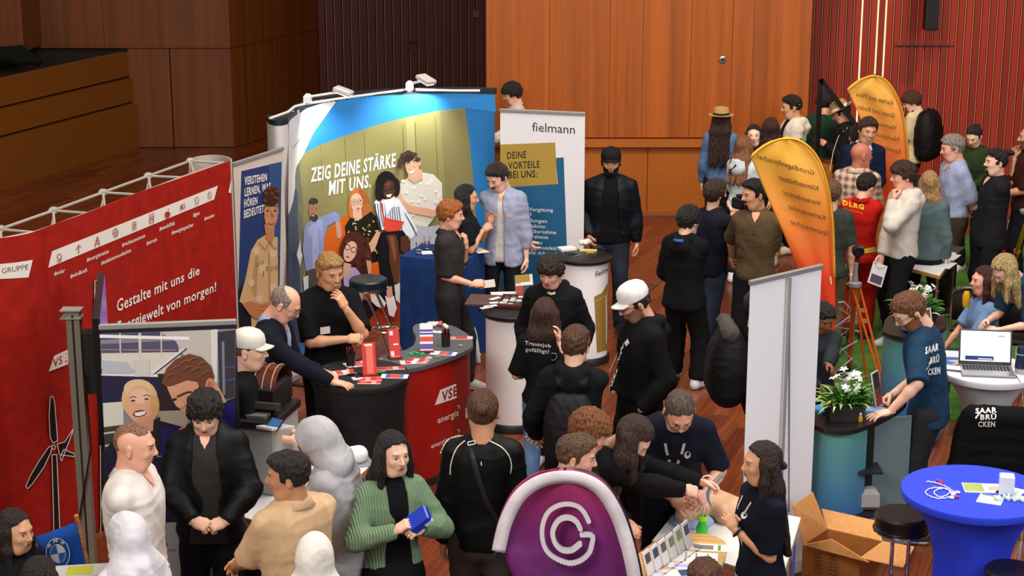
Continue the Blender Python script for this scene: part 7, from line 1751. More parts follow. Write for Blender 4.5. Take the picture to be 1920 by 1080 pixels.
# ------------------------------------------------------------------ the visitors and exhibitors
def backpack(rec, label, color='141214', w_=.15, d=.10, z0=1.02, z1=1.40, straps=True, dy=.0, sag=0.0):
    b, s = rec['bend'], rec['s']; t = thing('backpack', label, 'backpack', (0, 0, 0)); t.matrix_basis = rec['M'].copy(); m = mat(color, .6, 'cloth')
    o = rec['off'] if 'off' in rec else .11
    c0, c1 = b(0, .20 + dy + sag, z0), b(0, .18 + dy, z1); lo = np.minimum(tuple(c0), tuple(c1)) - .3; hi = np.maximum(tuple(c0), tuple(c1)) + .3
    F = Field(lo, hi, .011)
    for k in range(7):
        u = k / 6; zz = z0 + (z1 - z0) * u; r_ = d * (1.0 + .10 * math.sin(u * 3.1) - .22 * max(0, u - .7) / .3); F.cap(b(-w_ * (.52 - .1 * u), .20 + dy + sag * (1 - u) - .02 * u, zz), b(w_ * (.52 - .1 * u), .20 + dy + sag * (1 - u) - .02 * u, zz), r_ * s, r_ * s, .03)
    for k in range(3): F.cap(b(-w_ * .38, .20 + dy + d * .72, z0 + .02 + .05 * k), b(w_ * .38, .20 + dy + d * .72, z0 + .02 + .05 * k), d * .42 * s, d * .42 * s, .015)
    P, Q = F.mesh(); P = smooth_mesh(P, Q, 2); P = folds(P, Q, .010, int(z0 * 50) + len(PEOPLE), 11.0); qobj('bag', P, Q, m, t)
    MB().tube([b(-.03, .16 + dy, z1 + .06), b(-.02, .17 + dy, z1 + .11), b(.02, .17 + dy, z1 + .11), b(.03, .16 + dy, z1 + .06)], .007, 6).build('handle', m, t)
    if straps:
        for sg in (-1, 1):
            so = strap(rec, [(sg * .075, 1.40, 1), (sg * .085, 1.44, 1), (sg * .09, 1.46, 0), (sg * .095, 1.42, -1), (sg * .11, 1.34, -1), (sg * .125, 1.22, -1)], .05, m, 'strap'); so.parent = t
    return t
def phone(rec, side, label, col='141416', cat='phone', size=(.072, .009, .145)):
    return held(rec, side, 'smartphone', label, cat, lambda: MB().box((0, -.012, -.035), size, bev=.003).build('smartphone', mat(col, .25), None, smooth=False))
def badge(rec, x, z, wd, hg, col, label=None):
    mb = lapels(rec, col, [[(x, z + hg / 2, wd), (x, z - hg / 2, wd)]]); o = mb.build('name_badge', mat(col, .5), rec['root']); return o
def lanyard(rec, col):
    mb = lapels(rec, col, [[(-.055, 1.43, .016), (-.045, 1.36, .016), (-.02, 1.24, .016), (0, 1.15, .016)], [(.055, 1.43, .016), (.045, 1.36, .016), (.02, 1.24, .016), (0, 1.15, .016)]]); mb.build('lanyard', mat(col, .6), rec['root'])
def placket(rec, col):
    lapels(rec, col, [[(0, 1.44, .03), (0, 1.38, .03), (0, 1.30, .03)]]).build('placket', mat(col, .8, 'cloth'), rec['root'])
def watch(rec, side, col='101012', off=.02):
    sg, S, E, T, o = rec['arms'][side]; d = (T - E).normalized(); c = T - d * off; a = d.orthogonal().normalized(); b_ = d.cross(a); MB().tube([c + (a * math.cos(R(k * 30)) + b_ * math.sin(R(k * 30))) * .033 * rec['s'] for k in range(12)], .008, 6, closed=True).build('wristwatch', mat(col, .3), rec['root'])

# -- back of the hall first
person('p18', 'curly-haired person in profile whose head rises behind the gold-box roll-up', 953, 158, 1.76, -80, skin='pink', top=dict(color='d8c8c0', loose=.3), hair=('curly', '1c1412'), la='front', ra='front', head=(0, 20, 0))
p = person('p26', 'long-haired person in straw hat and denim jacket before the stage', 1353, 203, 1.70, 165, fem=1, skin='fair', top=dict(color='5474a4', kind='denim', loose=.4, name='jacket'), hair=('vlong', '2a1610'), hat=('straw', 'd4a868', '1a1614'), la='down', ra='front', bot=dict(color='1c2030'))
p = person('p28', 'dark-haired woman facing the hall between the straw hat and the cream hoodie', 1414, 234, 1.64, -8, fem=1, skin='fair', top=dict(color='141416'), hair=('long', '1a100e'))
p = person('p29', 'brown-bobbed person from behind, in mustard trousers, before the cream zip hoodie', 1446, 221, 1.68, 172, fem=1, top=dict(color='1a181c', loose=.3), bot=dict(color='b07c28', loose=.4), shoe='b0a898', hair=('bob', '361c12'))
p = person('p30', 'tall youth with black hair and cream zip hoodie over a black top', 1482, 179, 1.84, -80, skin='tan', top=dict(color='ddd3c6', loose=.6, hood=1, name='hoodie', open=.07, inner=dict(color='141414')), hair=('crop', '120e0c'), la='front', ra='front', head=(-8, 8, 0))
p = person('p31', 'curly-headed person in bottle green jacket behind the black handrail', 1549, 172, 1.78, 165, skin='tan', top=dict(color='1d4232', loose=.7, name='jacket'), hair=('curly', '14100d'), la='front', ra='front', head=(0, 20, 0))
p = person('p32', 'youth in straw hat and black track jacket with white stripes looking at a phone', 1567, 193, 1.76, -100, skin='tan', top=dict(color='141416', loose=.5, name='track_jacket'), hair=('short', '1c1410'), hat=('straw', 'c8a060', 'e8e0d0'), la=('px', 1548, 272, 1.22, dict(curl=62)), ra=('px', 1545, 268, 1.22, dict(curl=62)), head=(0, 30, 0), bot=dict(color='16161a'))
phone(p, 'l', 'phone held by the youth in the straw hat', '202428')
for x0 in (-.0,):
    strap(p, [(.17, 1.38, 1), (.19, 1.30, 1), (.205, 1.16, 1)], .014, mat('e8e4de', .6), 'sleeve_stripe')
a = wprint(p); a.line('e8e4de', [(1588, 240), (1599, 246), (1601, 262), (1600, 290)], 3.5); a.line('d8d4d0', [(1582, 245), (1572, 256), (1562, 285), (1556, 320)], 1.3); a.build('printed_stripes', p['root'], m=VCOLM)
p = person('p56', 'small dark-haired head between the straw-hatted youth and the navy suit', 1608, 236, 1.66, 178, hair=('short', '201610'), top=dict(color='18181a'))
p = person('p35', 'boy in pale yellow shirt with a large black backpack by the second sail flag', 1702, 174, 1.68, -125, skin='fair', top=dict(color='d4c49c', sleeve=.5, loose=.5, hem=.84), hair=('curly', '4a2c1a', dict(amp=.008)), la='front', ra='front', head=(30, 25, 0), bot=dict(color='1a1c22'))
backpack(p, 'large black backpack worn by the boy in pale yellow', w_=.20, d=.13, z0=1.0, z1=1.42)
p = person('p33', 'smiling man in navy suit and white shirt before the second sail flag', 1632, 222, 1.86, -4, skin='tan', smile=1, lean=5, side=3, top=dict(color='121a34', loose=.3, hem=.82, name='suit_jacket', open=.075, inner=dict(color='e4e2e6', collar='e4e2e6')), hair=('part', '34201a'), la='front', ra='front', bot=dict(color='121a34'), head=(12, 10, 6))
p = person('p40', 'woman in olive green top with pinned-up dark hair before the red slats', 1823, 238, 1.70, -35, fem=1, skin='fair', top=dict(color='2b3a1a', loose=.15, neck=0), hair=('bun', '1e1210'), la='front', ra='front', head=(-5, 28, 0), bot=dict(color='1a1a20'))
p = person('p42', 'bald man in maroon shirt and black waistcoat at the photograph edge', 1932, 236, 1.80, -95, skin='tan', top=dict(color='3c1814', sleeve=.55, loose=.3), la='front', ra='chin', bot=dict(color='16161a'), build=1.1, beard=('stubble', '6a4838'))
p = person('p34', 'bald man in brown and cream plaid shirt talking to the suited man', 1618, 268, 1.78, 155, skin='red', top=dict(color='7c5236', color2='d0bca4', kind='plaid', loose=.5, hem=.84, collar='d0bca4', folds=.006), la='front', ra='front', head=(-50, 4, 0), build=1.1, bot=dict(color='6c5a3c'))
p = person('p39', 'grey-haired man in pale blue short-sleeved shirt with dark belt', 1782, 253, 1.85, -78, skin='pink', top=dict(color='a0a8c6', sleeve=.58, loose=.35, hem=.97, collar='a8b0cc'), hair=('short', '8e8478'), la=('px', 1812, 398, 1.03), ra=('px', 1806, 392, 1.03), head=(-8, 12, 0), bot=dict(color='3a3022', loose=.5), shoe='1c1814', lean=3)
p = person('p41', 'young man with hair knot in a black shirt and folded arms by the cone', 1869, 280, 1.77, -82, skin='fair', top=dict(color='1b1b1f', sleeve=.82, loose=.55, hem=.80, collar='1b1b1f'), hair=('crop', '1a1210'), la=('px', 1832, 388, 1.13), ra=('px', 1838, 376, 1.16), beard=('chin', '1a1210'), bot=dict(color='131316', loose=.6), shoe='1c1a1a')
F = Field((-.06, .02, .02), (.06, .22, .16), .008); F.cap((0, .10, .09), (0, .15, .08), .028, .024, .01); P_, Q_ = F.mesh(); MBk = [tuple(p['hd'](v)) for v in P_]; qobj('hair_knot', np.array(MBk), Q_, mat('1a1210', .6, 'hair'), p['root'])
p = person('p17', 'bearded man in black cap and dark bomber jacket striding behind the gold-panel counter', 1146, 280, 1.80, -3, skin='tan', build=1.22, top=dict(color='10151c', rough=.5, loose=.7, hem=.92, name='bomber_jacket', open=.085, inner=dict(color='0c0c0e', hem=.86)), hair=('short', '141010'), hat=('cap', '17171a'), beard=('full', '1e1614'), la='down', ra='pocket', bot=dict(color='141c2e', kind='denim', loose=.3), feet=((.10, -.12), (-.10, .14)), head=(0, 2, 0), shoe='1a1a1e')
p = person('p27', 'light-brown-haired woman in pale grey hooded top with a black bag strap', 1396, 254, 1.62, 140, fem=1, skin='fair', top=dict(color='ccd6d8', loose=.7, hood=1, name='hoodie'), hair=('long', '84583a'), la='front', ra='front', bot=dict(color='1a1a1e'))
strap(p, [(-.02, 1.45, 1), (.06, 1.38, 1), (.12, 1.28, 1), (.15, 1.16, 1)], .022, BLACKM, 'bag_strap')
p = person('p15', 'black-haired woman in a dark top gesturing beside the ginger man', 877, 347, 1.62, 85, fem=1, skin='tan', top=dict(color='15171f', sleeve=.45, loose=.3, hem=.86), hair=('mid', '161010'), la=('px', 918, 418, 1.25, dict(dir=(0, -.4, 1))), ra=('px', 906, 432, 1.2, dict(dir=(.3, -.8, .5), pole=(-.6, .4, -.8))), bot=dict(color='15171f'), head=(0, 4, 0))
p = person('p16', 'moustached man in pale blue crumpled shirt over a white top', 925, 311, 1.82, -12, skin='fair', top=dict(color='9ea2ba', sleeve=.84, loose=.42, hem=.80, name='shirt', open=.035, inner=dict(color='cfc8c0', hem=.84), collar='a8acc4', folds=.014), hair=('part', '241814'), beard=('mustache', '241814'), la=('down',), ra=(.22, .08, .95), head=(-28, 26, 0), bot=dict(color='131317', loose=.2), shoe='dedad4')
badge(p, .09, 1.27, .05, .02, 'c8a8a0')
p = person('p54', 'person in olive grey shirt and khaki trousers half hidden by the big sail flag', 1560, 338, 1.70, 175, top=dict(color='3a3f38', sleeve=.5, loose=.5, hem=.84), hair=('short', '6a4a30'), bot=dict(color='665438', loose=.5), la='front')
p = person('p36', 'helper from behind in red and yellow rescue uniform with reflective bands', 1630, 326, 1.64, 158, skin='fair', top=dict(color='c81c14', sleeve=.5, loose=.45, hem=.84, name='rescue_vest', collar='b01810'), hair=('short', '120e0d'), la='front', ra=(.10, -.30, 1.0), head=(-30, 15, 0), bot=dict(color='b01a14', loose=.75), shoe='18161a')
a = wprint(p, step=6)
a.text('f0b020', 'DLRG', 1580, 384, 1620, 393, 9, bold=.06); a.text('e89018', 'Wasserrettung', 1582, 393, 1617, 401, 4)
a.line('d8d020', [(1580, 459), (1600, 466), (1622, 471), (1642, 467)], 9); a.line('a8a8a0', [(1580, 460), (1600, 467), (1622, 472), (1642, 468)], 3); a.build('reflective_band', p['root'], m=VCOLM)
a = wprint(p, 'bot', step=6)
for y in (583, 602): 
    for x0, x1 in ((1588, 1606), (1608, 1626)): a.line('c8c040', [(x0, y - 2), (x1, y)], 8); a.line('9a9a96', [(x0, y - 2), (x1, y)], 3)
a.build('reflective_band', p['root'], m=VCOLM)
p = person('p38', 'blonde woman from behind in grey-green jumper beside the white turf table', 1744, 321, 1.65, 165, fem=1, top=dict(color='56696a', loose=.6, hem=.86, name='jumper'), hair=('bob', 'ac8456'), la='front', ra='down', bot=dict(color='14141a', loose=.2))
p = person('p37', 'youth in cream hoodie with a hand at his mouth and a brochure in the other', 1692, 304, 1.82, -75, skin='pink', top=dict(color='d2c8bc', loose=.65, hood=1, name='hoodie', folds=.008), hair=('mop', '36221a', dict(tt=.015, amp=.010)), la=('pd', 1674, 376, .12, dict(dir=(-.25, .1, 1), palm=(0, 1, .2), pole=(.9, -.5, -1.2), curl=62)), ra=('pd', 1652, 482, .05), bot=dict(color='141418', loose=.4), head=(-8, 6, 0))
held(p, 'r', 'brochure', 'white brochure with round portraits held by the youth in cream hoodie', 'brochure', lambda: MB().box((0, -.01, -.10), (.15, .008, .21), m=0).box((0, -.015, -.15), (.12, .002, .08), m=1).build('brochure', [mat('e4e0e2', .5), mat('58404a', .5)], None, smooth=False))
p = person('p24', 'photographer in dark blue top aiming a camera with both hands', 1343, 338, 1.72, 125, skin='fair', build=1.1, top=dict(color='191a28', sleeve=.6, loose=.45, hem=.86), hair=('part', '38241a', dict(tt=.018)), beard=('full', '2a1a14'), la=('pd', 1380, 402, -.10, dict(dir=(.2, -.3, 1), curl=28)), ra=('pd', 1374, 400, .06, dict(dir=(.1, -.4, 1), curl=28, pole=(-.3, .2, -1))), lean=6, bot=dict(color='26364e', kind='denim', loose=.4), feet=((.14, -.20), (-.14, .22)), shoe='1c1c22')
cm = held(p, 'l', 'camera', 'black camera raised by the photographer', 'camera', lambda: thing('camera', 'c', 'c'))
MB().box((0, -.02, -.02), (.14, .07, .10), bev=.012).build('camera_body', BLACKP, cm); MB().lathe([(.035, 0), (.038, .04), (.036, .09), (.028, .092), (.026, .07), (.002, .07)], 22, (0, -.05, -.02), M=Matrix.Rotation(R(90), 4, 'X')).build('lens', BLACKP, cm); MB().box((0, -.02, .05), (.05, .05, .03), bev=.008).build('viewfinder', BLACKP, cm)
cm.matrix_basis = p['M'] @ Matrix.Translation(p['M'].inverted() @ Vector(at(1384, 378, 1.60))); cm.name = 'camera_kit'
p = person('p23', 'teenager from behind in oversized black hoodie, wide black trousers and white trainers', 1295, 388, 1.63, 150, skin='fair', top=dict(color='0c0c0e', loose=1.15, hood=1, hem=.80, name='hoodie', folds=.008), hair=('mop', '15100e', dict(amp=.012)), la=(.16, -.20, .95), ra=(.18, -.20, .95), bot=dict(color='0c0c0e', loose=1.0), feet=((.15, -.14), (-.15, -.02)), shoe='dcdce0', hs=1.12, head=(-10, 12, 0))
strap(p, [(-.05, 1.475, 1), (0, 1.48, 1), (.05, 1.475, 1)], .03, mat('3a5aa0', .8, 'cloth'), 'blue_lining')
p = person('p25', 'young man in brown polo shirt looking aside with a phone in his hand', 1412, 337, 1.84, -18, skin='tan', top=dict(color='594832', sleeve=.55, loose=.42, hem=.90, collar='594832', folds=.014), hair=('crop', '110d0c', dict(tt=.009)), beard=('chin', '1c1412'), la=('px', 1432, 505, .96, dict(dir=(-.5, -.6, -.3), curl=62)), ra=('px', 1368, 492, .96, dict(pole=(-1, .2, -.3))), head=(-48, 6, 0), bot=dict(color='121216', loose=.4), shoe='202022')
placket(p, '4e3e2a'); watch(p, 'l', 'c8a060'); phone(p, 'l', 'dark phone in the hand of the man in the brown polo')
p = person('p14', 'ginger-haired man in dark grey polo, hand at his mouth, phone in the other', 848, 376, 1.74, 80, skin='pink', top=dict(color='33302e', sleeve=.55, loose=.2, collar='33302e'), hair=('short', 'a45c26', dict(tt=.016)), ra=('pd', 886, 533, .12, dict(curl=62, pole=(-.2, 1, -.6), dir=(.3, -1, .1))), la=('pd', 874, 460, -.06, dict(dir=(-.05, .1, 1), palm=(0, 1, 0), pole=(.2, -.4, -1), curl=62)), bot=dict(color='262427', loose=.7), head=(6, 6, 0), shoe='a8a4a0', feet=((.12, -.12), (-.10, .08)))
phone(p, 'r', 'phone in the hand of the ginger-haired man', 'b0a898')
p = person('p19', 'boy in black hoodie with fringed dark hair behind the girl in the printed shirt', 1029, 484, 1.72, -12, skin='pink', top=dict(color='0e0e11', loose=.85, hood=1, name='hoodie'), hair=('mop', '2a1a12', dict(tt=.016)), la=('pocket', dict(hide=1)), ra=('pocket', dict(hide=1)), head=(-12, 20, 0), bot=dict(color='121216'))
strap(p, [(-.03, 1.455, -1), (0, 1.45, -1), (.03, 1.455, -1)], .025, mat('c8c0b0', .8, 'cloth'), 'undershirt')
p = person('p13', 'blond man in black T-shirt resting his chin on his hand with folded arm', 620, 478, 1.87, 22, skin='tan', smile=1, build=1.08, top=dict(color='0c0c0e', sleeve=.52, loose=.25), hair=('crop', 'a87e48', dict(tt=.008)), la=('pd', 648, 578, .26, dict(dir=(-.45, .15, 1), palm=(-.6, .8, 0), pole=(.5, -.3, -1.2), curl=28)), ra=('pd', 650, 636, .30, dict(pole=(-.9, .2, -.7), curl=62)), head=(12, 16, -4), bot=dict(color='0e0e12'), lean=4)
badge(p, -.06, 1.23, .07, .045, 'e8e0d8')
p = person('p46', 'dark-haired boy in grey jacket reaching over the flower planter', 1549, 574, 1.47, 12, skin='brown', top=dict(color='2b3138', loose=.5, name='jacket', hood=1), hair=('short', '120d0c', dict(tt=.018)), la=('px', 1545, 722, 1.06, dict(dir=(.2, -1, -.2))), ra='front', head=(10, 22, 0), bot=dict(color='1c2430'))
p = person('p44', 'blonde helper in petrol T-shirt bending down behind the seated woman', 1868, 487, 1.72, -72, fem=1, skin='fair', lean=52, top=dict(color='1c3a54', sleeve=.5, loose=.45), hair=('long', 'a89060'), la=(.10, -.55, .95), ra=(-.0, -.60, 1.0), head=(0, 45, 0), bot=dict(color='14141a'))
a = wprint(p); a.text('e8e8ec', 'SAAR', 1898, 533, 1916, 556, 9, bold=.04); a.build('printed_letters', p['root'], m=VCOLM)
p = person('p43', 'seated woman with long auburn hair in light blue short-sleeved shirt', 1846, 500, 1.70, -80, fem=1, skin='pink', smile=1, sit=.50, feet=((.10, -.42), (-.10, -.40)), top=dict(color='7696c4', sleeve=.45, loose=.08), hair=('mid', '3e1a16'), la='knee', ra='knee', bot=dict(color='2a3450', kind='denim', loose=.1), lean=8)
o = MB().lathe([(.025, 0), (.032, .03), (.032, .10), (.02, .13), (.002, .13)], 18).build('yellow_stand_in', mat('e0a818', .4), None, loc=tuple(at(1811, 575, .98))); tag(o, 'yellow stand-in for a cloth held near the seated woman in light blue', 'cup')  # made-up cup shape standing in for a yellow cloth
p = person('p22', 'man in white cap and glasses in a black hoodie with white sleeve lettering', 1176, 537, 1.84, -68, skin='pink', build=1.1, top=dict(color='0d0d10', loose=.6, hood=1, name='hoodie', hem=.95), hair=('crop', '2a1c14'), hat=('cap', 'ece8e4'), glasses='202024', beard=('stubble', '8a6450'), la=('pocket', dict(hide=1)), ra=('pocket', dict(hide=1)), head=(-6, 24, 0), bot=dict(color='0d0d10', loose=.7), shoe='d0d0d0')
a = wprint(p); 
for i, (s_, x, y) in enumerate((('N', 1147, 728), ('C', 1151, 718), ('L', 1155, 707), ('E', 1159, 697), ('S', 1161, 679), ('A', 1165, 668), ('M', 1168, 657))): a.text('e8e6e4', s_, x - 4, y + 4, x + 1, y - 6, 8, bold=.03)
a.text('c8c6c4', 'American', 1142, 700, 1158, 664, 6, bold=.02); a.poly('e8e6e4', [(1170, 643), (1177, 635), (1180, 643), (1174, 650)]); a.build('printed_lettering', p['root'], m=VCOLM)
p = person('p47', 'black-clad person whose head is hidden by the white banner back', 1428, 542, 1.70, 92, top=dict(color='0e0e10', loose=.4), hair=('short', '1a1412'), bot=dict(color='0b0b0d', loose=.5), la='front', ra='front', shoe='1a1a1c')
bp_ = backpack(p, 'black backpack with a grey rolled jacket on top beside the white banner', w_=.20, d=.13, z0=1.02, z1=1.36, dy=.04)
F = Field((-.3, -.2, -.1), (.3, .2, .15), .012); F.cap((-.14, 0, 0), (.14, 0, .01), .06, .055, .02); P_, Q_ = F.mesh(); P_ = folds(P_, Q_, .018, 5, 14); o = qobj('rolled_jacket', P_, Q_, mat('4c4844', .8, 'cloth'), None); o.matrix_basis = p['M'] @ Matrix.Translation(p['bend'](0, .24, 1.47)); tag(o, 'grey jacket strapped over the top of the black backpack', 'jacket')
a = Art(Surf([tuple((p['M'] @ p['bend'](-.30, .10, 1))[:2]), tuple((p['M'] @ p['bend'](-.30, .5, 1))[:2])]), base=0)
p = person('p45', 'bearded man with glasses in petrol T-shirt leaning on the blue-green counter', 1688, 556, 1.84, -112, skin='fair', lean=13, top=dict(color='1b3a54', sleeve=.55, loose=.4, hem=.84, folds=.008), hair=('short', '6e4228', dict(tt=.010)), glasses='2a1c18', beard=('full', '8a5636'), la=('px', 1668, 772, 1.05, dict(dir=(.6, -.8, -.12), palm=(0, 0, -1), curl=8, pole=(.3, .8, .4))), ra=('px', 1672, 740, 1.06, dict(curl=62)), head=(34, 34, 0), bot=dict(color='1c1c22', kind='denim', loose=.5), shoe='26262c')
a = wprint(p); a.text('eceae8', 'SAAR', 1735, 664, 1760, 656, 13, bold=.04); a.text('eceae8', 'BRÜ', 1744, 682, 1761, 678, 12, bold=.04); a.text('eceae8', 'CKEN', 1740, 704, 1763, 700, 12, bold=.04); a.poly('eceae8', [(1736, 694), (1746, 672), (1748, 676), (1740, 690)]); a.build('printed_letters', p['root'], m=VCOLM)
p = person('p20', 'brown-haired girl from behind in black printed T-shirt and light jeans', 1022, 558, 1.62, 172, fem=1, skin='fair', top=dict(color='0f0f11', sleeve=.52, loose=.45, hem=.92), hair=('bob', '40281e', dict(tt=.010)), la=(.14, -.24, 1.06), ra=('px', 1048, 640, 1.33, dict(dir=(0, -.1, 1), curl=28)), bot=dict(color='6484b0', kind='denim', loose=.05), shoe='d8d8dc', feet=((.09, .05), (-.09, -.05)))
a = wprint(p); a.text('b8b4b4', 'Traumjob', 984, 646, 1033, 652, 7, bold=.02); a.text('b8b4b4', 'gefälligt?', 985, 658, 1030, 663, 7, bold=.02); a.line('a8a4a4', [(1034, 662), (1043, 663), (1044, 670), (1038, 676), (1034, 674)], 1.3); a.build('printed_words', p['root'], m=VCOLM)
p = person('p12', 'balding man in navy suit and glasses sorting leaflets on the black table', 553, 543, 1.80, 78, skin='pink', smile=1, lean=9, build=1.10, top=dict(color='10131f', loose=.28, hem=.82, name='suit_jacket', open=.06, inner=dict(color='a8b4d8', collar='a8b4d8'), collar='10131f'), hair=('balding', '8c7c70'), glasses='4a4a50', ra=('px', 622, 716, 1.14, dict(palm=(0, 0, -1), dir=(.1, -1, -.15), curl=8)), la=('px', 598, 696, 1.14, dict(palm=(0, 0, -1), dir=(-.1, -1, -.15), curl=8)), head=(4, 34, 0), bot=dict(color='10131f', loose=.5), shoe='141414')
p = person('p21', 'brown-haired boy from behind in black hoodie carrying a dark backpack', 1082, 612, 1.74, 172, skin='fair', top=dict(color='0f0f12', loose=.8, hood=1, name='hoodie', hem=.88), hair=('short', '52331f', dict(tt=.012)), la=(.26, -.14, .95), ra=(.24, -.12, .95), bot=dict(color='101014', loose=.5), head=(-10, 12, 0))
backpack(p, 'dark grey-black backpack hanging from the boy in the black hoodie', '1c181c', w_=.14, d=.095, z0=.98, z1=1.28)
p = person('p11', 'young man in pale cap and black top beside the machine', 470, 621, 1.76, 82, skin='fair', top=dict(color='101012', sleeve=.52, loose=.3), hair=('buzz', '6a4c34'), hat=('cap', 'd8d2c6'), la='front', ra='front', head=(0, 4, 0))
p = person('p51', 'man in navy T-shirt and glasses bending over the manikin facing the hall', 1280, 753, 1.80, -4, skin='pink', lean=38, build=1.1, top=dict(color='111524', sleeve=.52, loose=.3), hair=('buzz', '54463c', dict(tt=.007, amp=.004)), glasses='303034', la=('px', 1322, 925, 1.04, dict(curl=28)), ra=('px', 1262, 935, 1.0, dict(curl=28)), head=(10, 44, 0), bot=dict(color='14161e'))
a = wprint(p); a.ell('d8d8dc', 1289, 853, 6, 7, 20); a.ell('111524', 1290, 851, 3, 4, 20); a.build('printed_logo', p['root'], m=VCOLM)
lanyard(p, 'd0d0c8')
p = person('p48', 'curly brown-haired boy in dark jacket behind the short-haired one', 1122, 776, 1.70, 72, skin='pink', top=dict(color='221f20', loose=.6, name='jacket'), hair=('curly', '7c4824', dict(amp=.010)), la='front', ra='front', head=(8, 22, 0))
p = person('p49', 'short-haired youth in dark grey jacket half hidden by the magenta flag', 1090, 816, 1.72, 74, skin='pink', top=dict(color='2a2624', loose=.6, name='jacket'), hair=('crop', '5e4430', dict(tt=.006)), la='front', ra='front', head=(10, 12, 0))
p = person('p50', 'woman in black blazer with long brown hair hanging over her face, bending forward', 1218, 797, 1.74, 72, fem=1, skin='fair', lean=34, top=dict(color='0f0e10', loose=.5, hem=.78, name='blazer'), hair=('vlong', '38261c', dict(tt=.014)), la=('px', 1318, 905, 1.16, dict(curl=28)), ra=('px', 1296, 922, 1.14, dict(curl=62, pole=(-.3, .6, -1))), head=(0, 48, 0), bot=dict(color='0f0e10'))
t = thing('laryngoscope', 'grey laryngoscope handle with clear blade held over the manikin', 'instrument', tuple(at(1338, 905, 1.16))); MB().tube([(-.02, 0, -.03), (.05, 0, .05)], .016, 12).build('handle', GREYM, t); MB().tube([(-.02, 0, -.03), (-.035, -.01, -.06), (-.03, -.01, -.10), (-.01, -.01, -.15)], [.010, .009, .007, .004], 8).build('blade', mat('5a90b8', .15), t); MB().tube([(-.04 + .03 * math.cos(R(k * 30)), -.02, .03 + .022 * math.sin(R(k * 30))) for k in range(12)], .004, 6, closed=True).build('cable_loop', WHITEP, t)
p = person('p52', 'dark-haired woman in navy T-shirt with lanyard and clasped hands by the banner', 1428, 829, 1.67, -72, fem=1, skin='tan', build=1.1, top=dict(color='0f1220', sleeve=.48, loose=.15), hair=('vlong', '2a1812', dict(tt=.010)), la=('pd', 1377, 992, .10, dict(curl=62, dir=(-.5, -.4, 1), palm=(-1, 0, 0), pole=(.4, .6, -1.6))), ra=('pd', 1372, 985, .02, dict(curl=62, dir=(.5, -.4, 1), palm=(1, 0, 0))), head=(-6, 2, 0), bot=dict(color='88a4c8', kind='denim', loose=.2), lean=2)
lanyard(p, 'c8c0a8'); watch(p, 'l'); a = wprint(p); a.ell('e0e0e0', 1395, 966, 6, 7, 20); a.ell('0f1220', 1397, 964, 3, 4, 20); a.build('printed_logo', p['root'], m=VCOLM)
F = Field((-.05, .05, -.05), (.05, .17, .05), .008); F.cap((-.02, .115, -.02), (.02, .115, -.02), .022, .022, .01); P_, Q_ = F.mesh(); qobj('hair_clip', np.array([tuple(p['hd'](v)) for v in P_]), Q_, BLACKM, p['root'])
p = person('p9', 'black-haired woman in sage green cardigan over a black dress holding a blue box', 738, 812, 1.68, 22, fem=1, skin='fair', top=dict(color='76906e', kind='knit', loose=.42, hem=.92, name='cardigan', open=.075, inner=dict(color='0c0c0e', sleeve=.0, loose=.12, hem=.9)), hair=('long', '0e0b0c', dict(tt=.012)), ra=('pd', 742, 996, .26, dict(curl=62, dir=(.7, -.3, .6), pole=(-1, .4, -.7))), la=('pd', 790, 992, .22, dict(curl=62, dir=(-.9, -.4, .1), pole=(1, .6, -.6))), head=(12, 4, 0), bot=dict(color='0c0c0e', skirt=.42, tights=1), brow='1c1412')
held(p, 'r', 'blue_case', 'bright blue gadget case in the hands of the woman in the cardigan', 'case', lambda: MB().box((0, -.015, -.05), (.10, .05, .13), bev=.008, m=0).box((.04, -.03, -.09), (.025, .02, .05), m=1).build('blue_case', [mat('1838b8', .3), mat('d8dce4', .3)], None))
p = person('p7', 'person in pale grey hoodie with the hood up at the machine table', 572, 792, 1.76, -105, skin='brown', lean=12, top=dict(color='aeabae', loose=.7, name='hoodie', folds=.012), hat=('hood', 'b4b1b4'), la='table', ra='table', head=(15, 28, 0), bot=dict(color='b0acae', loose=.8))
p = person('p10', 'man from behind with tied-back hair in black track jacket with white piping', 905, 729, 1.83, 177, skin='tan', top=dict(color='0d0d0f', rough=.55, loose=.5, hem=.86, name='track_jacket', folds=.008), hair=('bun', '56341f', dict(amp=.002)), la='down', ra='down', bot=dict(color='48403a', loose=.7), shoe='202020')
W_ = 'd8ccb8'
for q_ in ([(872, 826), (858, 838), (850, 854), (845, 872), (844, 890)], [(919, 827), (940, 838), (954, 854), (959, 872), (957, 888)], [(868, 817), (846, 821), (834, 832), (826, 850)]): a = wprint(p); a.line(W_, cpix(q_, 4), 2.2); a.build('piping', p['root'], m=VCOLM)
st_ = strap(p, [(.06, 1.46, 1), (.045, 1.40, 1), (.02, 1.30, 1), (-.02, 1.18, 1), (-.08, 1.05, 1), (-.14, .95, 1)], .035, mat('1c1a1a', .5), 'sling_strap')
a = wprint(p); a.line('e4dcd4', [(877, 829), (890, 826), (891, 832), (878, 835), (877, 829)], 1.8); a.line('e4dcd4', [(889, 868), (890, 875)], 1.8); a.line('e4dcd4', [(902, 866), (903, 873)], 1.8); a.n += 40; a.build('buckle', p['root'], m=VCOLM)
p = person('p6', 'broad youth in beige polo shirt seen from behind, face in profile', 535, 849, 1.75, -140, skin='olive', build=1.2, top=dict(color='d2ae86', sleeve=.56, loose=.4, collar='d2ae86', folds=.008), hair=('crop', '1c1310', dict(tt=.008)), la=(.16, -.36, 1.02), ra=(.10, -.34, 1.05), head=(52, 4, 0), bot=dict(color='1c1c22'))
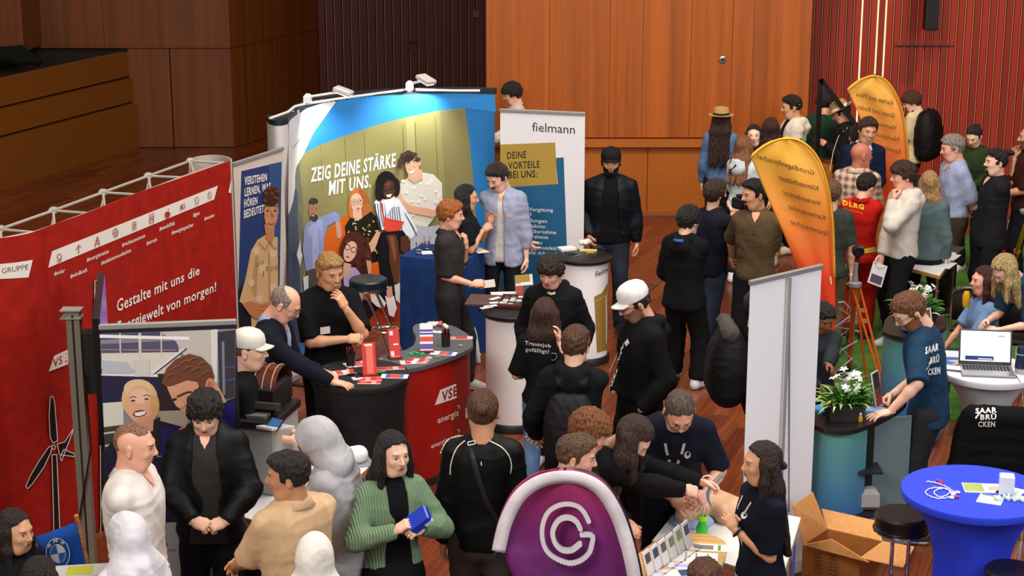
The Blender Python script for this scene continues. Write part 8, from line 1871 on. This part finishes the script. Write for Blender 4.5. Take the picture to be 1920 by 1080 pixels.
p = person('p5', 'boy with black fringe in black jacket over a dark grey polo, hands together', 381, 745, 1.74, 2, skin='fair', build=1.08, top=dict(color='111213', rough=.55, loose=.75, hem=.84, name='jacket', open=.095, collar=None, hood=1, inner=dict(color='363434', collar='2c2a2a', hem=.82)), hair=('mop', '1c120d', dict(tt=.020, amp=.017)), la=('pd', 424, 978, .27, dict(dir=(-.9, -.3, -.2), curl=62, pole=(1.2, .5, -.6))), ra=('pd', 362, 978, .27, dict(dir=(.9, -.3, -.2), curl=62, pole=(-1.2, .5, -.6))), head=(2, 24, 0), bot=dict(color='0e0e12', loose=.5))
placket(p, '2c2a2a') if False else None
p = person('p1', 'brunette woman in black seated by the blue folding chair, looking up sideways', 28, 957, 1.70, 62, fem=1, skin='tan', sit=.50, feet=((.1, -.42), (-.1, -.42)), top=dict(color='0e0e10', loose=.3), hair=('long', '22150f', dict(tt=.010)), la='knee', ra='knee', head=(0, 4, 0))
p = person('p4', 'shaven-headed man in off-white polo shirt with folded hands', 257, 793, 1.82, 82, skin='pink', build=1.12, top=dict(color='e8ded6', sleeve=.66, loose=.5, hem=.82, collar='e0d4c8'), hair=('buzz', '8c6246', dict(tt=.002)), la=('px', 300, 1040, 1.0, dict(curl=62, pole=(.5, .6, -.8))), ra=('px', 292, 1030, 1.02, dict(curl=62, pole=(-.5, .8, -.6))), head=(6, 8, 0), bot=dict(color='2a2a30'))
p = person('p3', 'woman in white headscarf and cream robe before the off-white polo man', 232, 962, 1.60, -138, fem=1, skin='tan', top=dict(color='e0d8da', loose=.7, hem=.7), hat=('hijab', 'dcd6dc'), la='front', ra='front', head=(15, 5, 0), bot=dict(color='d8d0d0', skirt=.1))
p = person('p8', 'woman in ivory headscarf from behind at the lower edge of the photograph', 590, 1000, 1.60, 178, fem=1, top=dict(color='ece2d8', loose=.7, hem=.8), hat=('hijab', 'ece4da'), la='front', ra='front', bot=dict(color='3a3a40', skirt=.2))
p = person('p2', 'dark-haired head of a seated person below the blue folding chair', 72, 1046, 1.62, 165, fem=1, sit=.50, feet=((.1, -.42), (-.1, -.42)), top=dict(color='151517', loose=.3), hair=('mid', '1c110d'), la='knee', ra='knee')
p = person('p53', 'brown-haired crown of a child before the brochure table', 1322, 1051, 1.50, 178, top=dict(color='3a3c44', loose=.4), hair=('short', '5a3620', dict(tt=.012)), la='front', ra='front', skin='fair')
print('TIME', time.time() - T_START, 'FACES', sum(len(o.data.polygons) for o in bpy.data.objects if o.type == 'MESH'), 'OBJECTS', len(bpy.data.objects))
